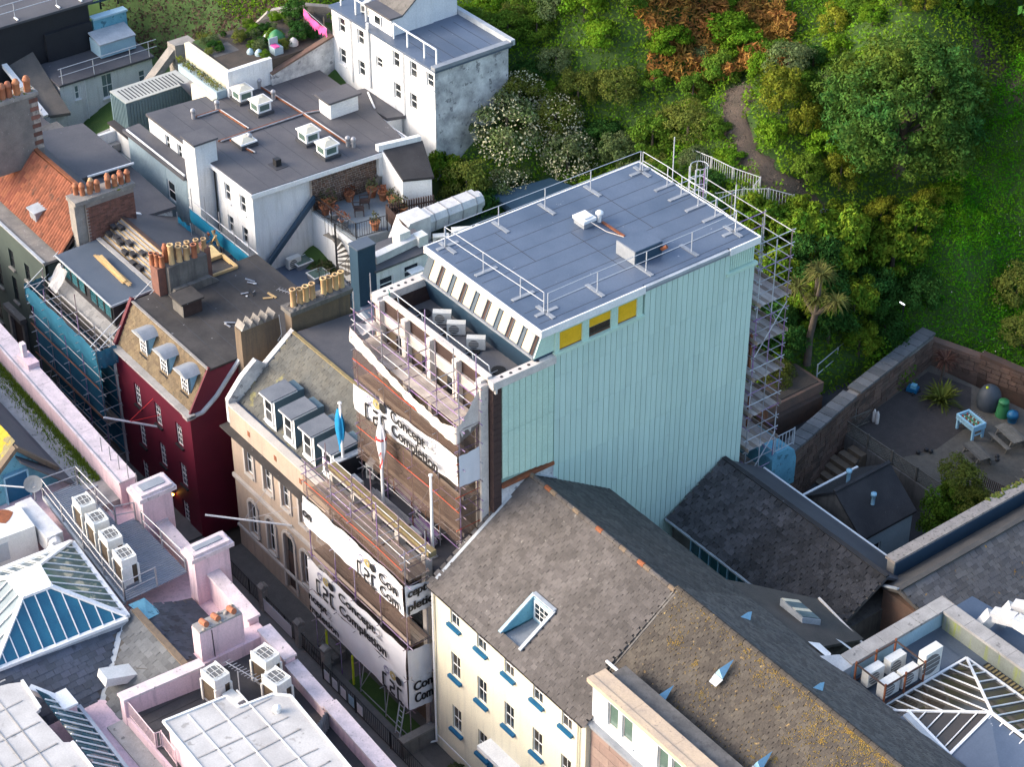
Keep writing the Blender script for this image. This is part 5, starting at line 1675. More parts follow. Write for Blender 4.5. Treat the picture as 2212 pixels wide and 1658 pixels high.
# pantile: an S-shaped tile
V, Fc = [], []
for j, yy in enumerate((0, .36)):
    for i in range(7):
        a = i / 6
        V.append((-.125 + .25 * a, yy, .095 * math.sin(a * math.pi) ** 1.0 + (.012 if j == 0 else 0)))
Fc = [(i, i + 1, 8 + i, 7 + i) for i in range(6)]
ptm = newmesh('pantile', V, Fc, pantile, True)
shingles(q_, 'pantile', pantile, (-50, .05, 9.32), (1, 0, 0), Sq, .25, .29, lambda u, s_: 0 < u < 14.3, 14.3, Sq.length, mesh=ptm, stag=0.0, tilt=.03, stuff='pantiles', jit=.006)
bar(q_, 'ridge', rust, (-52, 2.57, 12.0), (-35.7, 2.57, 12.0), .22, .14)
slab(q_, 'rear_slope', felt_dark, [(-52, 2.6, 11.95), (-35.7, 2.6, 11.95), (-35.7, 4.0, 10.75), (-52, 4.0, 10.75)], .1)
t_ = poly(q_, 'roof_dormer', lead, [(-39.9, .35, 9.55), (-39.1, .35, 9.55), (-39.1, .3, 10.35), (-39.9, .3, 10.35), (-39.9, 1.2, 10.45), (-39.1, 1.2, 10.45)], [(0, 1, 2, 3), (3, 2, 5, 4), (1, 5, 2), (0, 3, 4)])
slab(t_, 'lid', lead_lt, [(-40.0, .2, 10.4), (-39.0, .2, 10.4), (-39.0, 1.3, 10.5), (-40.0, 1.3, 10.5)], .06)
slab(q_, 'rear_flat_roof', felt_dark, [(-47, 4.0, 10.75), (-40.4, 4.0, 10.75), (-40.3, 7.2, 10.75), (-46.3, 7.2, 10.75)], .2)
slab(q_, 'rear_flat_roof', felt_dark, [(-40.6, 4.3, 10.55), (-35.8, 4.8, 9.95), (-35.6, 7.4, 9.95), (-40.9, 7.4, 10.2)], .2)
box(q_, 'rear_wall', white_dirty, -40.8, -35.75, 5.0, 7.2, 3, 9.7)
box(q_, 'rear_wall', white, -46.5, -40.9, 4.1, 7.1, 3, 10.5)
bar(q_, 'roof_pipe', white_paint, (-40.2, 4.3, 10.85), (-40.0, 7.2, 10.85), .1)
# brick stack with terracotta pots
t = thing('chimney_stack', 'broad brick chimney stack with nine terracotta pots', 'chimney', (-35.4, 3, 10))
box(t, 'core', mortar, -35.85, -35.02, 1.62, 4.58, 9.2, 12.5)
for j in range(28):
    z = 9.6 + j * .104
    for i in range(12):
        y = 1.62 + i * .247 + (j % 2) * .12
        y1 = min(y + .235, 4.58)
        if y1 - y > .05 and i + j * 12 < 300:
            box(t, 'brick', brick, -35.03, -35.0 + U(0, .012), y, y1, z, z + .09)
box(t, 'quoin_buttress', stone_grey, -35.9, -35.2, 1.0, 1.6, 8.8, 12.6)
box(t, 'cap', stone_grey, -36.0, -34.9, .95, 4.7, 12.52, 12.78)
for k in range(16):
    ball(t, 'moss_tuft', mossgreen, (U(-35.3, -34.9), U(3.4, 4.3), 12.72), U(.06, .14), U(.06, .14), U(.05, .09))
for (x, y) in ((-35.8, 1.5), (-35.5, 1.75), (-35.4, 2.15), (-35.7, 2.4), (-35.35, 2.6), (-35.35, 3.25), (-35.65, 3.4), (-35.3, 3.65), (-35.3, 4.05), (-35.6, 4.15), (-35.3, 4.45)):
    pot(t, clay if (x, y) != (-35.7, 2.4) else clay_buff, x, y, 12.75, U(.68, .8), .15, 1)
t = thing('chimney_stack', 'large lichened stone chimney with red brick quoins and four orange pots', 'chimney', (-43.3, 1.9, 12))
box(t, 'stack', stone_grey, -43.9, -43.0, -.4, 3.1, 11, 15.4)
for k in range(12):
    box(t, 'brick_quoin', brick if k % 2 else stone_cap, -43.1, -42.97, 2.72 - .12 * (k % 2), 3.13, 12 + k * .27, 12 + k * .27 + .25)
box(t, 'cap', stone_grey, -43.95, -42.9, -.45, 3.2, 15.4, 15.62)
for y in (.2, .75, 1.2, 1.6, 2.1, 2.75):
    pot(t, clay, -43.3, y, 15.6, .95, .2, 1)
for k in range(60):
    ball(t, 'moss_tuft', mossgreen, (U(-43.9, -42.95), U(-.4, 3.1), 15.6), U(.04, .1), U(.04, .1), U(.03, .06))

# ------------------------------------------------------------------ white flat-roofed block behind the row
w1 = thing('white_flat_roof_block', 'white rendered block with grey felt roof, skylights and roof pipes', 'building', (-36, 15, 0))
zr = 12.5
box(w1, 'core', white, -41.8, -30.75, 9.75, 20.2, 2, 12.2)
fw1 = Face('-y', 9.55)
wh = [(-33.6, -32.98, 10.6, 11.75), (-31.95, -31.32, 10.6, 11.75), (-33.5, -32.9, 8.55, 9.65), (-31.95, -31.32, 8.55, 9.65)]
fw1.wall(w1, 'front_wall', white, -34.4, -30.5, 2, 12.25, wh, .18)
for h in wh:
    fw1.window(w1, *h, white_paint, glass, 1, 2, inset=.08, sill=white_paint, sill_d=.1)
Face('+x', -30.5).wall(w1, 'right_wall', white, 9.55, 17.9, 2, 12.25, (), .18)
fw0 = Face('-y', 9.45)
wl = [(-40.1, -39.6, 11.0, 12.0), (-38.7, -38.2, 11.0, 12.0)]
fw0.wall(w1, 'left_front_wall', white, -42.0, -36.0, 2, 12.25, wl, .18)
for h in wl:
    fw0.window(w1, *h, white_paint, glass, 1, 2, inset=.08)
Face('+y', 20.3).wall(w1, 'rear_wall', white, -41.8, -30.6, 5, 12.25, (), .1)
slab(w1, 'roof', felt_dark, [(-42.1, 9.35, zr), (-36.0, 9.4, zr), (-30.35, 9.45, zr), (-29.9, 17.9, zr), (-30.7, 19.8, zr), (-34.6, 20.4, zr), (-41.3, 20.6, zr)], .16)
slab(w1, 'white_fascia', white_paint, [(-30.36, 9.44, zr - .05), (-30.28, 9.44, zr - .05), (-29.83, 17.9, zr - .05), (-29.92, 17.9, zr - .05)], .28)
slab(w1, 'white_fascia', white_paint, [(-36.0, 9.32, zr - .05), (-30.3, 9.37, zr - .05), (-30.3, 9.45, zr - .05), (-36.0, 9.40, zr - .05)], .22)
for k in range(9):
    y = 10.6 + k * 1.08
    box(w1, 'felt_seam', felt_seam, -41.7, -30.4, y, y + .03, zr - .003, zr + .004)
for (p, q) in (((-39.85, 11.4), (-39.8, 12.95)), ((-39.8, 12.95), (-36.85, 13.1)), ((-40.7, 16.45), (-36.55, 16.65)), ((-36.55, 16.65), (-31.7, 16.75)), ((-36.5, 11.0), (-36.4, 16.65)), ((-36.4, 16.7), (-36.1, 17.7)), ((-36.2, 11.6), (-34.2, 11.9))):
    for dz in (0, .1):
        tube(w1, 'roof_pipe', (rust, steel)[dz > 0], (p[0] + dz, p[1] + dz, zr + .08), (q[0] + dz, q[1] + dz, zr + .08), .05)
for (x, y) in ((-39.85, 11.3), (-39.9, 12.95), (-40.75, 16.4), (-31.6, 16.7), (-31.3, 16.9), (-35.3, 12.4), (-39.0, 16.3)):
    v_ = cyl(w1, 'vent_stub', steel, (x, y), .12, zr, zr + .45)
    ball(v_, 'vent_cowl', steel, (x, y, zr + .5), .17)
box(w1, 'pot_vent', black, -32.35, -32.0, 12.1, 12.45, zr, zr + .45)
box(w1, 'vent_base', felt_seam, -32.6, -31.7, 11.9, 12.7, zr + .002, zr + .03)
for i, (x, y) in enumerate(((-40.05, 14.8), (-38.15, 14.9), (-35.4, 12.1), (-33.4, 15.2), (-31.45, 15.2))):
    nm = ('farthest left', 'second from the left', 'flat one beside the pipe', 'left of the near pair', 'right of the near pair')[i]
    t = thing('skylight', 'square white skylight with milky dome on the grey felt roof, ' + nm, 'skylight', (x, y, zr), 'square skylights')
    hh = .25 if i == 2 else .75
    box(t, 'kerb', felt_seam, x - .6, x + .6, y - .55, y + .55, zr, zr + .18)
    box(t, 'upstand', white_paint, x - .45, x + .45, y - .45, y + .45, zr + .18, zr + hh)
    if i != 2:
        for s_, ax in ((-.46, 'y'), (.46, 'x')):
            if ax == 'y':
                box(t, 'side_pane', glass_green, x - .32, x + .32, y - .462, y - .45, zr + .3, zr + hh - .1)
            else:
                box(t, 'side_pane', glass_green, x + .45, x + .462, y - .32, y + .32, zr + .3, zr + hh - .1)
    box(t, 'frame', white_paint, x - .54, x + .54, y - .54, y + .54, zr + hh, zr + hh + .08)
    poly(t, 'dome', glass_milk, [(x - .48, y - .48, zr + hh + .08), (x + .48, y - .48, zr + hh + .08), (x + .48, y + .48, zr + hh + .08), (x - .48, y + .48, zr + hh + .08), (x - .15, y - .15, zr + hh + .26), (x + .15, y - .15, zr + hh + .26), (x + .15, y + .15, zr + hh + .26), (x - .15, y + .15, zr + hh + .26)], [(0, 1, 5, 4), (1, 2, 6, 5), (2, 3, 7, 6), (3, 0, 4, 7), (4, 5, 6, 7)])
t = thing('roof_access_box', 'white weatherboarded access box with dark lid on the grey felt roof', 'roof box', (-35.5, 18.6, zr))
box(t, 'walls', white_paint, -36.05, -34.85, 17.65, 19.6, zr, 13.55)
for k in range(6):
    box(t, 'weatherboard', white_paint, -34.85, -34.83 + .004 * (k % 2), 17.66, 19.6, zr + .03 + k * .17, zr + .18 + k * .17)
box(t, 'lid', felt_dark, -36.2, -34.65, 17.45, 19.75, 13.56, 13.68)
# square white tower
t = thing('white_tower', 'square white rendered stair tower with flat dark cap', 'tower', (-35.3, 9.2, 3))
box(t, 'shaft', white, -36.05, -34.75, 8.5, 9.9, 2, 13.85)
box(t, 'cap', felt_dark, -36.15, -34.65, 8.4, 10.0, 13.86, 13.98)
tube(t, 'downpipe', black, (-34.55, 9.5, 3), (-34.55, 9.5, 12.3), .05)
# blue-grey weatherboard link between
t = thing('weatherboard_link', 'pale blue-grey weatherboarded wing beside the white tower', 'building', (-39, 8.6, 4))
fl = Face('-y', 8.5)
fl.wall(t, 'wall', blue_grey, -43.0, -36.1, 2, 11.0, [(-38.6, -37.7, 8.7, 10.0)], .15)
fl.window(t, -38.6, -37.7, 8.7, 10.0, white_paint, glass, 1, 2, inset=.06, fw=.09)
for k in range(34):
    x = -43 + k * .2
    if not -38.8 < x < -37.6:
        fl.fbox(t, 'board', blue_grey, x, x + .17, 6, 10.95, .001, .022)
box(t, 'core', blue_grey, -43, -36.1, 8.68, 9.42, 2, 10.95)
slab(t, 'roof', felt_dark, [(-43.3, 8.3, 11.25), (-36.1, 8.3, 11.25), (-36.1, 9.45, 11.3), (-43.3, 9.45, 11.3)], .2)
tube(t, 'roof_pipe', white_paint, (-43, 8.45, 11.32), (-36.2, 8.45, 11.32), .06)
# small walled court in front of the container
t = thing('court_wall', 'low white court walls with black felt coping', 'wall', (-44.5, 9, 6))
box(t, 'wall', white, -47.5, -42.1, 9.5, 9.75, 3, 9.4)
box(t, 'coping', felt_black, -47.6, -42.1, 9.4, 9.9, 9.42, 9.52)
slab(t, 'pale_top', concrete, [(-48.2, 8.9, 8.6), (-46.3, 8.6, 8.6), (-46.2, 10.6, 8.6), (-48.5, 10.6, 8.6)], .5)
box(t, 'inner_wall', white, -46.9, -46.7, 7.3, 9.5, 3, 9.3)
slab(None, 'courtyard', patio, [(-46.6, 7.3, 8.0), (-42.1, 7.3, 8.0), (-42.1, 9.5, 8.0), (-46.6, 9.5, 8.0)], .3, kind='structure')

# shipping container
t = thing('shipping_container', 'blue-grey corrugated shipping container with ribbed pale roof', 'container', (-48.3, 13, 8))
xa, xb, ya, yb, za, zb_ = -49.35, -47.3, 10.65, 15.35, 8.15, 10.5
box(t, 'body', cont_m, xa + .06, xb - .06, ya + .06, yb - .06, za, zb_ - .02)
for i in range(22):
    y = ya + .1 + i * (yb - ya - .2) / 22
    box(t, 'side_rib', cont_m, xb - .06, xb, y, y + .12, za + .05, zb_ - .15)
for i in range(9):
    x = xa + .1 + i * .21
    box(t, 'end_rib', cont_m, x, x + .11, ya, ya + .06, za + .05, zb_ - .15)
box(t, 'roof_sheet', cont_top, xa, xb, ya, yb, zb_ - .02, zb_ + .03)
for i in range(17):
    y = ya + .35 + i * (yb - ya - .6) / 17
    box(t, 'roof_rib', black_wall, xa + .3, xb - .25, y, y + .09, zb_ + .03, zb_ + .036)
for x in (xa, xb - .1):
    for y in (ya, yb - .1):
        box(t, 'corner_post', cont_m, x, x + .1, y, y + .1, za - .02, zb_ - .03)

# ------------------------------------------------------------------ white house, upper left
t = thing('white_cottage', 'white cottage with lead-edged flat roof and railing, upper left', 'house', (-57.5, 14, 3))
fc = Face('+x', -56.2)
ch = [(11.4, 11.75, 6.75, 7.75), (13.38, 14.2, 6.2, 7.9), (16.1, 16.6, 6.5, 7.35)]
fc.wall(t, 'front_wall', blue_pale if False else white, 10.4, 17.2, 2, 8.1, ch, .18)
for h in ch:
    fc.window(t, *h, white_paint, glass_lt, 1 if h[1] - h[0] < .6 else 2, 2, inset=.06, fw=.07, sill=white_paint, sill_d=.12)
box(t, 'core', white, -59.3, -56.4, 10.45, 17.2, 2, 8.05)
slab(t, 'roof', felt_dark, [(-59.3, 10.3, 8.3), (-56.0, 10.3, 8.2), (-56.0, 17.3, 8.2), (-59.3, 17.3, 8.3)], .14)
tube(t, 'downpipe', white_paint, (-56.12, 12.15, 3), (-56.12, 12.15, 8), .05)
for y in (10.6, 12.9, 15.6, 17.0):
    tube(t, 'rail_post', steel_w, (-56.1, y, 7.9), (-56.1, y, 9.3), .03)
for z in (8.8, 9.3):
    tube(t, 'rail', steel_w, (-56.1, 10.4, z), (-56.1, 17.6, z), .025)
t = thing('black_clad_wall', 'tall matt black clad wall with stepped panel, top left', 'building', (-60, 12, 8))
box(t, 'wall', black_wall, -67, -59.4, 6.0, 14.6, 4, 11.6)
box(t, 'raised_panel', black_wall, -59.4, -59.15, 11.2, 14.6, 8.35, 10.3)
slab(t, 'roof', felt_dark, [(-67, 5.8, 11.75), (-59.2, 5.8, 11.75), (-59.2, 14.9, 11.7), (-67, 14.9, 11.7)], .15)
for y in (7.0, 9.6, 12.6, 14.2):
    tube(t, 'rail_post', steel_w, (-59.8, y, 11.75), (-59.8, y, 12.85), .03)
    bar(t, 'rail_foot', white_paint, (-59.9, y, 11.78), (-59.4, y, 11.78), .12, .06)
for z in (12.3, 12.85):
    tube(t, 'rail', steel_w, (-59.8, 5.5, z), (-59.8, 14.6, z), .028)
t = thing('blue_rendered_wall', 'peeling sky blue rendered wall with pale coping, top left', 'wall', (-58.5, 16, 8))
box(t, 'upper_wall', blue_wall, -59.35, -59.0, 14.7, 17.1, 8.3, 10.4)
box(t, 'coping', blue_pale, -59.5, -58.85, 14.65, 17.15, 10.42, 10.55)
box(t, 'lower_box', blue_pale, -58.95, -57.5, 14.2, 16.8, 8.35, 9.35)
slab(t, 'sloped_top', lead_lt, [(-58.98, 14.15, 9.7), (-57.45, 14.15, 9.36), (-57.45, 16.85, 9.36), (-58.98, 16.85, 9.7)], .1)
t = thing('slatted_fence', 'dark horizontal slatted screen above the blue wall', 'fence', (-60.5, 14.6, 10.5))
for k in range(5):
    bar(t, 'slat', dkblue, (-60.5, 14.6, 10.9 + k * .25), (-60.3, 17.3, 10.9 + k * .25), .04, .14)
for y in (14.6, 16.0, 17.3):
    bar(t, 'post', black, (-60.45, y, 10.3), (-60.45, y, 12.2), .1)
bar(t, 'white_gutter', white_paint, (-60.2, 16.3, 11.2), (-59.2, 18.2, 11.6), .3, .2)
# roofs at the left edge
t = thing('slate_lean_to', 'dark slate lean-to roof with white parapet at the left edge', 'building', (-58, 8, 4))
slab(t, 'roof', slate_back, [(-60.5, 8.2, 9.3), (-55.3, 8.8, 6.8), (-54.6, 10.2, 6.9), (-59.6, 10.3, 9.4)], .2)
bar(t, 'verge', white_paint, (-60.4, 8.1, 9.4), (-55.1, 8.7, 6.9), .35, .25)
box(t, 'front_wall', white_dirty, -55.6, -55.2, 6.0, 10.2, 1, 6.7)
slab(t, 'lower_roof', felt_dark, [(-60, 3.5, 7.3), (-52.5, 3.5, 7.3), (-52.3, 8.2, 7.3), (-60, 8.0, 7.3)], .25)
box(t, 'lower_core', white, -60, -52.6, 3.6, 8.0, 1, 7.05)
tube(t, 'roof_pole', steel_w, (-56.5, 6.5, 8.0), (-54, 8.0, 8.1), .06)
box(t, 'stone_stack', stone_grey, -61, -60.2, 6.6, 8.2, 8, 11.2)
box(t, 'stack_cap', lichen_m, -61.05, -60.15, 6.55, 8.25, 11.2, 11.5)
t = thing('roof_clutter', 'pale boards and grey wire netting stacked on the low roof', 'boards', (-47, 5.4, 9))
for k in range(3):
    bar(t, 'board', concrete, (-49.5 + k * .3, 4.2 + k * .5, 9.6), (-47.4 + k * .3, 6.3 + k * .4, 9.6), .5, .06)
box(t, 'support', render_grey, -49.6, -46.6, 4.4, 7.0, 6, 9.5)
for k in range(3):
    cloth(t, 'wire_net', steel, lambda a, b: (-46.9 + a * 2.2, 4.3 + a * .6 + .1 * k, 9.5 - b * .5 - a * .3), 2, 1)

# ------------------------------------------------------------------ garden terrace, top
slab(None, 'garden_terrace', earth, [(-45.8, 14.6, 14.0), (-41.0, 14.6, 14.0), (-40.8, 22.2, 14.0), (-45.8, 23.2, 14.0)], 5, kind='structure')
t = thing('garden_wall', 'cream and white retaining wall of the rooftop garden', 'wall', (-43, 14.5, 8))
box(t, 'front_wall', cream, -45.8, -41.0, 14.3, 14.6, 12.3, 14.15)
box(t, 'side_wall', white, -41.05, -40.75, 14.3, 17.4, 7, 14.2)
box(t, 'front_planter', blue_grey, -45.6, -41.0, 13.6, 14.28, 12.5, 13.0)
box(t, 'lower_wall', cream, -43.6, -41.0, 13.3, 13.58, 8, 12.6)
box(t, 'side_lower_wall', white, -40.9, -40.6, 13.3, 20.2, 7, 12.45)
t = thing('rubble_wall', 'mottled white stone wall climbing to the tall white house', 'wall', (-40.7, 19, 12))
slab(t, 'wall_face', white_dirty, [(-40.85, 17.2, 13.2), (-40.55, 17.2, 13.2), (-40.55, 21.7, 14.4), (-40.85, 21.7, 14.4)], 4)
bar(t, 'coping', stone_red, (-40.7, 17.2, 13.25), (-40.7, 21.7, 14.45), .4, .12)
t = thing('stone_arch', 'weathered grey stone buttress behind the container', 'wall', (-47.5, 15, 8))
slab(t, 'buttress', stone_grey, [(-51.2, 15.9, 11.6), (-50.2, 15.9, 11.7), (-50.0, 17.4, 11.6), (-51.2, 17.4, 11.6)], 5)
slab(t, 'slope', stone_grey, [(-51.2, 13.4, 9.0), (-50.5, 13.4, 9.0), (-50.3, 15.9, 11.4), (-51.0, 15.9, 11.4)], .6)
tag(cloth(None, 'shade_sail', mat('grey_sail_cloth', (.26, .25, .25), rough=.8), lambda a, b: (-46.4 + a * 2.6, 15.2 - b * 1.6 + .2 * a, 11.6 - a * .9 - .6 * math.sin(math.pi * b) * (1 - .3 * a) + b * .2), 8, 8), 'grey sagging shade sail beside the container', 'shade sail')

# ------------------------------------------------------------------ tall white house with flat roof
h2 = thing('tall_white_house', 'tall white house with flat blue-grey roof and penthouse, top of the picture', 'house', (-35, 24, 8))
ft = Face('-y', 21.7)
th_ = [(x, x + .72, a, b_) for (x, a, b_) in ((-39.9, 15.05, 16.05), (-37.87, 15.05, 16.05), (-39.95, 12.95, 13.98), (-37.9, 12.95, 13.98), (-35.95, 14.3, 15.0), (-34.15, 15.05, 16.1), (-32.4, 15.1, 16.15), (-30.72, 15.2, 16.1), (-34.12, 13.0, 14.05), (-32.48, 13.0, 14.05))]
ft.wall(h2, 'front_wall', white, -40.6, -29.9, 7, 16.35, th_, .2)
for h in th_:
    ft.window(h2, *h, white_paint, glass, 1, 2, inset=.1, fw=.07, sill=white_paint, sill_d=.06)
Face('+x', -29.9).wall(h2, 'right_wall', white_dirty, 21.7, 27.0, 7, 16.35, (), .2)
box(h2, 'core', white, -40.55, -30.12, 21.92, 27, 7, 16.3)
slab(h2, 'roof', felt_blue, [(-40.7, 21.55, 16.5), (-29.75, 21.65, 16.5), (-29.75, 27.1, 16.5), (-40.7, 27.1, 16.5)], .15)
box(h2, 'roof_kerb', lead, -30.1, -29.7, 21.6, 27.2, 16.5, 16.72)
bar(h2, 'rear_kerb', lead_lt, (-40.7, 27.2, 16.65), (-29.7, 27.2, 16.65), .3, .35)
for k in range(5):
    box(h2, 'felt_seam', felt_seam, -34.3, -30.1, 22.6 + k * .9, 22.63 + k * .9, 16.497, 16.504)
tube(h2, 'soil_pipe', white_paint, (-36.55, 21.6, 12.6), (-36.55, 21.6, 16.9), .09)
tube(h2, 'soil_pipe', white_paint, (-33.0, 21.62, 12.2), (-33.0, 21.62, 16.3), .05)
tube(h2, 'soil_pipe', white_paint, (-38.5, 21.62, 12.2), (-38.5, 21.62, 16.3), .05)
pen = box(h2, 'penthouse', white, -37.2, -34.9, 22.2, 25.2, 16.5, 17.6)
slab(pen, 'penthouse_roof', felt_dark, [(-37.4, 22.0, 17.72), (-34.75, 22.0, 17.72), (-34.75, 22.9, 17.72), (-37.4, 22.9, 17.72)], .12)
slab(pen, 'penthouse_slope', render_grey, [(-37.4, 22.9, 17.72), (-34.75, 22.9, 17.72), (-34.75, 25.3, 19.6), (-37.4, 25.3, 19.6)], .12)
poly(pen, 'penthouse_side', white, [(-34.88, 22.2, 16.5), (-34.88, 25.2, 16.5), (-34.88, 25.2, 19.45), (-34.88, 22.9, 17.62), (-34.88, 22.2, 17.62)], [(0, 1, 2, 3, 4)])
box(pen, 'upper_box', white, -37.2, -34.95, 25.2, 27, 16.5, 19.5)
Face('-y', 22.18).window(pen, -36.6, -35.9, 16.75, 17.35, white_paint, glass, 1, 1, inset=-.06, name='penthouse_window')
for xs_ in ([-34.6, -33.2, -31.5, -30.3], [-40.2, -38.6, -37.5]):
    for x in xs_:
        bar(h2, 'rail_post', white_paint, (x, 22.15, 16.5), (x, 22.15, 17.5), .08)
    for i in range(len(xs_) - 1):
        bar(h2, 'rail', white_paint, (xs_[i], 22.15, 17.5), (xs_[i + 1], 22.15, 17.5), .07)
ACtw = ac_unit('condenser', 'white condenser', .8, .35, .6)
for x, nm in ((-38.6, 'farther'), (-37.85, 'nearer')):
    ACtw(x, 22.9, 16.52, R(-60), label='white condenser on the tall white house roof, the %s one' % nm)
# low felt link between the white blocks
t = thing('low_link_roof', 'mossy low felt roof between the two white blocks', 'building', (-35, 20.8, 9))
slab(t, 'roof', felt_dark, [(-37.5, 20.3, 12.3), (-33.3, 20.6, 12.3), (-32.9, 21.65, 12.3), (-37.2, 21.65, 12.3)], .2)
box(t, 'wall', white, -37.3, -33.2, 20.4, 21.6, 8, 12.08)
tube(t, 'pipe', white_paint, (-36.5, 21.4, 12.4), (-34.6, 20.6, 12.4), .06)

# ------------------------------------------------------------------ pot terrace and lower skylit roof
t = thing('lean_to_shed', 'white gabled shed with dark slate roof beside the pot terrace', 'shed', (-28.5, 18.5, 10))
slab(t, 'roof', slate_blk, [(-30.0, 18.0, 12.6), (-27.4, 17.6, 11.9), (-26.6, 19.2, 11.9), (-29.4, 20.4, 12.6)], .15)
slab(t, 'wall', white, [(-30.0, 17.9, 12.5), (-27.45, 17.6, 11.75), (-26.7, 19.1, 11.75), (-29.5, 20.2, 12.5)], 3.0)
slab(t, 'parapet', white, [(-30.25, 17.7, 12.9), (-29.95, 17.7, 12.9), (-29.4, 20.3, 12.9), (-29.7, 20.3, 12.9)], 2)
slab(None, 'pot_terrace', patio, [(-31.2, 13.3, 10.0), (-26.2, 13.5, 10.0), (-25.9, 15.6, 10.0), (-28.3, 17.6, 10.0), (-30.4, 18.2, 10.0)], 2.6, kind='structure')
t = thing('rubble_stone_wall', 'rubble stone wall with pale pointing below the felt roof', 'wall', (-30.4, 15.5, 10))
box(t, 'backing', mat('pale_pointing', (.42, .37, .33), (.36, .32, .29), 3), -30.55, -30.3, 13.3, 17.85, 10, 12.25)
for j in range(15):
    y = 13.32
    while y < 17.75:
        w_ = U(.14, .36)
        if y + w_ > 17.85: break
        box(t, 'stone', stone_red, -30.31, -30.27 + U(0, .03), y, y + w_ - .045, 10.05 + j * .147, 10.05 + j * .147 + U(.09, .115))
        y += w_
box(t, 'coping', dkblue, -30.6, -30.2, 13.25, 17.9, 12.26, 12.36)
# terrace balustrade
def railing(name, label, pts, z0, z1, m, sp=.14, rr=.012, zs=None, cat='railing', bal='baluster', posts=True):
    r = thing(name, label, cat, (pts[0][0], pts[0][1], z0))
    Z = lambda i, s_: (zs[i] * (1 - s_) + zs[i + 1] * s_) if zs else 0
    for i in range(len(pts) - 1):
        a, b_ = Vector(pts[i]).to_2d(), Vector(pts[i + 1]).to_2d()
        L = (b_ - a).length
        for zz in (z0 + .1, z1):
            tube(r, 'rail', m, (a.x, a.y, zz + Z(i, 0)), (b_.x, b_.y, zz + Z(i, 1)), .022)
        n = max(1, int(L / sp))
        for k in range(n):
            s_ = (k + .5) / n
            p = a.lerp(b_, s_)
            tube(r, bal, m, (p.x, p.y, z0 + .1 + Z(i, s_)), (p.x, p.y, z1 + Z(i, s_)), rr, 4)
        if posts:
            tube(r, 'post', m, (a.x, a.y, z0 + Z(i, 0)), (a.x, a.y, z1 + .05 + Z(i, 0)), .03)
    if posts:
        p = pts[-1]
        tube(r, 'post', m, (p[0], p[1], z0 + Z(len(pts) - 2, 1)), (p[0], p[1], z1 + .05 + Z(len(pts) - 2, 1)), .03)
    return r


railing('terrace_railing', 'black iron railing round the pot terrace', [(-31.0, 13.4), (-28.6, 13.45), (-26.3, 13.6), (-26.0, 15.5)], 10.0, 11.0, black)
lr = slab(None, 'lower_flat_roof', felt_blue, [(-33.5, 8.0, 7.0), (-25.6, 8.2, 7.0), (-25.8, 13.3, 7.0), (-33.0, 13.3, 7.0)], 3)
tag(lr, 'low blue-grey flat roof with two glass rooflights behind the maroon house', 'roof')
tag(box(None, 'terrace_retaining_wall', white, -31.1, -26.3, 13.28, 13.4, 7, 9.9), 'white retaining wall below the pot terrace railing', 'wall')
railing('lower_railing', 'low black railing along the front of the lower blue roof', [(-29.5, 8.9), (-26.4, 9.2), (-25.6, 10.6), (-25.5, 13.0)], 7.0, 8.0, black)
for x, y, nm in ((-29.9, 12.1, 'nearer the white wall'), (-28.2, 12.1, 'nearer the spiral stair')):
    t = thing('flat_rooflight', 'flat greenish glass rooflight on the lower blue roof, ' + nm, 'rooflight', (x, y, 7), 'flat rooflights')
    box(t, 'kerb', lead, x - .4, x + .4, y - .48, y + .48, 7, 7.3)
    box(t, 'frame', white_paint, x - .45, x + .45, y - .54, y + .54, 7.3, 7.36)
    box(t, 'pane', glass_green, x - .38, x + .38, y - .47, y + .47, 7.36, 7.375)
# diagonal dark stair flashing on the white wall
t = thing('stair_string', 'dark sloping stair string against the white wall', 'stair', (-31, 10, 7))
slab(t, 'string', dkblue, [(-30.3, 9.6, 7.5), (-30.05, 9.6, 7.5), (-30.05, 13.35, 11.05), (-30.3, 13.35, 11.05)], .35)
ACp = ac_unit('condenser', 'white condenser', .85, .35, .7)
ACp(-30.0, 11.6, 7.02, R(90), label='white condenser against the white wall by the brush heap')
# spiral stair
t = thing('spiral_staircase', 'black iron spiral staircase from the lower roof to the pot terrace', 'stairs', (-26.9, 12.6, 7))
tube(t, 'newel', black, (-26.9, 12.6, 7), (-26.9, 12.6, 11.1), .06)
for k in range(14):
    a = -2.0 + k * .38
    z = 7.2 + k * .21
    slab(t, 'tread', grey_wood, [(-26.9, 12.6, z), (-26.9 + 1.05 * math.cos(a), 12.6 + 1.05 * math.sin(a), z), (-26.9 + 1.05 * math.cos(a + .36), 12.6 + 1.05 * math.sin(a + .36), z)], .05)
    for q in (0, .19):
        c_ = (-26.9 + 1.05 * math.cos(a + q), 12.6 + 1.05 * math.sin(a + q))
        tube(t, 'baluster', black, (*c_, z), (*c_, z + .95), .013, 4)
    a2 = a + .38
    tube(t, 'handrail', black, (-26.9 + 1.05 * math.cos(a), 12.6 + 1.05 * math.sin(a), z + .95), (-26.9 + 1.05 * math.cos(a2), 12.6 + 1.05 * math.sin(a2), z + 1.16), .022)
# terrace furniture and pots
def armchair(label, x, y, rz):
    r = thing('garden_chair', label, 'chair', group='terrace chairs')
    box(r, 'seat', old_wood, -.27, .27, -.27, .27, .38, .44)
    bar(r, 'backrest', old_wood, (0, .27, .44), (0, .42, 1.05), .5, .04)
    for sx in (-.26, .26):
        for sy in (-.25, .25):
            tube(r, 'leg', old_wood, (sx, sy, 0), (sx, sy, .62 if sy < 0 else .45), .025)
        bar(r, 'armrest', old_wood, (sx, -.28, .63), (sx, .3, .66), .06, .03)
    r.matrix_basis = at(x, y, 10.0, rz)
    return r


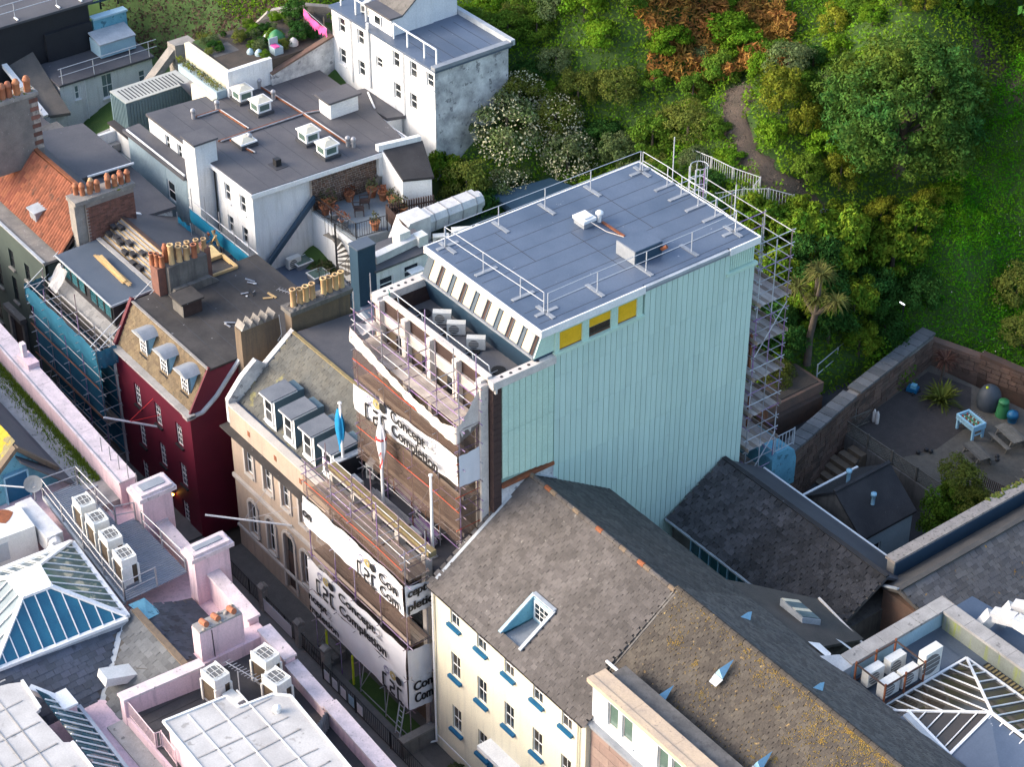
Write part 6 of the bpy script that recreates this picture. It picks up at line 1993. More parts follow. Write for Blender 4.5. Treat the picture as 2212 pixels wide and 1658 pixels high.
armchair('dark garden armchair with tall back on the pot terrace', -28.9, 15.9, R(-30))
armchair('low dark garden chair in front of the tall one', -28.4, 15.2, R(150))
leafp = mat('pot_plant_leaf', (.07, .11, .03), (.12, .10, .05), 3, rnd=.5, trans=.2)
rustleaf = mat('dry_rust_leaf', (.26, .09, .04), (.18, .07, .03), 3, rnd=.4, trans=.2)


def tuft(par, name, m, c, r_, h, n=60, leaf=.09):
    V, Fc = [], []
    for k in range(n):
        a, e = U(0, 6.283), U(0, 1) ** .6
        p = Vector(c) + Vector((r_ * e * math.cos(a), r_ * e * math.sin(a), h * U(.05, 1) * (1 - .4 * e)))
        d1 = Vector((U(-1, 1), U(-1, 1), U(-.6, 1))).normalized() * leaf
        d2 = d1.orthogonal().normalized() * leaf * .5
        i = len(V)
        V += [p - d1, p + d2, p + d1, p - d2]
        Fc.append((i, i + 1, i + 2, i + 3))
    return poly(par, name, m, V, Fc)


for i, (x, y, r_, mm, lf, lab) in enumerate(((-29.6, 13.7, .3, clay, rustleaf, 'terracotta urn with russet plant, first inside the terrace railing'), (-28.7, 13.75, .3, lead, rustleaf, 'grey pot with russet ball plant, second inside the railing'), (-27.8, 13.8, .3, lead, rustleaf, 'grey pot with russet ball plant, third inside the railing'),
                                      (-30.3, 13.8, .22, clay, leafp, 'red clay pot at the terrace railing corner'), (-30.0, 14.3, .32, clay, leafp, 'large pale clay pot against the rubble wall, left'), (-30.0, 15.6, .3, clay, rustleaf, 'clay pot in the russet heap by the rubble wall'),
                                      (-29.6, 16.9, .3, clay, leafp, 'clay pot by the rubble wall, right end'), (-28.9, 17.2, .28, clay, rustleaf, 'clay pot beside the white shed corner'), (-28.1, 17.3, .3, clay, leafp, 'clay pot in front of the white shed'),
                                      (-27.3, 16.9, .26, old_wood, leafp, 'dark pot near the slatted fence'), (-26.5, 15.0, .28, clay, leafp, 'clay pot with spindly plant at the terrace corner'), (-26.9, 17.2, .28, clay, leafp, 'clay pot behind the dark slatted fence end'))):
    t = thing('flower_pot', lab, 'plant pot', (x, y, 10), 'pots on the terrace')
    lathe(t, 'pot', mm, [(r_ * .65, 0), (r_, .45), (r_ * 1.1, .46), (r_ * 1.1, .55), (r_ * .9, .55), (r_ * .85, .5), (0, .5)], (x, y, 10.0))
    tuft(t, 'plant', lf, (x, y, 10.5), r_ * 1.3, .55 if lf is rustleaf else .8, 70)
tuft_b = thing('brush_heap', 'heap of cut green brushwood on the lower blue roof', 'brush heap', (-29, 12.6, 7))
tuft(tuft_b, 'cuttings', leafp, (-28.6, 12.9, 7.0), .9, .6, 300, .14)

# ------------------------------------------------------------------ plant area left of the mint block
t = thing('slat_screen', 'dark brown slatted timber screen around the roof plant', 'fence', (-25, 17, 9))
for (a, b_, n) in (((-27.0, 16.2), (-26.2, 19.0), 20), ((-26.95, 16.1), (-22.0, 15.3), 34)):
    for i in range(n):
        s_ = i / n
        x, y = a[0] + (b_[0] - a[0]) * s_, a[1] + (b_[1] - a[1]) * s_
        bar(t, 'slat', old_wood, (x, y, 8.9), (x, y, 11.0), .1, .04, up=(0, 1, 0))
    for zz in (9.3, 10.6):
        bar(t, 'rail', old_wood, (*a, zz), (*b_, zz), .05, .08)
t = thing('insulated_duct', 'fat silver insulated duct with rounded end behind the big roof', 'duct', (-24, 19, 10))
prism(t, 'duct_body', duct_m, 16.6, 21.0, [(-25.6, 9.9), (-24.5, 9.9), (-24.4, 10.6), (-24.6, 10.95), (-25.5, 10.95), (-25.7, 10.5)], axis='y')
tube(t, 'rounded_end', duct_m, (-25.05, 21.0, 10.42), (-25.05, 21.25, 10.42), .52, 12)
for y in (17.7, 18.6, 19.6, 20.6):
    prism(t, 'joint_band', steel, y, y + .07, [(-25.63, 9.88), (-24.47, 9.88), (-24.37, 10.6), (-24.58, 10.98), (-25.52, 10.98), (-25.73, 10.5)], axis='y')
box(t, 'plenum', duct_m, -25.6, -24.3, 15.9, 17.3, 9.6, 11.1)
poly(t, 'cowl', duct_m, [(-25.6, 15.9, 11.1), (-24.3, 15.9, 11.1), (-24.4, 15.2, 9.9), (-25.5, 15.2, 9.9), (-25.6, 15.9, 9.7), (-24.3, 15.9, 9.7)], [(0, 1, 2, 3), (3, 2, 5, 4), (0, 3, 4), (1, 5, 2)])
tag(slab(None, 'plant_flat_roof', mat('green_felt', (.02, .05, .04), (.03, .06, .05), 1), [(-26.5, 15.6, 9.4), (-21.5, 14.8, 9.4), (-21.0, 22, 9.4), (-26, 22, 9.4)], .4), 'dark green flat roof under the silver duct and condensers', 'roof')
ACq = ac_unit('condenser', 'white condenser', .9, .4, .8)
ACq(-23.5, 17.4, 9.42, R(60), label='white condenser in front of the silver duct, nearest the slat screen')
ACq(-23.0, 18.5, 9.42, R(60), 1.3, label='white condenser in front of the silver duct, the tall middle one')
ACq(-22.5, 17.9, 9.42, R(60), label='white condenser at the big roof edge, low one')
ACq(-22.6, 19.8, 9.42, R(60), 1.2, label='white condenser with brown grille, farthest along the duct')
tag(slab(None, 'blue_flat_roof', dkblue, [(-25.8, 22.6, 9.9), (-23.2, 22.6, 9.9), (-22.8, 27.3, 9.9), (-25.2, 26.5, 9.9)], .4), 'small navy flat roof among the bushes behind the silver duct', 'roof')
t = thing('dark_flue_tower', 'tall dark slate-blue square flue tower left of the big roof', 'flue', (-20.2, 10.2, 5))
box(t, 'shaft', dkblue, -20.75, -19.95, 9.6, 10.7, 4, 13.9)
box(t, 'cap', felt_slate, -20.8, -19.9, 9.55, 10.75, 13.9, 13.98)
t = thing('white_rear_annexe', 'small white annexe with tilted open window below the slat screen', 'building', (-21, 12.5, 8))
fa = Face('+x', -20.0)
an = [(10.9, 11.8, 10.75, 11.6), (12.5, 13.5, 11.0, 11.75)]
fa.wall(t, 'wall', white, 10.72, 14.6, 8, 12.2, an, .15)
for h in an:
    fa.window(t, *h, white_paint, glass, 1, 2, inset=.06, fw=.07)
bar(t, 'open_sash', white_paint, (-19.6, 12.55, 11.6), (-19.6, 13.45, 11.6), .5, .05)
box(t, 'core', white, -22, -20.18, 10.75, 14.5, 6, 12.15)
slab(t, 'roof', felt_dark, [(-22.2, 10.6, 12.3), (-19.85, 10.6, 12.3), (-19.85, 14.7, 12.3), (-22.2, 14.7, 12.3)], .12)
slab(t, 'lower_roof', felt_blue, [(-19.95, 9.6, 10.4), (-16.5, 9.0, 10.4), (-16.2, 14.4, 10.4), (-19.95, 14.5, 10.4)], .3)
box(t, 'lower_core', white, -19.9, -16.6, 9.2, 14.3, 3, 10.1)
t = thing('roof_duct', 'white dented duct lying on the annexe roof', 'duct', (-21, 12, 12.3))
bar(t, 'duct_run', duct_m, (-20.6, 11.0, 12.55), (-20.9, 14.0, 12.55), .5, .45)
box(t, 'duct_box', acw, -21.6, -20.9, 12.9, 13.6, 12.3, 13.2)
box(t, 'duct_box', acw, -21.0, -20.4, 13.8, 14.4, 12.3, 12.9)
# felt infill between rows so no gap is left open
slab(None, 'rear_yard', patio, [(-27.9, 8.2, 5.0), (-8.8, 8.2, 5.0), (-8.8, 15.0, 5.0), (-27.9, 15.0, 5.0)], .4, kind='structure')

# ------------------------------------------------------------------ pink building across the street
def py_(x):
    return -4.55 - (x + 45) * .0415


pk = thing('pink_building', 'pink rendered building with long weathered parapet along the street', 'building', (-15, -12, 0))
poly(pk, 'body', pink, [(-48, py_(-48) - .1, -.2), (9.5, py_(9.5) - .1, -.2), (9.5, -26, -.2), (-48, -26, -.2), (-48, py_(-48) - .1, 6.4), (9.5, py_(9.5) - .1, 6.4), (9.5, -26, 6.4), (-48, -26, 6.4)],
     [(0, 1, 5, 4), (1, 2, 6, 5), (2, 3, 7, 6), (3, 0, 4, 7), (4, 5, 6, 7)])
slab(pk, 'flat_roof', felt_dark, [(-48, -26, 6.5), (-9, -26, 6.5), (-9, -16, 6.5), (-19.5, -12, 6.5), (-48, -12, 6.5)], .08)
xsn = [-48, -42, -37, -32, -27, -22, -17.2]
for i in range(6):
    a, b = xsn[i], xsn[i + 1] - .02
    slab(pk, 'parapet', pink, [(a, py_(a) - .85, 7.9), (b, py_(b) - .85, 7.9), (b, py_(b), 7.9), (a, py_(a), 7.9)], 1.6)
    slab(pk, 'parapet_coping', pink_cap, [(a, py_(a) - .9, 8.02), (b, py_(b) - .9, 8.02), (b, py_(b) + .1, 8.02), (a, py_(a) + .1, 8.02)], .12)
    bar(pk, 'coping_joint', lead, (a, py_(a) - .78, 8.03), (b, py_(b) - .78, 8.03), .06, .02)
for (a, b, top) in ((-17.2, -13.95, 7.4), (-13.95, -8.8, 7.3), (-8.75, -4.9, 7.9), (-4.0, -1.6, 8.0), (-1.58, 1.7, 7.7), (1.75, 9.5, 7.9)):
    slab(pk, 'parapet', pink, [(a, py_(a) - .5, top), (b, py_(b) - .5, top), (b, py_(b), top), (a, py_(a), top)], 1.6)
    slab(pk, 'parapet_coping', pink_cap, [(a, py_(a) - .58, top + .12), (b, py_(b) - .58, top + .12), (b, py_(b) + .1, top + .12), (a, py_(a) + .1, top + .12)], .12)
sp = box(pk, 'parapet_pier', pink, -29.9, -28.6, py_(-29) - .5, py_(-29) + .15, 7.9, 8.3)
box(sp, 'pier_spike', pink_cap, -29.75, -29.4, py_(-29) - .35, py_(-29) - .1, 8.3, 9.1)
# grassy gutter and roofs behind the left parapet
slab(pk, 'gutter_deck', concrete, [(-48, -7.4, 6.85), (-17.5, -7.75, 6.85), (-17.5, -6.4, 6.85), (-48, -5.3, 6.85)], .3)
V, Fc = [], []
for k in range(5200):
    x = U(-36, -19.4); y = py_(x) - .95 - abs(random.gauss(0, .22)) - (.55 if U(0, 1) < .12 else 0)
    h = U(.08, .24)
    a = U(0, 6.28); d1 = Vector((math.cos(a), math.sin(a), 0)) * .03
    p = Vector((x, y, 6.86)); q = p + Vector((U(-.1, .1), U(-.1, .1), h))
    i = len(V)
    V += [p - d1, p + d1, q]
    Fc.append((i, i + 1, i + 2))
tag(poly(None, 'gutter_grass', mat('yellow_green_grass', (.16, .22, .02), (.10, .17, .015), 1.5, isl=.3, trans=.2), V, Fc, kind='stuff'), 'weedy grass growing along the gutter behind the pink parapet', 'grass')
slab(pk, 'side_slope', felt_dark, [(-48, -9.5, 8.9), (-20.5, -10.1, 9.0), (-19.6, -7.75, 6.9), (-48, -7.35, 6.9)], .15)
t = thing('blue_gabled_house', 'lichen-roofed house with peeling blue gable and blue doorway', 'house', (-22, -11, 4))
slab(t, 'left_slope', slate_moss, [(-40, -13.5, 7.6), (-21.0, -13.0, 6.8), (-21.0, -10.05, 9.5), (-40, -9.4, 10.2)], .2)
shingles(t, 'slate', mat('yellow_lichen_slate', (.22, .19, .09), (.16, .14, .08), .9, isl=.25, rnd=.25, spk=(.38, .28, .02), sscale=1.3, sthr=.52), (-32, -12.9, 7.0), (1, 0, 0), (0, 2.9, 2.65), .4, .3, lambda u, s_: 0 < u < 11, 11, 3.9, lim=120)
slab(t, 'right_slope', felt_dark, [(-40, -9.4, 10.2), (-21.0, -10.05, 9.5), (-20.9, -8.2, 7.4), (-40, -7.6, 7.9)], .2)
poly(t, 'gable', blue_wall, [(-21.1, -13.0, 3), (-21.1, -8.1, 3), (-21.1, -8.1, 7.2), (-21.1, -10.05, 9.4), (-21.1, -13.0, 6.7)], [(0, 1, 2, 3, 4)])
for p, q in (((-21.0, -8.1, 7.35), (-21.0, -10.05, 9.55)), ((-21.0, -10.05, 9.55), (-21.0, -13.0, 6.9))):
    bar(t, 'verge_coping', render_brown, p, q, .35, .2)
dd = box(t, 'door', sill_blue, -21.1, -21.02, -10.9, -9.7, 4.5, 7.9)
for y in (-10.95, -9.7):
    box(dd, 'door_post', pastel_blue, -21.1, -20.9, y, y + .07, 4.5, 8.0)
box(dd, 'door_head', pastel_blue, -21.1, -20.9, -10.95, -9.63, 8.0, 8.1)

# steel plant deck with four condensers
dk = thing('steel_plant_deck', 'grey steel grating deck with guard rails beside the pink chimneys', 'plant deck', (-14.5, -8.6, 7.5))
slab(dk, 'grating', grating, [(-19.2, -9.75, 7.5), (-9.9, -10.35, 7.5), (-10.0, -7.0, 7.5), (-14.9, -7.0, 7.5), (-15.0, -7.9, 7.5), (-19.0, -7.9, 7.5)], .05)
for i in range(62):
    x = -19.1 + i * .148
    ya = -9.75 - (x + 19.2) * .065
    bar(dk, 'grating_bar', lead, (x, ya, 7.515), (x, -7.9 if x < -15 else -7.0, 7.515), .03, .03)
for k in range(3):
    bar(dk, 'cross_beam', steel, (-18.5 + k * 4, -9.7, 7.4), (-18.4 + k * 4, -7.2, 7.4), .12, .16)
bar(dk, 'edge_beam', lead_lt, (-19.2, -9.75, 7.42), (-9.9, -10.35, 7.42), .12, .22)
dr_ = [[(-19.15, -9.75), (-16.8, -9.9), (-14.4, -10.05), (-12.1, -10.2), (-9.95, -10.3)], [(-19.15, -9.75), (-19.0, -7.95)], [(-19.0, -7.95), (-17.0, -7.95), (-15.1, -7.95)], [(-15.1, -7.95), (-14.8, -7.05)], [(-14.0, -7.1), (-12.2, -7.05), (-10.1, -7.0)], [(-9.95, -10.3), (-10.0, -8.6)]]
for run in dr_:
    for (x, y) in run:
        bar(dk, 'rail_post', steel, (x, y, 7.4), (x, y, 8.62), .07)
    for i in range(len(run) - 1):
        for z in (8.05, 8.6):
            tube(dk, 'rail', steel, (*run[i], z), (*run[i + 1], z), .03)
for k in range(6):
    bar(dk, 'parapet_spike', steel, (-20.0 + k * .9, py_(-18) - .35, 8.0), (-20.0 + k * .9, py_(-18) - .35, 8.9), .04)


def tall_ac(label, x, y, z, rz=0.0, s=1.0, hh=1.62):
    r = thing('tall_condenser', label, 'condenser', group='tall box condensers')
    W, D = .98, .78
    box(r, 'top_casing', acw, -W / 2, W / 2, -D / 2, D / 2, hh * .72, hh)
    for sx in (-1, 1):
        for sy in (-1, 1):
            box(r, 'corner_post', acw, sx * W / 2 - .05, sx * W / 2 + .05, sy * D / 2 - .05, sy * D / 2 + .05, 0, hh * .72)
    box(r, 'coil', ac_coil, -W / 2 + .02, W / 2 - .02, -D / 2 + .02, D / 2 - .02, .12, hh * .72)
    box(r, 'service_panel', acw, W / 2 - .02, W / 2 + .01, -D / 2, D * .12, .1, hh * .72)
    box(r, 'plinth', steel, -W / 2, W / 2, -D / 2, D / 2, 0, .1)
    put(r, 'fan_recess', unit('cyl20', ac_fan), Matrix.Translation((0, 0, hh)) @ Matrix.Diagonal((.36, .36, .012, 1)))
    for k in range(3):
        box(r, 'guard_bar', acw, -W * .42, W * .42, -D * .28 + k * D * .28 - .01, -D * .28 + k * D * .28 + .01, hh + .012, hh + .03)
        box(r, 'guard_bar', acw, -W * .34 + k * W * .34 - .01, -W * .34 + k * W * .34 + .01, -D * .42, D * .42, hh + .03, hh + .045)
    box(r, 'rim', acw, -W / 2, W / 2, -D / 2, -D / 2 + .06, hh, hh + .05)
    box(r, 'rim', acw, -W / 2, W / 2, D / 2 - .06, D / 2, hh, hh + .05)
    return Kind(r), (x, y, z, rz, s, label)


TA, _a = tall_ac('x', 0, 0, 0)
for (x, y, z, rz, s, lab) in ((-15.75, -9.15, 7.55, -.05, 1.0, 'tall twin-fan white condenser, farthest up the steel deck'), (-14.25, -9.25, 7.55, -.05, 1.0, 'tall white condenser, second on the steel deck'), (-12.75, -9.35, 7.55, -.05, 1.0, 'tall white condenser, third on the steel deck'), (-11.15, -9.5, 7.55, -.05, 1.0, 'tall white condenser, nearest on the steel deck'),
                              (-1.75, -7.75, 7.2, .15, 1.05, 'tall white condenser by the pink parapet, rear of the corner pair'), (-.2, -8.15, 7.2, .15, 1.05, 'tall white condenser by the pink parapet, front of the corner pair'), (-2.05, -10.1, 7.2, .1, 1.05, 'tall white condenser with brown side under the pink chimney wall')):
    TA(x, y, z, rz, s, label=lab)
ACs = ac_unit('condenser', 'x', .9, .55, .9, fan=False)
ACs(-1.0, -9.9, 7.2, .1, label='small white condenser beside the television aerial')
t = thing('tv_aerial', 'spiky television aerial among the condensers', 'aerial', (-1.3, -9.4, 7))
tube(t, 'mast', steel, (-1.0, -9.55, 7.2), (-1.0, -9.55, 9.4), .03)
bar(t, 'boom', steel, (-1.9, -9.6, 9.3), (-.1, -9.1, 9.3), .03)
for i in range(11):
    x = -1.9 + i * .18
    bar(t, 'element', steel, (x, -9.8 + i * .05, 9.32), (x, -9.35 + i * .05, 9.32), .018)
# chimneys
for (x0, x1, y0, y1, zb2, zt2, lab, kk) in ((-15.0, -14.05, -6.95, -5.35, 6.4, 9.1, 'pink chimney with broad capping, farthest along the parapet', 0), (-9.45, -8.75, -7.2, -5.35, 6.4, 9.1, 'pink chimney with broad capping, near the end of the steel deck', 0), (-4.75, -4.05, -9.65, -7.45, 6.4, 9.35, 'pink chimney slab with fallen terracotta pots on top', 1)):
    t = thing('pink_chimney', lab, 'chimney', ((x0 + x1) / 2, (y0 + y1) / 2, 6.4))
    box(t, 'stack', pink, x0, x1, y0, y1, zb2, zt2)
    if kk == 0:
        box(t, 'cap_lower', pink_cap, x0 - .18, x1 + .18, y0 - .2, y1 + .2, zt2 + .002, zt2 + .22)
        box(t, 'cap_upper', pink_cap, x0 - .06, x1 + .06, y0 - .05, y1 + .05, zt2 + .22, zt2 + .36)
        box(t, 'lead_strip', lead, x0 + .2, x1 - .2, y0 + .2, y1 - .2, zt2 + .36, zt2 + .41)
    else:
        box(t, 'mortar_bed', concrete, x0 + .02, x1 - .02, y0 + .02, y1 - .02, zt2, zt2 + .1)
        for y in (-9.2, -8.6, -7.8):
            put(t, 'clay_pot', unit('cyl12', clay), Matrix.Translation((x0 + .1, y, zt2 + .14)) @ Matrix.Rotation(R(75), 4, 'Y') @ Matrix.Diagonal((.14, .14, .5, 1)))
        for k in range(12):
            ball(t, 'rubble', stone_cap, (U(x0, x1), U(y0, y1), zt2 + .1), U(.05, .11))
        tube(t, 'thin_pipe', black, (x1 + .02, -9.0, 6.6), (x1 + .02, -9.05, 9.3), .02)
        box(pk, 'chimney_base', pink, -4.8, -3.9, -9.7, -6.3, 6.2, 7.7)

# slate roofs between pyramid and terrace
sr = thing('slate_valley_roof', 'pair of square-slated roof slopes meeting in a lead valley', 'roof', (-6.5, -13, 6))
zB = lambda y: 8.0 - .5 * (-10.5 - y)
zA = lambda x: 7.8 - .5 * (x + 8.8)
slab(sr, 'ridge_slope', slate_back, [(-8.6, -11.1, zB(-11.1)), (-4.4, -15.3, zB(-15.3)), (-4.0, -13.6, zB(-13.6)), (-3.95, -10.5, 8.0), (-8.6, -10.5, 8.0)], .15)
S_ = Vector((0, 1, .5)).normalized()
shingles(sr, 'slate', slate_pink, (-9, -16.5, zB(-16.5)), (1, 0, 0), S_, .42, .30, lambda u, s_: (lambda x, y: y > -(x + 19.5) and x < -4.0 and y < -10.5)(u - 9, -16.5 + s_ * .894), 5.2, 6.8, lim=150, jit=.008)
slab(sr, 'left_slope', slate_back, [(-8.7, -17.5, zA(-8.7)), (-3.6, -17.5, zA(-3.6)), (-4.4, -15.3, zA(-4.4)), (-8.7, -11.0, zA(-8.7))], .15)
slate_dk = mat('dark_blue_slate', (.062, .075, .10), (.05, .058, .078), .7, isl=.25, rnd=.25, spk=(.03, .036, .05), sscale=1.0, sthr=.6)  # darker and bluer than the ridge slope's slates
shingles(sr, 'slate', slate_dk, (-3.4, -18, zA(-3.4)), (0, 1, 0), Vector((-1, 0, .5)).normalized(), .42, .30, lambda u, s_: (lambda x, y: y < -(x + 19.85) and x > -8.75)(-3.4 - s_ * .894, -18 + u), 7.5, 6.0, lim=150, jit=.008)
bar(sr, 'valley_lead', lead_lt, (-8.7, -11.05, 7.76), (-4.3, -15.45, 5.56), .3, .05)
bar(sr, 'ridge_cap', render_brown, (-8.6, -10.5, 8.05), (-3.95, -10.5, 8.05), .3, .1)
slab(sr, 'street_slope', slate_back, [(-8.6, -10.5, 8.0), (-3.95, -10.5, 8.0), (-4.7, -7.4, 6.6), (-9.2, -7.3, 6.6)], .15)
shingles(sr, 'slate', slate_dk, (-9.0, -7.35, 6.62), (1, 0, 0), Vector((0, -3.15, 1.4)), .42, .3, lambda u, s_: 0 < u < 4.6, 4.8, 3.4, lim=0)
poly(sr, 'blue_tarp', blue_wall, [(-9.4, -9.6, 7.7), (-8.2, -9.4, 7.55), (-7.6, -10.4, 8.08), (-9.0, -10.6, 8.1)], [(0, 1, 2, 3)])
t = thing('roof_fan_unit', 'long white fan unit lying on the square slate slope', 'fan unit', (-6, -12.9, 7))
W_ = Matrix.Translation((-6.05, -12.85, 7.25)) @ Matrix.Rotation(R(87), 4, 'Z') @ Matrix.Rotation(R(18), 4, 'Y')
put(t, 'casing', unit('box', acw), W_ @ Matrix.Diagonal((1.55, .85, .42, 1)))
put(t, 'motor', unit('box', steel), W_ @ Matrix.Translation((.95, -.1, -.05)) @ Matrix.Diagonal((.35, .4, .35, 1)))
for k in (-.5, .5):
    put(t, 'foot', unit('box', steel), W_ @ Matrix.Translation((k, .15, -.28)) @ Matrix.Diagonal((.1, .5, .3, 1)))
tube(t, 'cable', black, (-5.9, -12.0, 7.3), (-4.3, -11.0, 7.7), .02)

# glass pyramid roof
gp = thing('atrium_glass_roof', 'white-ribbed glass pyramid roof over the pink building', 'glass roof', (-11.5, -14, 8))
A_, B_, Ce, D_ = Vector((-8.45, -11.0, 8)), Vector((-8.95, -17.3, 8)), Vector((-15.0, -17.0, 8)), Vector((-14.65, -10.55, 8))
E1, E2_ = Vector((-10.6, -13.5, 9.6)), Vector((-10.72, -14.8, 9.6))
E3, E4 = Vector((-12.3, -14.75, 9.6)), Vector((-12.2, -13.25, 9.6))


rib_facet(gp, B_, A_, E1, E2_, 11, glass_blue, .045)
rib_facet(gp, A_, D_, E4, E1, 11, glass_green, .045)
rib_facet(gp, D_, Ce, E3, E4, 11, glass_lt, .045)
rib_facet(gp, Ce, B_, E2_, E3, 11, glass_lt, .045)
slab(gp, 'top_cap', white_paint, [E1 + Vector((.1, .1, .1)), E4 + Vector((-.1, .1, .1)), E3 + Vector((-.1, -.1, .1)), E2_ + Vector((.1, -.1, .1))], .14)
for p, q in ((A_, E1), (B_, E2_), (Ce, E3), (D_, E4)):
    bar(gp, 'hip', white_paint, p + Vector((0, 0, .07)), q + Vector((0, 0, .07)), .2, .12)
for p, q in ((B_, A_), (A_, D_), (D_, Ce)):
    bar(gp, 'base_kerb', white_paint, p + Vector((0, 0, -.05)), q + Vector((0, 0, -.05)), .35, .16)
    bar(gp, 'base_wall', lead_lt, p + Vector((0, 0, -.6)), q + Vector((0, 0, -.6)), .25, .92)

# air handling plant behind the pyramid
ah = thing('air_handling_unit', 'white air handling unit with rust patch behind the pyramid', 'air handler', (-17.5, -12, 7))
W_ = Matrix.Rotation(R(8), 4, 'Z')
box(ah, 'body', acw, -18.6, -16.6, -14.6, -11.4, 6.6, 8.25, rz=R(-4))
poly(ah, 'rust_patch', rust, [(-18.1 + .55 * math.cos(a) * U(.7, 1.1), -12.5 + .75 * math.sin(a) * U(.7, 1.1), 8.262) for a in np.linspace(0, 6.28, 14)[:-1]], [tuple(range(13))])
for y in (-13.6, -12.7):
    box(ah, 'door_panel', lead_lt, -16.62, -16.58, y, y + .7, 6.9, 7.9, rz=R(-4))
box(ah, 'link_duct', duct_m, -18.9, -15.6, -11.35, -10.5, 7.0, 8.0)
arc = [(-15.6, -10.95, 7.6), (-15.0, -11.2, 7.75), (-14.85, -11.7, 7.5), (-15.1, -12.1, 7.1), (-15.2, -12.3, 6.6)]
for i in range(4):
    tube(ah, 'flex_duct', duct_m, arc[i], arc[i + 1], .33, 12)
t = thing('satellite_dish', 'grey satellite dish on the pink roof edge', 'satellite dish', (-18.4, -10.6, 8))
lathe(t, 'dish', concrete, [(0, 0), (.25, .04), (.45, .14)], (0, 0, 0), 16)
t.children[0].matrix_basis = Matrix.Translation((-18.6, -10.4, 9.0)) @ Matrix.Rotation(R(70), 4, 'Y') @ Matrix.Rotation(R(20), 4, 'X')
tube(t, 'arm', steel, (-18.6, -10.4, 7.9), (-18.6, -10.4, 9.0), .04)
tube(t, 'feed', steel, (-18.5, -10.5, 8.8), (-18.1, -10.5, 9.15), .02)
tag(tube(None, 'pipe_rail', steel_w, (-21, -12.0, 8.2), (-18.9, -10.2, 8.4), .04), 'grey pipe rail at the left edge beside the satellite dish', 'rail')

# terrace with balustrade
slab(None, 'pink_terrace', mat('dark_terrace_tile', (.055, .052, .055), (.07, .066, .068), 1.2), [(-4.0, -13.6, 7.02), (9, -13.6, 7.02), (9, -6.9, 7.02), (-4.0, -6.9, 7.02)], .7, kind='structure')
for k in range(7):
    box(pk, 'tile_joint', black, -3.9 + k * .55, -3.87 + k * .55, -13.5, -10.4, 7.018, 7.026)
slab(pk, 'terrace_wall', pink, [(-4.1, -13.75, 8.0), (-3.72, -13.75, 8.0), (-3.3, -10.0, 8.2), (-3.68, -10.0, 8.2)], 1.6)
slab(pk, 'terrace_wall_coping', pink_cap, [(-4.2, -13.8, 8.12), (-3.62, -13.8, 8.12), (-3.22, -9.95, 8.32), (-3.78, -9.95, 8.32)], .12)
rl = railing('terrace_railing', 'pale pink balustrade railing stepping down beside the terrace', [(-4.0, -13.6), (-1.25, -13.65), (-1.2, -13.35), (.15, -13.45)], 7.02, 7.95, mat('pale_pink_paint', (.66, .50, .52)), sp=.13, rr=.018)
box(pk, 'ledge', concrete, -4.2, 1.5, -14.5, -13.7, 6.0, 6.5)
box(pk, 'front_drop', pink, -4.0, 1.4, -13.72, -13.6, 2, 6.99)
Face('-y', -13.72).window(pk, -2.9, -2.0, 4.4, 5.9, white_paint, glass, 2, 2, inset=-.06)

# white coated roofs
r1 = thing('white_coated_roof', 'flat white coated roof with raised seams at the bottom centre', 'roof', (4, -11, 8))
out = [(-.65, -13.45), (9.5, -13.7), (9.5, -8.85), (1.3, -8.35), (.75, -8.9), (.55, -10.45), (-.35, -10.55)]
slab(r1, 'roof', white_roof, [(x, y, 9.0) for x, y in out], .18)
slab(r1, 'walls', pink, [(-.5, -13.3, 8.8), (9.4, -13.5, 8.8), (9.4, -9.0, 8.8), (1.3, -8.5, 8.8), (.9, -9.0, 8.8), (.65, -10.6, 8.8), (-.2, -10.7, 8.8)], 3)
for i in range(len(out)):
    a, b = out[i], out[(i + 1) % len(out)]
    bar(r1, 'edge_roll', white_paint, (*a, 9.03), (*b, 9.03), .1, .07)
for k in range(8):
    x = .9 + k * 1.15
    bar(r1, 'raised_seam', concrete, (x, -13.35, 9.015), (x + (.25 if k % 2 else 0), -9.1, 9.015), .06, .03)
for y in (-12.4, -11.2, -10.0):
    bar(r1, 'raised_seam', mat('white_seam', (.55, .54, .53)), (-.4, y, 9.02), (9.3, y - .1, 9.02), .07, .04)
lathe(r1, 'roof_vent', white_paint, [(.14, 0), (.14, .2), (.2, .22), (.12, .34), (0, .36)], (1.75, -9.3, 9.0))
r2 = thing('white_coated_roof', 'flat white coated roof at the bottom left corner', 'roof', (-4, -20, 8))
out = [(-7.2, -17.4), (-6.9, -16.8), (-5.0, -17.0), (-4.9, -17.25), (-2.6, -17.15), (-2.4, -16.85), (4, -17.0), (4, -26), (-9.5, -26)]
slab(r2, 'roof', white_roof, [(x, y, 8.5) for x, y in out][::-1], -.0001 if False else .18)
slab(r2, 'walls', pink, [(x, y - .15, 8.3) for x, y in out][::-1], 2.5)
for k in range(9):
    y = -18.2 - k * .8
    bar(r2, 'raised_seam', concrete, (-8.5, y, 8.52), (3.9, y - .1, 8.52), .05, .03)
for k in range(7):
    x = -7.5 + k * 1.6
    bar(r2, 'raised_seam', concrete, (x, -17.4, 8.515), (x + .3, -25.9, 8.515), .07, .03)
bar(r2, 'edge_roll', white_paint, (-7.0, -16.85, 8.53), (-5.0, -17.0, 8.53), .12, .07)
bar(r2, 'edge_roll', white_paint, (-2.4, -16.85, 8.53), (4, -17.0, 8.53), .12, .07)
gl = thing('lean_to_glass_roof', 'teal glass lean-to roof with white bars beside the white roof', 'glass roof', (-3, -16, 7))
rib_facet(gl, Vector((3, -15.4, 6.9)), Vector((-5.6, -15.1, 6.9)), Vector((-6.5, -16.5, 8.2)), Vector((3, -16.8, 8.2)), 17, glass_teal)
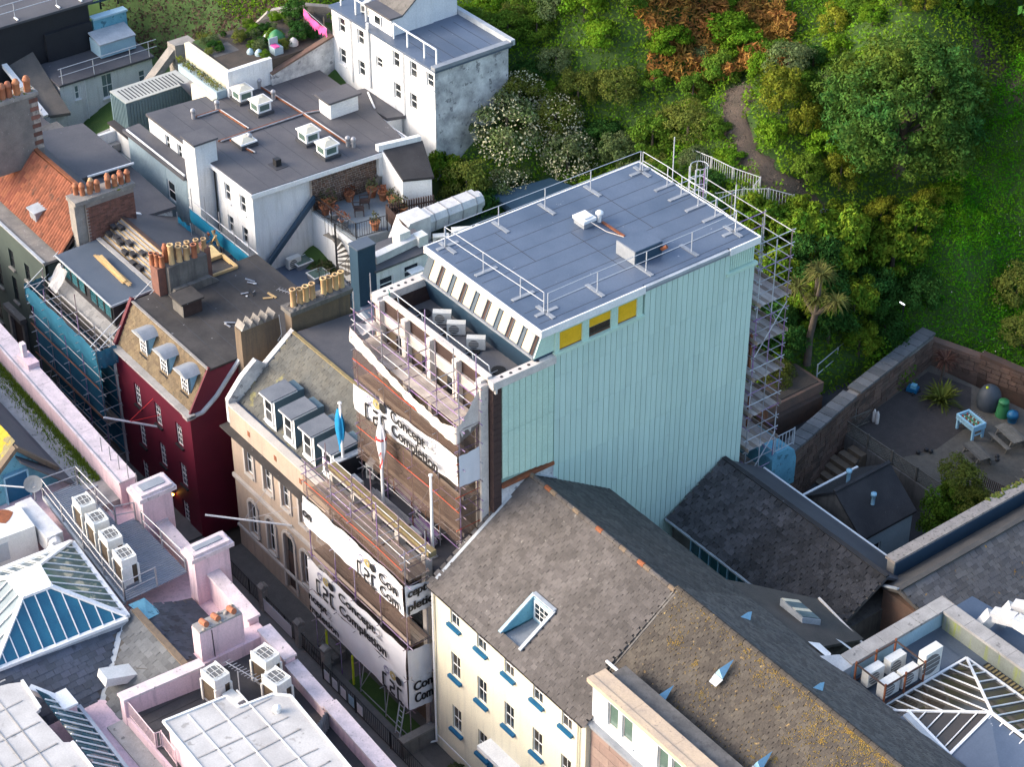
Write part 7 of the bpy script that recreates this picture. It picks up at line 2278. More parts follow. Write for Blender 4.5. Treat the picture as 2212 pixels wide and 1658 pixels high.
bar(gl, 'gutter', steel_w, (3, -15.3, 6.92), (-5.7, -15.0, 6.92), .16, .12)
bar(pk, 'white_upstand', white_paint, (-7.0, -16.6, 7.9), (-5.6, -15.5, 7.4), .3, .3)
box(pk, 'pink_upstand', pink, -6.2, -5.2, -15.9, -15.3, 6.2, 7.6)
box(pk, 'upstand_cap', white_paint, -6.25, -5.1, -15.95, -15.25, 7.6, 7.72)
# corrugated sheet by the street parapet
t = thing('corrugated_sheet', 'weathered corrugated sheet screen at the end of the pink parapet', 'corrugated sheet', (2, -7.2, 6.5))
V, Fc = [], []
n = 60
for i in range(n + 1):
    s_ = i / n
    x, y = 2.75 - .95 * s_, -8.0 + 1.55 * s_
    o2 = .045 * math.sin(s_ * 70)
    V += [(x + o2, y + o2 * .6, 6.5), (x + o2 - .15, y + o2 * .6, 7.95)]
Fc = [(2 * i, 2 * i + 2, 2 * i + 3, 2 * i + 1) for i in range(n)]
poly(t, 'sheet', mat('weathered_zinc', (.34, .33, .33), (.22, .21, .21), 1.5, streak=(.13, .11, .10)), V, Fc)

# street railings and forecourt bits
railing('street_railings', 'black spiked iron railings along the forecourt', [(-6.9, -1.9), (-4.0, -1.92), (-1.0, -1.95), (2.0, -2.0), (8, -2.05)], 0, 1.1, black, sp=.16, rr=.016)
railing('street_railings', 'black iron railings in front of the beige house', [(-17.6, -1.4), (-14.5, -1.45), (-11.0, -1.5), (-7.6, -1.55)], 0, 1.0, black, sp=.16, rr=.016)
for i, x in enumerate((-16.9, -13.0, -9.6, -7.2)):
    t = thing('stone_gatepost', 'grey stone gatepost by the street railings, %s' % ('farthest up the street', 'second up the street', 'third up the street', 'beside the lower scaffold')[i], 'gatepost', (x, -1.5, 0), 'stone gateposts')
    box(t, 'shaft', stone_grey, x - .18, x + .18, -1.68, -1.32, 0, 1.5)
    box(t, 'cap', stone_grey, x - .23, x + .23, -1.73, -1.27, 1.5, 1.62)
    prism(t, 'cap_top', stone_grey, x - .2, x + .2, [(-1.7, 1.62), (-1.3, 1.62), (-1.5, 1.75)])
tag(box(None, 'notice_banner', banner_m, -12.9, -10.2, -1.62, -1.6, .15, .95), 'pale notice banner hung on the beige house railings', 'banner')
for i in range(5):
    x = -6.6 + i * .72
    tag(box(None, 'notice_board', banner_m if i != 3 else blue_pale, x, x + .45, -2.02, -2.0, .35, .95), 'small pale notice on the street railings, number %s from the scaffold end' % ('one', 'two', 'three', 'four', 'five')[i], 'notice', 'notices on the railings')
t = thing('garden_steps', 'dark stone steps up to the beige house', 'steps', (-8, -.5, 0))
for k in range(4):
    box(t, 'step', render_grey, -8.9 + .0, -7.4, -1.3 + k * .35, -.2, .0 + .18 * k, .18 * (k + 1) - .004 * k)
t = thing('forecourt_wall', 'low rendered wall with stone coping left of the cream house', 'wall', (-.6, -.8, 0))
box(t, 'wall', render_grey, -.35, -.05, -1.85, -.05, -.1, 1.0)
box(t, 'coping', stone_grey, -.42, .02, -1.9, -.02, 1.0, 1.12)
t = thing('ladder', 'aluminium ladder leaning at the foot of the lower scaffold', 'ladder', (-1.5, -.7, 0))
for dx in (0, .38):
    bar(t, 'stile', steel_w, (-1.7 + dx, -1.2, .05), (-1.75 + dx, -.75, 2.3), .05)
for k in range(7):
    s_ = (k + .6) / 7.5
    tube(t, 'rung', steel_w, (-1.7, -1.2 + .45 * s_, 2.25 * s_ + .05), (-1.32, -1.2 + .45 * s_, 2.25 * s_ + .05), .018)
tuft_s = thing('clipped_shrub', 'small dark green shrub beside the cream house door', 'shrub', (2.9, -.7, 0))
tuft(tuft_s, 'foliage', leafp, (2.6, -.75, .0), .55, 1.2, 500, .11)
lm = thing('wall_lamp', 'glowing amber wall lamp low on the maroon house front', 'lamp', (-22.65, -1, 1.2))
box(lm, 'bracket', black, -22.7, -22.6, -1.2, -1.0, 1.3, 1.36)
ball(lm, 'bulb', lampglow, (-22.65, -1.2, 1.22), .08)

# ------------------------------------------------------------------ black slated outhouse range, right
t = thing('black_slate_outhouse', 'long low outhouse with rough black slate roof and blue glazed strip', 'building', (5, 17, 2))
sb0, sb1 = .08, 11.2
Eo, Ro = Vector((0, 13.95, 6.95)), Vector((0, 17.5, 8.95))
slab(t, 'front_deck', slate_back, [(sb0, 13.95, 6.92), (sb1, 13.95, 6.92), (sb1, 17.5, 8.9), (sb0, 17.5, 8.9)], .15)
shingles(t, 'slate', slate_blk, (sb0, 13.9, 6.95), (1, 0, 0), Ro - Eo, .36, .23, lambda u, s_: 0 < u < 11.0, 11.1, (Ro - Eo).length, thick=.035, gap=.025, jit=.03)
slab(t, 'back_slope', felt_dark, [(sb0, 17.5, 8.92), (sb1, 17.5, 8.92), (sb1, 20.3, 7.0), (sb0, 20.3, 7.0)], .15)
bar(t, 'ridge', slate_blk, (sb0, 17.5, 8.98), (sb1, 17.5, 8.98), .25, .1)
box(t, 'core', render_grey, sb0 + .1, sb1 - .1, 14.45, 20.0, 2, 6.85)
fo_ = Face('-y', 14.3)
fo_.wall(t, 'front_wall', render_grey, sb0 + .05, sb1, 2, 6.85, [(1.5, 5.45, 5.1, 6.45)], .15)
for i in range(6):
    a = 1.5 + i * .66
    wn = fo_.fbox(t, 'window', pastel_blue, a - .04, a + .04, 5.08, 6.47, -.1, .02)
    fo_.fbox(wn, 'pane', glass_teal, a + .05, a + .61, 5.12, 6.43, -.1, -.06)
fo_.fbox(t, 'window_rail', pastel_blue, 1.45, 5.5, 5.02, 5.1, -.1, .04)
bar(t, 'gutter', lead_lt, (sb0, 13.85, 6.9), (sb1, 13.85, 6.9), .12, .1)
bar(t, 'back_gutter', white_paint, (sb0, 20.35, 6.98), (sb1, 20.35, 6.98), .1, .08)
box(t, 'blue_awning', sill_blue, 5.4, 7.4, 12.6, 13.8, 5.5, 5.6)
for k in range(3):
    box(t, 'stone_step', concrete, .2, 1.0, 11.2 + k * .8, 12.0 + k * .8, 3, 5.2 - k * .35)
slab(None, 'rear_passage', asphalt, [(0, 10.2, 3.2), (15, 10.2, 3.2), (15, 14.4, 3.2), (0, 14.4, 3.2)], .4, kind='structure')

# small gabled store behind it
t = thing('gabled_store', 'small dark slated store with grey-blue wall in the yard', 'building', (4.2, 23, 2))
slab(t, 'right_slope', slate_blk, [(4.2, 21.2, 7.65), (6.3, 21.2, 5.95), (6.3, 25.0, 5.95), (4.2, 25.0, 7.65)], .14)
slab(t, 'left_slope', slate_blk, [(2.2, 21.2, 6.1), (4.2, 21.2, 7.65), (4.2, 25.0, 7.65), (2.2, 25.0, 6.1)], .14)
poly(t, 'gable', render_grey, [(2.3, 21.35, 2), (6.2, 21.35, 2), (6.2, 21.35, 5.9), (4.2, 21.35, 7.5), (2.3, 21.35, 6.0)], [(0, 1, 2, 3, 4)])
fst = Face('+x', 6.15)
fst.wall(t, 'side_wall', blue_grey, 21.3, 24.9, 2, 5.9, [(22.2, 22.8, 3.6, 5.0)], .15)
fst.window(t, 22.2, 22.8, 3.6, 5.0, white_paint, glass, 1, 2, inset=.08)
box(t, 'core', render_grey, 2.35, 6.0, 21.5, 24.85, 2, 5.85)
bar(t, 'white_verge', white_paint, (2.15, 21.1, 6.12), (2.15, 25.0, 6.12), .12, .1)
bar(t, 'ridge', slate_blk, (4.2, 21.15, 7.7), (4.2, 25.0, 7.7), .2, .1)
for x, y, h in ((3.9, 22.4, .7), (5.3, 22.8, .55)):
    zz = 7.65 - abs(x - 4.2) * .78
    lathe(t, 'flue', pastel_blue, [(.1, 0), (.1, h), (.15, h + .02), (.15, h + .14), (0, h + .18)], (x, y, zz))
t = thing('blue_tank_roof', 'rounded sky-blue covered tank at the foot of the back scaffold', 'tank', (-1, 21.8, 5))
prism(t, 'shell', blue_wall, -2.4, .1, [(20.9, 5), (22.6, 5), (22.6, 6.6), (22.4, 7.2), (21.9, 7.5), (21.2, 7.5), (20.9, 7.2)])
railing('steel_gate_rail', 'white barred rail on top of the blue tank', [(.0, 21.0), (.0, 22.4)], 7.5, 8.5, steel_w, sp=.2, rr=.02)

# ------------------------------------------------------------------ yard
slab(None, 'lower_court', mat('dark_court_paving', (.05, .048, .05), (.036, .035, .038), 1.2, bump=.3), [(-1.6, 20.3, 3.0), (10.2, 20.3, 3.0), (10.2, 28.3, 3.0), (-2.3, 28.3, 3.0)], .5, kind='structure')  # darker tone than the street paving
slab(None, 'yard', gravel, [(-2.0, 28.25, 4.5), (10.4, 28.2, 4.5), (10.4, 38.6, 4.5), (-3.4, 36.4, 4.5)], 2.2, kind='structure')
slab(None, 'yard_mud', mat('dark_trodden_earth', (.055, .045, .042), (.042, .036, .033), 2, bump=.5, spk=(.10, .09, .08), sthr=.66), [(-1.9, 28.8, 4.51), (1.6, 29.0, 4.51), (2.2, 31, 4.51), (1.8, 34.0, 4.51), (-.5, 36.6, 4.51), (-3.0, 35.8, 4.51)], .1, kind='structure')
t = thing('retaining_wall', 'grey rendered retaining wall under the trellis fence', 'wall', (1.5, 28.2, 3))
box(t, 'wall', render_grey, -1.9, 5.2, 28.0, 28.24, 2.5, 4.55)
box(t, 'buttress', render_grey, -2.0, -1.7, 27.9, 28.3, 2.5, 4.7)
t = thing('trellis_fence', 'grey lattice trellis fence on the retaining wall', 'fence', (1.5, 28.1, 4.5))
for (a, b_) in (((-1.75, 28.12), (5.0, 28.12)), ((-1.75, 28.12), (-1.6, 29.8))):
    A2, B2v = Vector((*a, 0)), Vector((*b_, 0))
    L = (B2v - A2).length
    e_ = (B2v - A2) / L
    n = int(L / .17)
    for i in range(-4, n):
        for sg in (1, -1):
            s0, s1 = i * .17, i * .17 + .72
            z0, z1 = (4.62, 5.34) if sg > 0 else (5.34, 4.62)
            if s0 < 0:
                z0 += (z1 - z0) * (-s0 / .72); s0 = 0
            if s1 > L:
                z1 += (z0 - z1) * ((s1 - L) / .72); s1 = L
            if s1 - s0 > .06:
                bar(t, 'lath', grey_wood, A2 + e_ * s0 + Vector((0, .012 * sg, z0)), A2 + e_ * s1 + Vector((0, .012 * sg, z1)), .03, .012, up=(0, 1, 0))
    for z in (4.6, 5.36):
        bar(t, 'rail', grey_wood, A2 + Vector((0, 0, z)), B2v + Vector((0, 0, z)), .06, .05)
    for k in range(int(L / 1.75) + 1):
        p = A2 + e_ * min(k * 1.75, L)
        bar(t, 'post', grey_wood, p + Vector((0, -.06, 3.0)), p + Vector((0, -.06, 5.5)), .09)
# long rubble boundary wall running up to the hill
WP = [(-.3, 21.4), (-2.2, 29.0), (-3.7, 36.3)]
t = thing('rubble_boundary_wall', 'long red rubble stone wall running diagonally up to the hill', 'wall', (-2, 29, 3))
sm_ = newmesh('stone', [(x, y, z) for x in (-.5, .5) for y in (-.5, .5) for z in (-.5, .5)], [(0, 1, 3, 2), (4, 6, 7, 5), (0, 4, 5, 1), (2, 3, 7, 6), (0, 2, 6, 4), (1, 5, 7, 3)], stone_red)
cnt = 0
for i in range(2):
    a, b_ = Vector((*WP[i], 0)), Vector((*WP[i + 1], 0))
    e_ = (b_ - a).normalized(); L = (b_ - a).length
    nn = Vector((e_.y, -e_.x, 0))
    if nn.x < 0: nn = -nn
    slab(t, 'wall_core', stone_grey, [a + nn * .3 + Vector((0, 0, 6.6)), b_ + nn * .3 + Vector((0, 0, 6.6)), b_ - nn * .3 + Vector((0, 0, 6.6)), a - nn * .3 + Vector((0, 0, 6.6))], 5)
    for k in range(int(L / .62)):
        p = a + e_ * (k * .62 + .3)
        bar(t, 'coping_stone', mat('blue_grey_coping', (.125, .13, .135), (.09, .095, .10), 1.5, rnd=.2), p - e_ * .29 + Vector((0, 0, 6.68)), p + e_ * .29 + Vector((0, 0, 6.68 + U(-.01, .01))), .85, .14)
    for j in range(12):
        s_ = 0
        while s_ < L - .2:
            w_ = U(.35, .85)
            z = 3.0 + j * .3
            if cnt < 300 and z + .3 < 6.65:
                c_ = a + e_ * (s_ + w_ / 2) + nn * (.3 + U(0, .03))
                put(t, 'stone', sm_, frame(c_ + Vector((0, 0, z + .14)), e_ * (w_ - .035), nn * .1, Vector((0, 0, 1)) * U(.22, .27)))
                cnt += 1
            s_ += w_
t = thing('yard_steps', 'dark steps climbing beside the rubble wall', 'steps', (-1.3, 27, 3))
for k in range(6):
    box(t, 'step', render_brown, -2.0 + k * .22, .1, 25.3 + k * .45, 25.72 + k * .45, 2.9, 3.1 + k * .24)
for k, (p, q) in enumerate((((-.9, 24.6, 4.2), (-1.9, 27.4, 5.6)), ((.5, 22.6, 4.0), (1.4, 24.4, 4.0)))):
    h = thing('handrail', 'pale tube handrail %s' % ('along the rubble wall steps' if k == 0 else 'in front of the gabled store'), 'handrail', p)
    tube(h, 'rail', steel_w, p, q, .035)
    for s_ in (0, 1):
        pp = p if s_ == 0 else q
        tube(h, 'bracket', steel_w, pp, (pp[0], pp[1], pp[2] - 1.0), .025)
railing('court_railings', 'dark iron railings at the head of the yard steps', [(-.2, 27.9), (.6, 26.4), (1.8, 25.6)], 3.0, 4.1, black, sp=.13)
# back yard wall under the hill
t = thing('hill_retaining_wall', 'rough stone retaining wall at the foot of the grassy slope', 'wall', (3, 38, 4))
hw = [(-3.7, 36.4), (-1.0, 37.6), (3.0, 38.7), (10.5, 39.4)]
for i in range(3):
    a, b_ = Vector((*hw[i], 0)), Vector((*hw[i + 1], 0))
    e_ = (b_ - a).normalized(); nn = Vector((e_.y, -e_.x, 0)); L = (b_ - a).length
    slab(t, 'wall_core', stone_red, [a + Vector((0, 0, 6.0)), b_ + Vector((0, 0, 5.8)), b_ - nn * .5 + Vector((0, 0, 5.8)), a - nn * .5 + Vector((0, 0, 6.0))], 3)
    for j in range(4):
        s_ = 0
        while s_ < L - .3:
            w_ = U(.4, .9)
            c_ = a + e_ * (s_ + w_ / 2) + nn * .02 + Vector((0, 0, 4.7 + j * .3))
            put(t, 'stone', sm_, frame(c_, e_ * (w_ - .04), nn * .12, Vector((0, 0, 1)) * .26))
            s_ += w_
# foosball table
t = thing('table_football', 'pale blue football game table with green playing field', 'game table', (2.2, 33.5, 4.5))
W_ = at(2.25, 33.45, 4.5, R(-8))
def L_(par, nm, m, x0, x1, y0, y1, z0, z1):
    return put(par, nm, unit('box', m), W_ @ Matrix.Translation(((x0 + x1) / 2, (y0 + y1) / 2, (z0 + z1) / 2)) @ Matrix.Diagonal((x1 - x0, y1 - y0, z1 - z0, 1)))
for y0, y1 in ((-.42, -.34), (.34, .42)):
    L_(t, 'side_board', pastel_blue, -.72, .72, y0, y1, .62, .95)
for x0, x1 in ((-.72, -.62), (.62, .72)):
    L_(t, 'end_board', pastel_blue, x0, x1, -.34, .34, .62, .95)
L_(t, 'field', foos_green, -.62, .62, -.34, .34, .72, .76)
for k in range(8):
    x = -.52 + k * .15
    put(t, 'rod', unit('cyl6', steel), W_ @ Matrix.Translation((x, -.62, .88)) @ Matrix.Rotation(R(-90), 4, 'X') @ Matrix.Diagonal((.012, .012, 1.24, 1)))
    for q in (-.15, .15):
        L_(t, 'player', white_paint if k % 2 else flag_red, x - .02, x + .02, q - .03, q + .03, .78, .9)
for sx in (-.62, .62):
    for sy in (-.34, .34):
        L_(t, 'leg', pastel_blue, sx - .06, sx + .06, sy - .06, sy + .06, 0, .62)
    L_(t, 'stretcher', pastel_blue, sx - .03, sx + .03, -.3, .3, .25, .32)
# picnic tables
def picnic(label):
    r = thing('picnic_table', label, 'picnic table', group='picnic tables')
    for k in range(5):
        box(r, 'top_plank', grey_wood, -.85, .85, -.36 + k * .145, -.36 + k * .145 + .135, .72, .76)
    for s_ in (-1, 1):
        for k in range(2):
            box(r, 'seat_plank', grey_wood, -.85, .85, s_ * .62 + k * .14 - .14, s_ * .62 + k * .14 - .005, .42, .46)
    for x in (-.6, .6):
        for s_ in (-1, 1):
            bar(r, 'leg', grey_wood, (x, s_ * .62, 0), (x, s_ * .25, .72), .08, .05)
        bar(r, 'bearer', grey_wood, (x, -.75, .38), (x, .75, .38), .05, .08)
    return Kind(r)


PT = picnic('weathered picnic table')
PT(4.2, 34.3, 4.5, R(-12), label='weathered picnic table farthest back in the gravel yard')
PT(4.15, 31.8, 4.5, R(-12), .95, label='weathered picnic table partly behind the leafy bush')
PT(7.6, 32.6, 4.5, R(-10), label='weathered picnic table at the right edge of the yard')
t = thing('garden_bench', 'dark slatted bench with backrest near the right wall', 'bench', (6.8, 30, 4.5))
for k in range(4):
    bar(t, 'seat_slat', old_wood, (6.2, 29.6 + k * .12, 4.95), (7.6, 29.9 + k * .12, 4.95), .1, .03)
for k in range(14):
    bar(t, 'back_slat', old_wood, (6.2 + k * .105, 30.12 + k * .022, 4.95), (6.2 + k * .105, 30.2 + k * .022, 5.5), .05, .03)
for x in (6.25, 7.55):
    bar(t, 'leg', old_wood, (x, 29.6, 4.5), (x, 29.6, 4.95), .07)
    bar(t, 'leg', old_wood, (x, 30.15, 4.5), (x, 30.15, 4.95), .07)
t = thing('covered_barbecue', 'barbecue under a dark grey cover at the back of the yard', 'barbecue', (1.3, 36, 4.5))
lathe(t, 'cover', tarp_grey, [(.62, 0), (.7, .35), (.62, .9), (.45, 1.2), (.2, 1.38), (0, 1.42)], (1.25, 36.0, 4.5), 12)
ball(t, 'yellow_badge', lime, (1.2, 35.75, 5.85), .08)
t = thing('compost_bin', 'green plastic compost bin beside the covered barbecue', 'compost bin', (2.2, 36.0, 4.5))
lathe(t, 'bin', plastic_green, [(.38, 0), (.32, .6), (.27, .85), (.3, .87), (.28, .97), (0, 1.0)], (2.25, 36.0, 4.5))
t = thing('blue_tub', 'blue tub with pale rim beside the green compost bin', 'tub', (2.9, 36.1, 4.5))
lathe(t, 'tub', sill_blue, [(.24, 0), (.3, .35), (.33, .36), (.28, .6), (0, .72)], (2.95, 36.0, 4.5))
t = thing('toy_vehicle', 'bright blue plastic ride-on toy by the spiky plant', 'toy', (-2.2, 33.8, 4.5))
box(t, 'body', sill_blue, -2.5, -1.9, 33.5, 34.0, 4.58, 4.8, rz=.4)
box(t, 'seat', blue_wall, -2.3, -2.0, 33.6, 33.9, 4.8, 5.0, rz=.4)
for x, y in ((-2.45, 33.5), (-1.95, 33.5), (-2.45, 34.0), (-1.95, 34.0)):
    ball(t, 'wheel', black, (x, y, 4.58), .09)
for i, (x, y) in enumerate(((2.0, 30.4), (2.25, 30.5), (1.9, 29.9), (5.2, 32.2), (5.4, 32.0))):
    tag(ball(None, 'football', black, (x, y, 4.62 if i < 3 else 5.3), .13), 'dark round ball %s' % ('on the trodden earth, left of the pair', 'on the trodden earth, right of the pair', 'nearest the trellis', 'on the picnic table, left', 'on the picnic table, right')[i], 'ball')
for i, x in enumerate((-1.55, -1.32)):
    t = thing('gas_bottle', 'pale gas bottle inside the trellis corner, %s' % ('left one', 'right one')[i], 'gas bottle', (x, 30.1, 4.5), 'gas bottles')
    lathe(t, 'bottle', conc_white, [(.1, 0), (.11, .05), (.11, .6), (.06, .72), (.04, .8), (0, .8)], (x, 30.1, 4.5))
t = thing('street_lamp', 'lit white lamp on a post among the dark shrubs', 'lamp', (-4.9, 35.3, 6))
tube(t, 'post', black, (-4.9, 35.3, 5.5), (-4.9, 35.3, 8.2), .05)
lp = mat('white_lamp_tube', (.9, .95, 1.0)); _b = lp.node_tree.nodes['Principled BSDF']
_b.inputs['Emission Color'].default_value = (.9, .95, 1, 1); _b.inputs['Emission Strength'].default_value = 1.2
box(t, 'lamp_tube', lp, -5.15, -4.8, 35.22, 35.27, 8.2, 8.25)
# white hand rail and planter left of the long wall
r_ = thing('path_handrail', 'white two-bar handrail beside the lane below the palm', 'handrail', (-6, 31, 6))
for (x, y) in ((-4.6, 28.6), (-5.1, 30.6), (-5.6, 32.6)):
    tube(r_, 'post', steel_w, (x, y, 5.6), (x, y, 7.2), .035)
for z in (6.5, 7.15):
    tube(r_, 'rail', steel_w, (-4.6, 28.6, z), (-5.6, 32.6, z), .03)
slab(None, 'lane', asphalt, [(-3.0, 23, 5.2), (-.9, 23, 5.2), (-4.2, 36, 5.4), (-6.2, 36, 5.4)], .3, kind='structure')
t = thing('stone_planter', 'stepped red stone planter at the corner below the palm', 'planter', (-4.5, 26, 5))
box(t, 'base', stone_red, -6.5, -3.1, 23.6, 27.6, 3, 6.4)
box(t, 'upper', stone_red, -6.6, -3.4, 23.9, 27.9, 6.4, 7.0)
box(t, 'soil', earth, -6.4, -3.6, 24.1, 27.7, 6.98, 7.05)

# boundary wall with gritty coping and slated hall beyond, far right
t = thing('gritty_coping_wall', 'tall wall with pale gritty coping and blue lead side', 'wall', (10.5, 23, 3))
box(t, 'wall', stone_grey, 10.25, 10.7, 18.5, 34, 2, 8.85)
for i in range(12):
    box(t, 'coping', stone_cap, 10.15, 10.75, 18.45 + i * 1.3, 18.45 + i * 1.3 + 1.29, 8.86, 9.02)
box(t, 'lead_side', dkblue, 10.71, 10.78, 18.5, 34, 7.5, 8.9)
for k in range(240):
    ball(t, 'moss_tuft', mossgreen, (U(10.1, 10.4), U(25.2, 29.0), 9.03), U(.04, .12), U(.04, .12), U(.03, .09)) if k < 60 else None
t = thing('slated_hall', 'slated hall roof spotted with orange lichen, right edge', 'building', (14, 24, 3))
slab(t, 'left_slope', slate_back, [(10.8, 17.6, 8.1), (12.2, 17.2, 9.0), (12.2, 36, 9.0), (10.8, 36, 8.1)], .2)
slab(t, 'right_slope', slate_back, [(12.2, 17.2, 9.0), (17.6, 18.9, 5.9), (17.6, 36, 5.9), (12.2, 36, 9.0)], .2)
sl_l = mat('lichen_grey_slate', (.105, .10, .105), (.13, .12, .115), .8, isl=.25, rnd=.25, bump=.3, spk=(.36, .19, .03), sscale=2.2, sthr=.68)
shingles(t, 'slate', sl_l, (17.6, 17.0, 5.93), (0, 1, 0), (-5.4, 0, 3.1), .36, .24, lambda u, s_: 17 + u > 17.2 + (1 - s_ / 6.2) * 1.9, 16, 6.2, lim=120)
box(t, 'gable_wall', stone_red, 11.0, 15.0, 17.6, 18.3, 2, 8.0)
bar(t, 'ridge', slate_back, (12.2, 17.2, 9.05), (12.2, 36, 9.05), .25, .1)
bar(t, 'verge', lead_lt, (10.8, 17.5, 8.2), (12.2, 17.15, 9.1), .15, .08)
box(t, 'core', stone_grey, 11.0, 17.2, 18.6, 36, 2, 6.0)

# railings along the dirt path
def path_rail(label, pts, h=1.1):
    return railing('path_railing', label, pts, 0, h, steel_w, sp=.16, rr=.015, zs=[H(x, y) + .1 for x, y in pts])


path_rail('pale steel railing along the near side of the dirt path', [(-18.5, 31.5), (-16.9, 31.5), (-15.2, 31.6), (-13.6, 32.2), (-13.5, 31.6)])
path_rail('pale steel railing stepping down the path behind the scaffold', [(-14.4, 29.6), (-13.7, 31.0), (-12.9, 32.2), (-12.0, 33.3)])
path_rail('pale steel railing at the far end of the dirt path', [(-10.9, 34.4), (-10.3, 35.6)])

# ------------------------------------------------------------------ vegetation
def leafmat(name, c1, c2, sc_=.5):
    return mat(name, c1, c2, sc_, rough=.9, isl=.42, rnd=.2, trans=.3, spec=.06, ga=.12, gscale=3)


L_ivy = leafmat('bright_ivy_leaf', (.085, .19, .012), (.14, .235, .016))
L_mid = leafmat('mid_green_leaf', (.07, .15, .016), (.12, .19, .022))
L_dark = leafmat('dark_green_leaf', (.026, .082, .018), (.045, .11, .02))
L_olive = leafmat('olive_leaf', (.12, .155, .03), (.16, .18, .035))
L_yell = leafmat('yellow_green_leaf', (.19, .20, .02), (.14, .175, .02))
L_grey = leafmat('grey_green_leaf', (.13, .165, .07), (.10, .145, .05))
L_laur = leafmat('glossy_laurel_leaf', (.06, .15, .014), (.16, .21, .018), 1.2)
L_tree = leafmat('sycamore_leaf', (.038, .115, .026), (.11, .145, .018), .16)  # broad noise mixes dark green with yellow-green
L_flow = mat('white_blossom', (.60, .57, .38), (.46, .45, .28), 2, rough=.8, isl=.2, trans=.2)
L_brack = leafmat('rusty_bracken', (.36, .16, .05), (.28, .17, .04), .6)
L_grass = leafmat('lush_grass_blade', (.06, .24, .008), (.11, .29, .01), .4)
L_heath = leafmat('dry_heather', (.12, .075, .06), (.09, .065, .045), .7)
bark = mat('bark', (.10, .08, .06), (.07, .055, .045), 3, bump=.5)


def quadmesh(name, P, D1, D2, m):
    n = len(P)
    V = np.empty((n, 4, 3))
    V[:, 0], V[:, 1], V[:, 2], V[:, 3] = P - D1, P + D2, P + D1, P - D2
    me = bpy.data.meshes.new(name)
    me.vertices.add(4 * n); me.loops.add(4 * n); me.polygons.add(n)
    me.vertices.foreach_set('co', V.reshape(-1))
    me.loops.foreach_set('vertex_index', np.arange(4 * n, dtype=np.int32))
    me.polygons.foreach_set('loop_start', np.arange(0, 4 * n, 4, dtype=np.int32))
    me.polygons.foreach_set('loop_total', np.full(n, 4, dtype=np.int32))
    me.materials.append(m)
    me.update()
    me.validate()
    return me


def unitv(a):
    return a / np.linalg.norm(a, axis=1, keepdims=True)


def leafset(P, Nrm, size, spread=.7, asp=.55):
    n = len(P)
    N_ = unitv(Nrm + rng.normal(0, spread, (n, 3)))
    t_ = unitv(np.cross(N_, rng.normal(0, 1, (n, 3))))
    b_ = np.cross(N_, t_)
    s = size * rng.uniform(.6, 1.35, (n, 1))
    return P, t_ * s, b_ * s * asp


def crown_mesh(name, m, nc, per, leaf, flat=1.0, cr=(.24, .40), low=-.35):
    """unit crown: leaf clumps over an uneven ellipsoid shell and some inside"""
    d = unitv(rng.normal(0, 1, (nc * 3, 3)))
    d = d[d[:, 2] > low][:nc]
    rad = rng.uniform(.55, 1.0, (len(d), 1)) ** .6 * rng.uniform(.72, .98, (len(d), 1))
    C_ = d * rad
    Ps, Ns = [], []
    for c_ in C_:
        r_ = rng.uniform(*cr)
        q = unitv(rng.normal(0, 1, (per, 3)))
        q[:, 2] = np.abs(q[:, 2]) * np.where(rng.uniform(size=per) < .8, 1, -1)
        rr = r_ * rng.uniform(.55, 1.0, (per, 1))
        Ps.append(c_ + q * rr * np.array([1, 1, .75])); Ns.append(q + .5 * c_ / max(np.linalg.norm(c_), .1))
    P = np.concatenate(Ps) * np.array([1, 1, flat]); Nn = np.concatenate(Ns)
    return quadmesh(name, *leafset(P, Nn, leaf), m)


def variants(key, m, k, *a, **kw):
    return [crown_mesh('foliage', m, *a, **kw) for _ in range(k)]


CR = {
    'ivy': variants('ivy', L_ivy, 2, 30, 150, .058, .7),
    'mid': variants('mid', L_mid, 3, 34, 150, .052, .85),
    'olive': variants('olive', L_olive, 2, 32, 140, .046, .95),
    'grey': variants('grey', L_grey, 2, 30, 130, .048, .9),
    'dark': variants('dark', L_dark, 2, 36, 150, .052, .95),
    'yell': variants('yell', L_yell, 1, 28, 140, .052, 1.0),
    'laur': variants('laur', L_laur, 2, 44, 120, .06, .95, cr=(.2, .32)),
}
flowm = [quadmesh('blossom', *leafset(unitv(rng.normal(0, 1, (1100, 3))) * rng.uniform(.7, 1.04, (1100, 1)) * np.array([1, 1, .9]), rng.normal(0, 1, (1100, 3)) + np.array([0, 0, 1.0]), .036, asp=.8), L_flow) for _ in range(1)]
trunkm = newmesh('stem', [(r_ * math.cos(a), r_ * math.sin(a), z) for r_, z in ((.10, -1.0), (.06, -.2), (.03, .45)) for a in np.linspace(0, 6.283, 7)[:-1]], [(j * 6 + i, j * 6 + (i + 1) % 6, (j + 1) * 6 + (i + 1) % 6, (j + 1) * 6 + i) for j in range(2) for i in range(6)], bark)


def bush(kind, x, y, r_, label, name='bush', group=None, lift=.55, zs=1.0, z=None, cat='bush', flowers=False):
    z = H(x, y) if z is None else z
    t = thing(name, label, cat, (x, y, z), group)
    W = Matrix.Translation((x, y, z + r_ * lift * zs)) @ Matrix.Rotation(U(0, 6.28), 4, 'Z') @ Matrix.Diagonal((r_ * U(.9, 1.1), r_ * U(.9, 1.1), r_ * zs, 1))
    put(t, 'crown', random.choice(CR[kind]), W)
    put(t, 'stem', trunkm, W)
    if flowers:
        put(t, 'blossom', flowm[0], W)
    return t


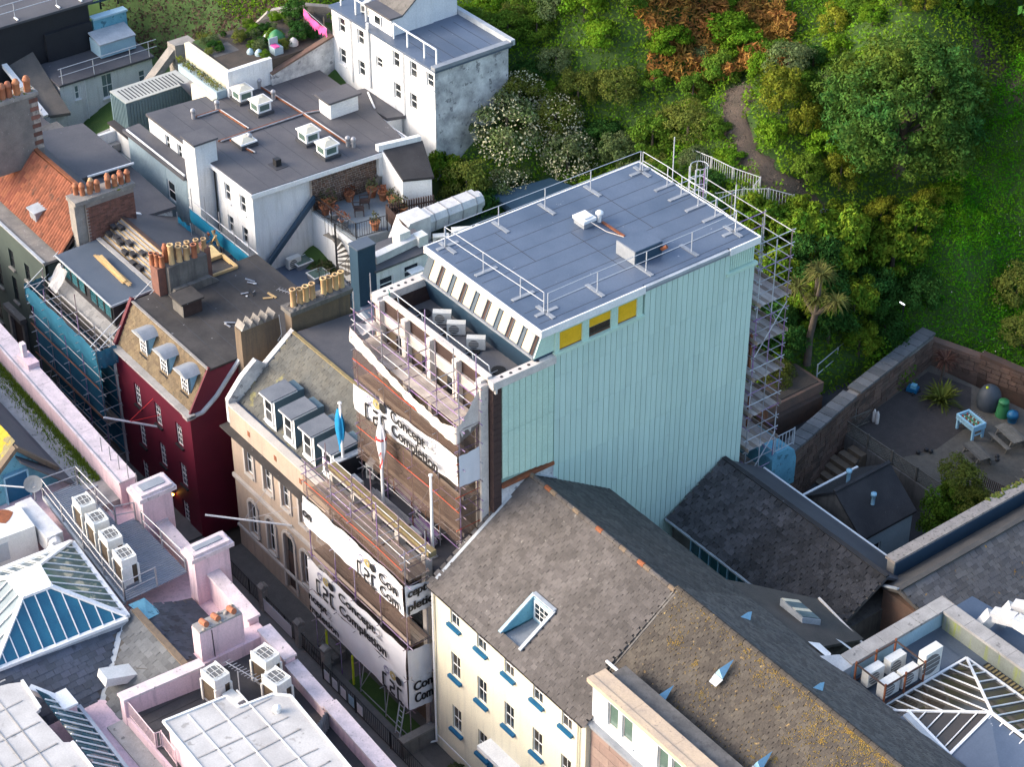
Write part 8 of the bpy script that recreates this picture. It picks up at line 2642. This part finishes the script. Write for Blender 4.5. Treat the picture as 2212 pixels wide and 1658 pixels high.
# planted zones: (kind weights, centre box, count, radius range)
def clear(x, y, r_=0):
    """keep the path, yard and buildings open"""
    for i in range(len(PATH) - 1):
        a, b = PATH[i], PATH[i + 1]
        dx, dy = b[0] - a[0], b[1] - a[1]
        s_ = max(0, min(1, ((x - a[0]) * dx + (y - a[1]) * dy) / (dx * dx + dy * dy)))
        if math.hypot(x - a[0] - s_ * dx, y - a[1] - s_ * dy) < .55 + .3 * math.sin(x * 3.1 + y * 2.3) + r_ * .7:
            return False
    if -2.9 - (y - 29) * .2 - r_ * .5 < x and y < 36.7 + (x + 3.7) * .22 + r_ * .4:
        return False
    if x < -29.5 + r_ * .6 and y < 27.6 + r_ * .6 and x > -41.5:
        return False
    if x < -40 and y < 23.5 + r_ and x > -47:
        return False
    if y < 19.8 + r_ or (x > -7.2 - r_ and y < 23.5) or (x < -22 and y < 22 + r_) or (-26.0 - r_ < x < -22.6 + r_ and y < 27.3 + r_ * .5):
        return False
    return True


hill_lab = {'mid': 'mid green bush', 'ivy': 'bright green ivy mound', 'olive': 'olive green bush', 'grey': 'grey-green bush', 'yell': 'yellow-green bush', 'dark': 'dark green bush'}
placed = []


def scatter(n, xr, yr, rr, kinds, where, tries=6):
    k = 0
    for _ in range(n * tries):
        if k >= n:
            break
        x, y, r_ = U(*xr), U(*yr), U(*rr)
        if not clear(x, y, r_) or any(math.hypot(x - a, y - b) < .62 * (r_ + c_) for a, b, c_ in placed):
            continue
        kd = random.choice(kinds)
        bush(kd, x, y, r_, hill_lab[kd] + where, group='bushes on the hillside', zs=U(.8, 1.25))
        placed.append((x, y, r_))
        k += 1


# singled-out plants first
def keep(x, y, r_):
    placed.append((x, y, r_))


for (kd, x, y, r_, zs, lab, fl) in (
        ('grey', -28.2, 25.6, 2.1, 1.05, 'large bush covered in white blossom, centre of the flowering group', True), ('olive', -29.6, 27.6, 1.7, 1.0, 'white blossoming bush nearest the tall white house corner', True),
        ('grey', -25.7, 28.2, 1.8, 1.0, 'white blossoming bush at the upper right of the flowering group', True), ('olive', -27.4, 28.6, 1.6, 1.0, 'white blossoming bush at the back of the flowering group', True),
        ('grey', -26.3, 24.2, 1.6, .9, 'white blossoming bush at the lower right of the flowering group', True), ('laur', -29.0, 21.6, 1.5, 1.2, 'bright broad-leaved small tree against the white house wall', False),
        ('olive', -27.2, 21.9, 1.5, 1.35, 'olive grey bush behind the white shed', False), ('dark', -25.6, 22.0, 1.3, 1.3, 'dark twiggy bush beside the white shed roof', False),
        ('yell', -16.9, 36.6, 1.5, 1.2, 'yellow-green bush right of the dirt path', False), ('yell', -14.9, 36.9, 1.2, 1.3, 'orange-tinged yellow bush under the big round tree, upper', False), ('yell', -11.9, 36.8, 1.3, 1.2, 'yellow-green bush under the big round tree, lower', False),
        ('laur', -12.2, 30.6, 1.6, 1.0, 'glossy laurel bush nearest the back scaffold top', False), ('laur', -10.2, 32.0, 1.9, 1.1, 'glossy laurel bush behind the cabbage palm, upper left', False), ('laur', -8.4, 33.6, 2.0, 1.15, 'glossy laurel bush behind the cabbage palm, centre', False),
        ('laur', -7.2, 36.6, 1.9, 1.1, 'glossy laurel bush below the big round tree', False), ('laur', -9.2, 29.4, 1.7, 1.1, 'glossy laurel bush beside the back scaffold, middle', False), ('dark', -7.4, 31.0, 1.8, 1.0, 'dark laurel bush right of the cabbage palm head', False), ('dark', -6.2, 34.2, 1.6, 1.1, 'dark laurel bush above the lit lamp', False),
        ('laur', -11.2, 33.0, 1.5, 1.0, 'glossy laurel bush at the end of the path railing', False), ('laur', -9.6, 35.0, 1.7, 1.0, 'glossy laurel bush beside the far path railing', False), ('laur', -5.9, 32.4, 1.5, 1.2, 'glossy laurel bush right of the palm trunk', False), ('laur', -6.6, 29.9, 1.6, 1.2, 'glossy laurel bush directly behind the palm heads', False), ('dark', -8.4, 31.6, 1.6, 1.2, 'dark laurel bush in the middle of the thicket', False), ('laur', -10.6, 29.2, 1.5, 1.2, 'glossy laurel bush beside the back scaffold, upper', False), ('dark', -4.9, 34.0, 1.3, 1.1, 'dark laurel bush beside the lit lamp', False), ('laur', -7.4, 38.4, 1.6, 1.0, 'glossy laurel bush at the edge of the grassy slope', False), ('dark', -5.3, 36.8, 1.5, 1.1, 'dark laurel bush above the rubble wall end', False), ('dark', -8.2, 25.6, 1.5, 1.0, 'dark bush low beside the back scaffold', False),
        ('dark', -5.7, 30.4, 1.5, 1.2, 'dark laurel bush just behind the palm trunk', False), ('laur', -4.7, 31.8, 1.3, 1.2, 'glossy laurel bush above the lane handrail', False), ('dark', -6.3, 27.6, 1.2, 1.2, 'dark bush at the left of the palm trunk foot', False),
        ('dark', -7.6, 27.4, 1.6, 1.0, 'dark bush between back scaffold and palm trunk', False), ('olive', -5.2, 26.2, 1.2, .8, 'pale olive bush spilling over the stone planter', False), ('mid', -4.2, 27.4, .9, .9, 'leafy bush at the foot of the palm trunk', False), ('dark', -4.4, 24.6, 1.1, .7, 'dark low bush in the stone planter corner', False),
        ('olive', -2.4, 41.8, 1.7, .9, 'feathery olive bush on the grassy slope, upper right', False), ('olive', -.4, 40.4, 1.5, .8, 'feathery olive bush on the grassy slope, lower right', False), ('olive', 2.2, 41.0, 1.6, .8, 'feathery olive bush at the right edge of the slope', False)):
    bush(kd, x, y, r_, lab, zs=zs, flowers=fl, lift=.62)
    keep(x, y, r_ * .8)

# yard bush: tall, pale tip
t = thing('yard_tree', 'bushy yellow-tipped tree in the yard beside the gritty wall', 'tree', (6.7, 27.4, 3))
for (kd, dx, dy, z, r_) in (('mid', 0, 0, 5.2, 1.6), ('mid', .2, -.5, 4.2, 1.5), ('olive', -.1, .2, 6.8, 1.2), ('olive', .8, .3, 6.0, .95)):
    put(t, 'crown', random.choice(CR[kd]), Matrix.Translation((6.7 + dx, 27.4 + dy, z)) @ Matrix.Diagonal((r_, r_, r_ * 1.1, 1)))
put(t, 'trunk', trunkm, Matrix.Translation((6.7, 27.4, 4.6)) @ Matrix.Diagonal((1.6, 1.6, 2.0, 1)))


def limb(par, name, pts, rad):
    V, Fc = [], []
    n = 8
    for k, (p, r_) in enumerate(zip(pts, rad)):
        p = Vector(p)
        d = (Vector(pts[min(k + 1, len(pts) - 1)]) - Vector(pts[max(k - 1, 0)])).normalized()
        a = d.orthogonal().normalized(); b = d.cross(a)
        V += [p + a * r_ * math.cos(2 * math.pi * i / n) + b * r_ * math.sin(2 * math.pi * i / n) for i in range(n)]
    for k in range(len(pts) - 1):
        Fc += [(k * n + i, k * n + (i + 1) % n, (k + 1) * n + (i + 1) % n, (k + 1) * n + i) for i in range(n)]
    return poly(par, name, bark, V, Fc, smooth=True)


def big_tree(name, label, x, y, zc, rx, rz_, m, nc, per, leaf, z0=None):
    z0 = H(x, y) - .3 if z0 is None else z0
    t = thing(name, label, 'tree', (x, y, z0))
    limb(t, 'trunk', [(x, y, z0), (x + .1, y, (z0 + zc) / 2), (x, y + .1, zc)], [.42, .32, .2])
    for k in range(7):
        a = k * .9 + U(-.2, .2)
        e = (x + rx * .7 * math.cos(a), y + rx * .7 * math.sin(a), zc + rz_ * U(-.2, .5))
        limb(t, 'branch', [(x, y, z0 + (zc - z0) * U(.5, .8)), ((x + e[0]) / 2, (y + e[1]) / 2, zc - .1), e], [.17, .11, .04])
    me = crown_mesh('crown', m, nc, per, leaf, 1.0, cr=(.09, .165), low=-.6)
    put(t, 'crown', me, Matrix.Translation((x, y, zc)) @ Matrix.Diagonal((rx, rx, rz_, 1)))
    return t


big_tree('round_tree', 'large rounded tree with dense green and yellow-green crown on the hill', -10.9, 40.4, 15.9, 5.2, 4.8, L_tree, 460, 100, .021)
keep(-10.9, 40.4, 3.2)
for (x, y, zc, r_, lab) in ((-19.5, 46.5, 19.5, 3.6, 'dark leafy tree above the big round tree, left'), (-15.5, 49.5, 20.5, 3.8, 'dark leafy tree above the big round tree, centre'), (-23.5, 48.5, 20.0, 3.4, 'dark leafy tree above the russet bracken'), (-8.2, 52.0, 20.5, 4.2, 'dark shadowy tree in the top right corner'), (-11.5, 54.5, 23.0, 4.4, 'dark shadowy tree behind the top right track'), (-4.5, 50.0, 17.5, 3.4, 'dark tree at the right edge above the track')):
    big_tree('dark_tree', lab, x, y, zc, r_, r_ * .95, L_dark, 110, 70, .055)
    keep(x, y, r_ * .6)

# hillside scrub in bands
scatter(46, (-31, -8), (20.5, 31), (.9, 1.9), ['mid', 'mid', 'olive', 'grey', 'ivy', 'dark'], ' between the big roof and the dirt path')
scatter(60, (-37, -16), (28, 40), (.8, 1.7), ['ivy', 'mid', 'olive', 'mid', 'grey', 'ivy'], ' around the russet bracken')
scatter(26, (-20, -8), (35, 46), (.8, 1.5), ['ivy', 'mid', 'yell', 'dark', 'ivy'], ' around the big round tree')
scatter(26, (-45, -26), (36, 50), (1.0, 1.9), ['ivy', 'mid', 'ivy', 'olive'], ' above the tall white house')
scatter(16, (-66, -46), (19, 32), (.8, 1.6), ['olive', 'dark', 'mid', 'grey'], ' behind the rooftop garden')

# carpets of leaves nobody could count
def carpet(name, label, cat, m, n, test, xr, yr, size, hgt, up=1.0, spread=.9, asp=.5, lump=.5):
    x = rng.uniform(*xr, int(n * 2.2)); y = rng.uniform(*yr, int(n * 2.2))
    ok = np.array([test(a, b) for a, b in zip(x, y)])
    x, y = x[ok][:n], y[ok][:n]
    lum = (np.sin(x * 2.1 + np.sin(y * 1.7) * 1.3) * np.sin(y * 2.4 + np.cos(x * 1.3)) * .5 + .5) * lump
    z = Hn(x, y) + lum + rng.uniform(0, hgt, len(x))
    P = np.stack([x, y, z], 1)
    Nn = np.tile(np.array([0, -.25, up]), (len(x), 1))
    me = quadmesh(name, *leafset(P, Nn, size, spread, asp), m)
    o = put(None, name, me, Matrix.Identity(4), kind='stuff')
    tag(o, label, cat)
    return o


def in_brack(x, y):
    return ((x + 25.5) / 6.0) ** 2 + ((y - 39.0) / 4.6) ** 2 < 1 + .35 * math.sin(x * 1.7) * math.sin(y * 1.9)


def in_grass(x, y):
    return x > -8.2 + (y - 37) * -.18 and y > 34 and y < 56 and clear(x, y) and x < 12


carpet('ivy_cover', 'dense bright green ivy and bramble covering the hillside', 'ground cover', L_ivy, 175000, lambda x, y: clear(x, y) and not in_grass(x, y) and not (in_brack(x, y) and U(0, 1) < .7), (-66, -2), (19.8, 54), .105, .42)
carpet('bracken', 'rusty orange bracken patch high on the hillside', 'bracken', L_brack, 15000, lambda x, y: in_brack(x, y) and clear(x, y), (-33, -17), (33, 46), .2, .75, up=.6, asp=.28, lump=.8)
carpet('slope_grass', 'lush green grass and creeper on the right-hand slope', 'grass', L_grass, 100000, in_grass, (-11, 10), (34, 52), .075, .28)
carpet('slope_blossom', 'tiny white flowers dotted over the right-hand slope', 'flowers', L_flow, 420, lambda x, y: in_grass(x, y) and math.sin(x * 1.1) * math.sin(y * .9) > .1, (-8, 6), (37, 52), .055, .45)
carpet('heather_bank', 'dry brown heather bank above the rooftop garden', 'heather', L_heath, 15000, lambda x, y: x < -46 and y > 18.5 and y < 34 and (y > 23.4 or x < -47), (-66, -46), (18.5, 34), .12, .5)
carpet('wall_ivy', 'ivy hanging over the rubble wall end', 'ivy', L_ivy, 2600, lambda x, y: True, (-3.9, -2.6), (31.2, 34.5), .08, 3.0, lump=0)


lx = carpet('path_litter', 'leaf litter and small stones strewn over the dirt path', 'leaf litter', mat('leaf_litter', (.13, .10, .075), (.07, .05, .04), 2, isl=.5), 5200, lambda x, y: not clear(x, y) and y > 31 and x < -9 and x > -21.5, (-21.5, -9), (31, 37.5), .06, .14, lump=0)
# palms
def blades(par, name, m, c, n, L, w_, up=.5, droop=.5):
    V, Fc = [], []
    for k in range(n):
        a = U(0, 6.283); e = U(-.5, 1.3) * up
        d = Vector((math.cos(a), math.sin(a), e)).normalized()
        s_ = Vector((-math.sin(a), math.cos(a), 0)) * w_
        l = L * U(.75, 1.1)
        p0 = Vector(c); p1 = p0 + d * l * .55; p2 = p0 + d * l * .9 + Vector((0, 0, -droop * l * U(.2, .6)))
        i = len(V)
        V += [p0 - s_ * .5, p0 + s_ * .5, p1 - s_, p1 + s_, p2]
        Fc += [(i, i + 1, i + 3, i + 2), (i + 2, i + 3, i + 4)]
    return poly(par, name, m, V, Fc)


L_palm = leafmat('palm_blade', (.10, .13, .035), (.15, .14, .045), 1)
t = thing('cabbage_palm', 'cabbage palm with several spiky heads and pale bare trunk', 'palm', (-5.2, 28.4, 7.2))
limb(t, 'trunk', [(-5.2, 28.4, 6.9), (-5.3, 28.5, 8.6), (-5.15, 28.6, 10.2)], [.22, .19, .17])
for (dx, dy, z) in ((-.1, .2, 11.0), (-1.2, -.2, 11.3), (.9, .6, 11.1), (-.2, .5, 12.3), (-.9, .9, 12.0)):
    limb(t, 'branch', [(-5.15, 28.6, 10.1), (-5.2 + dx * .5, 28.6 + dy * .5, (10.1 + z) / 2), (-5.2 + dx, 28.6 + dy, z)], [.16, .13, .10])
    blades(t, 'leaf_head', L_palm, (-5.2 + dx, 28.6 + dy, z), 110, 1.05, .03, .8, .7)
t = thing('spiky_yucca', 'large spiky green yucca clump at the back of the yard', 'yucca', (-.6, 34.2, 4.5))
blades(t, 'leaves', L_olive, (-.5, 34.2, 4.6), 130, 1.7, .05, 1.3, .45)
t = thing('brown_cordyline', 'bronze cordyline on a thin trunk against the hill wall', 'cordyline', (-1.9, 35.8, 4.5))
limb(t, 'trunk', [(-1.9, 35.6, 4.4), (-1.8, 35.7, 6.0)], [.09, .07])
blades(t, 'leaves', leafmat('bronze_blade', (.12, .06, .045), (.09, .045, .035), 1), (-1.8, 35.7, 6.0), 110, 1.0, .03, .7, .5)

# rooftop garden bits
for (kd, x, y, r_, lab) in (('dark', -42.2, 20.4, .8, 'dark shrub beside the pink washing line'), ('mid', -43.0, 19.0, .6, 'green shrub in the middle of the rooftop garden'), ('olive', -44.2, 17.2, .55, 'olive shrub near the garden lawn'), ('grey', -42.4, 17.6, .5, 'grey bush behind the white garden wall'), ('olive', -41.8, 18.8, .45, 'small olive bush by the garden path'), ('dark', -44.8, 21.6, .9, 'dark shrub at the back of the rooftop garden'), ('mid', -45.3, 18.6, .5, 'green shrub at the left of the rooftop garden'), ('yell', -46.6, 21.6, .5, 'yellow flowering shrub beside the curved garden wall'), ('yell', -47.6, 21.0, .45, 'yellow flowering shrub left of the curved garden wall'), ('dark', -50.5, 17.8, 1.3, 'dark evergreen bush above the stone buttress'), ('olive', -53.0, 19.6, 1.1, 'olive bush above the blue rendered wall')):
    bush(kd, x, y, r_, lab, z=14.0 if x > -46.2 else None, lift=.5)
for i in range(34):
    x, y = U(-45.4, -41.3), U(16.4, 22)
    if i > 27:
        x, y = U(-45.4, -43), U(14.8, 16)
    kd = random.choice(['olive', 'dark', 'mid', 'grey', 'grey', 'ivy'])
    bush(kd, x, y, U(.22, .5), 'small %s plant among the pots of the rooftop garden' % {'olive': 'olive', 'dark': 'dark green', 'mid': 'green', 'grey': 'grey-green', 'ivy': 'bright green'}[kd], z=14.0, lift=.5, group='plants in the rooftop garden', name='garden_plant', cat='plant')
slab(None, 'garden_lawn', grass_m, [(-45.9, 14.9, 14.012), (-44.6, 14.9, 14.012), (-44.6, 16.2, 14.012), (-45.9, 16.2, 14.012)], .02, kind='structure')
slab(None, 'garden_paving', paving, [(-44.6, 14.9, 14.008), (-43.2, 14.9, 14.008), (-43.2, 16.6, 14.008), (-44.6, 16.6, 14.008)], .02, kind='structure')
for i in range(12):
    x = -45.9 + i * .42
    tu = thing('planter_plant', 'trailing plant in the blue-grey planter along the cream garden wall', 'plant', (x, 13.9, 13), 'plants in the long planter')
    tuft(tu, 'leaves', leafp if i % 3 else L_yell, (x, 13.9, 12.98), .25, .45, 60, .07)
t = thing('washing_line', 'line of hot pink washing beside the tall white house', 'washing', (-42, 21, 15))
for k in range(16):
    a = k / 15
    x, y = -42.9 + 3.0 * a, 21.15 - .35 * a
    cloth(t, 'pink_cloth', pinkw, lambda u_, v_: (x + (u_ - .5) * .16, y + .03 * math.sin(v_ * 6 + k), 15.5 - .15 * math.sin(3.14 * a) - v_ * U(.45, .75)), 2, 3)
tube(t, 'line', steel, (-43.0, 21.2, 15.5), (-39.8, 20.8, 15.5), .015)
for x, y in ((-43.0, 21.2), (-40.9, 21.3)):
    tube(t, 'pole', grey_wood, (x, y, 14), (x, y, 15.7), .04)
gp_ = [('green_tarp_heap', 'green tarpaulin over garden clutter', 'tarpaulin', plastic_green, -42.6, 18.9, .55), ('white_sack', 'white rubble sack in the rooftop garden', 'sack', white_paint, -43.3, 18.7, .3), ('garden_crate', 'pale crate by the pink washing', 'crate', conc_white, -41.8, 19.6, .3), ('blue_bin', 'blue-grey bin in the rooftop garden', 'bin', blue_grey, -41.9, 17.2, .25), ('garden_drum', 'blue-grey drum beside the bin', 'drum', blue_grey, -42.4, 16.9, .22), ('parasol', 'folded brown parasol at the back of the rooftop garden', 'parasol', grey_wood, -43.6, 22.0, .3)]
for nm, lab, cat, mm, x, y, s_ in gp_:
    t = thing(nm, lab, cat, (x, y, 14))
    lathe(t, 'body', mm, [(s_, 0), (s_ * 1.05, s_ * .6), (s_ * .7, s_ * 1.2), (s_ * .2, s_ * 1.6), (0, s_ * 1.62)], (x, y, 14.0), 9)
    cyl(t, 'base', mm, (x, y), s_ * 1.02, 14.0, 14.05, 9)
t = thing('garden_armchair', 'pale blue garden armchair with pink cushion', 'armchair', (-41.5, 18.2, 14))
box(t, 'base', blue_grey, -41.8, -41.2, 17.9, 18.5, 14.0, 14.45)
box(t, 'cushion', pinkw, -41.75, -41.25, 17.95, 18.3, 14.45, 14.52)
box(t, 'back', blue_grey, -41.85, -41.78, 17.9, 18.5, 14.0, 14.9)
t = thing('curved_garden_wall', 'curved grey stone wall at the back of the rooftop garden', 'wall', (-45, 22.5, 14))
cw_ = [(-48.5, 19.8), (-47.2, 21.5), (-45.5, 22.8), (-43.8, 24.2), (-42, 26.5)]
for i in range(4):
    bar(t, 'wall_length', stone_grey, (*cw_[i], H(*cw_[i]) + .5), (*cw_[i + 1], H(*cw_[i + 1]) + .5), .4, 1.1)
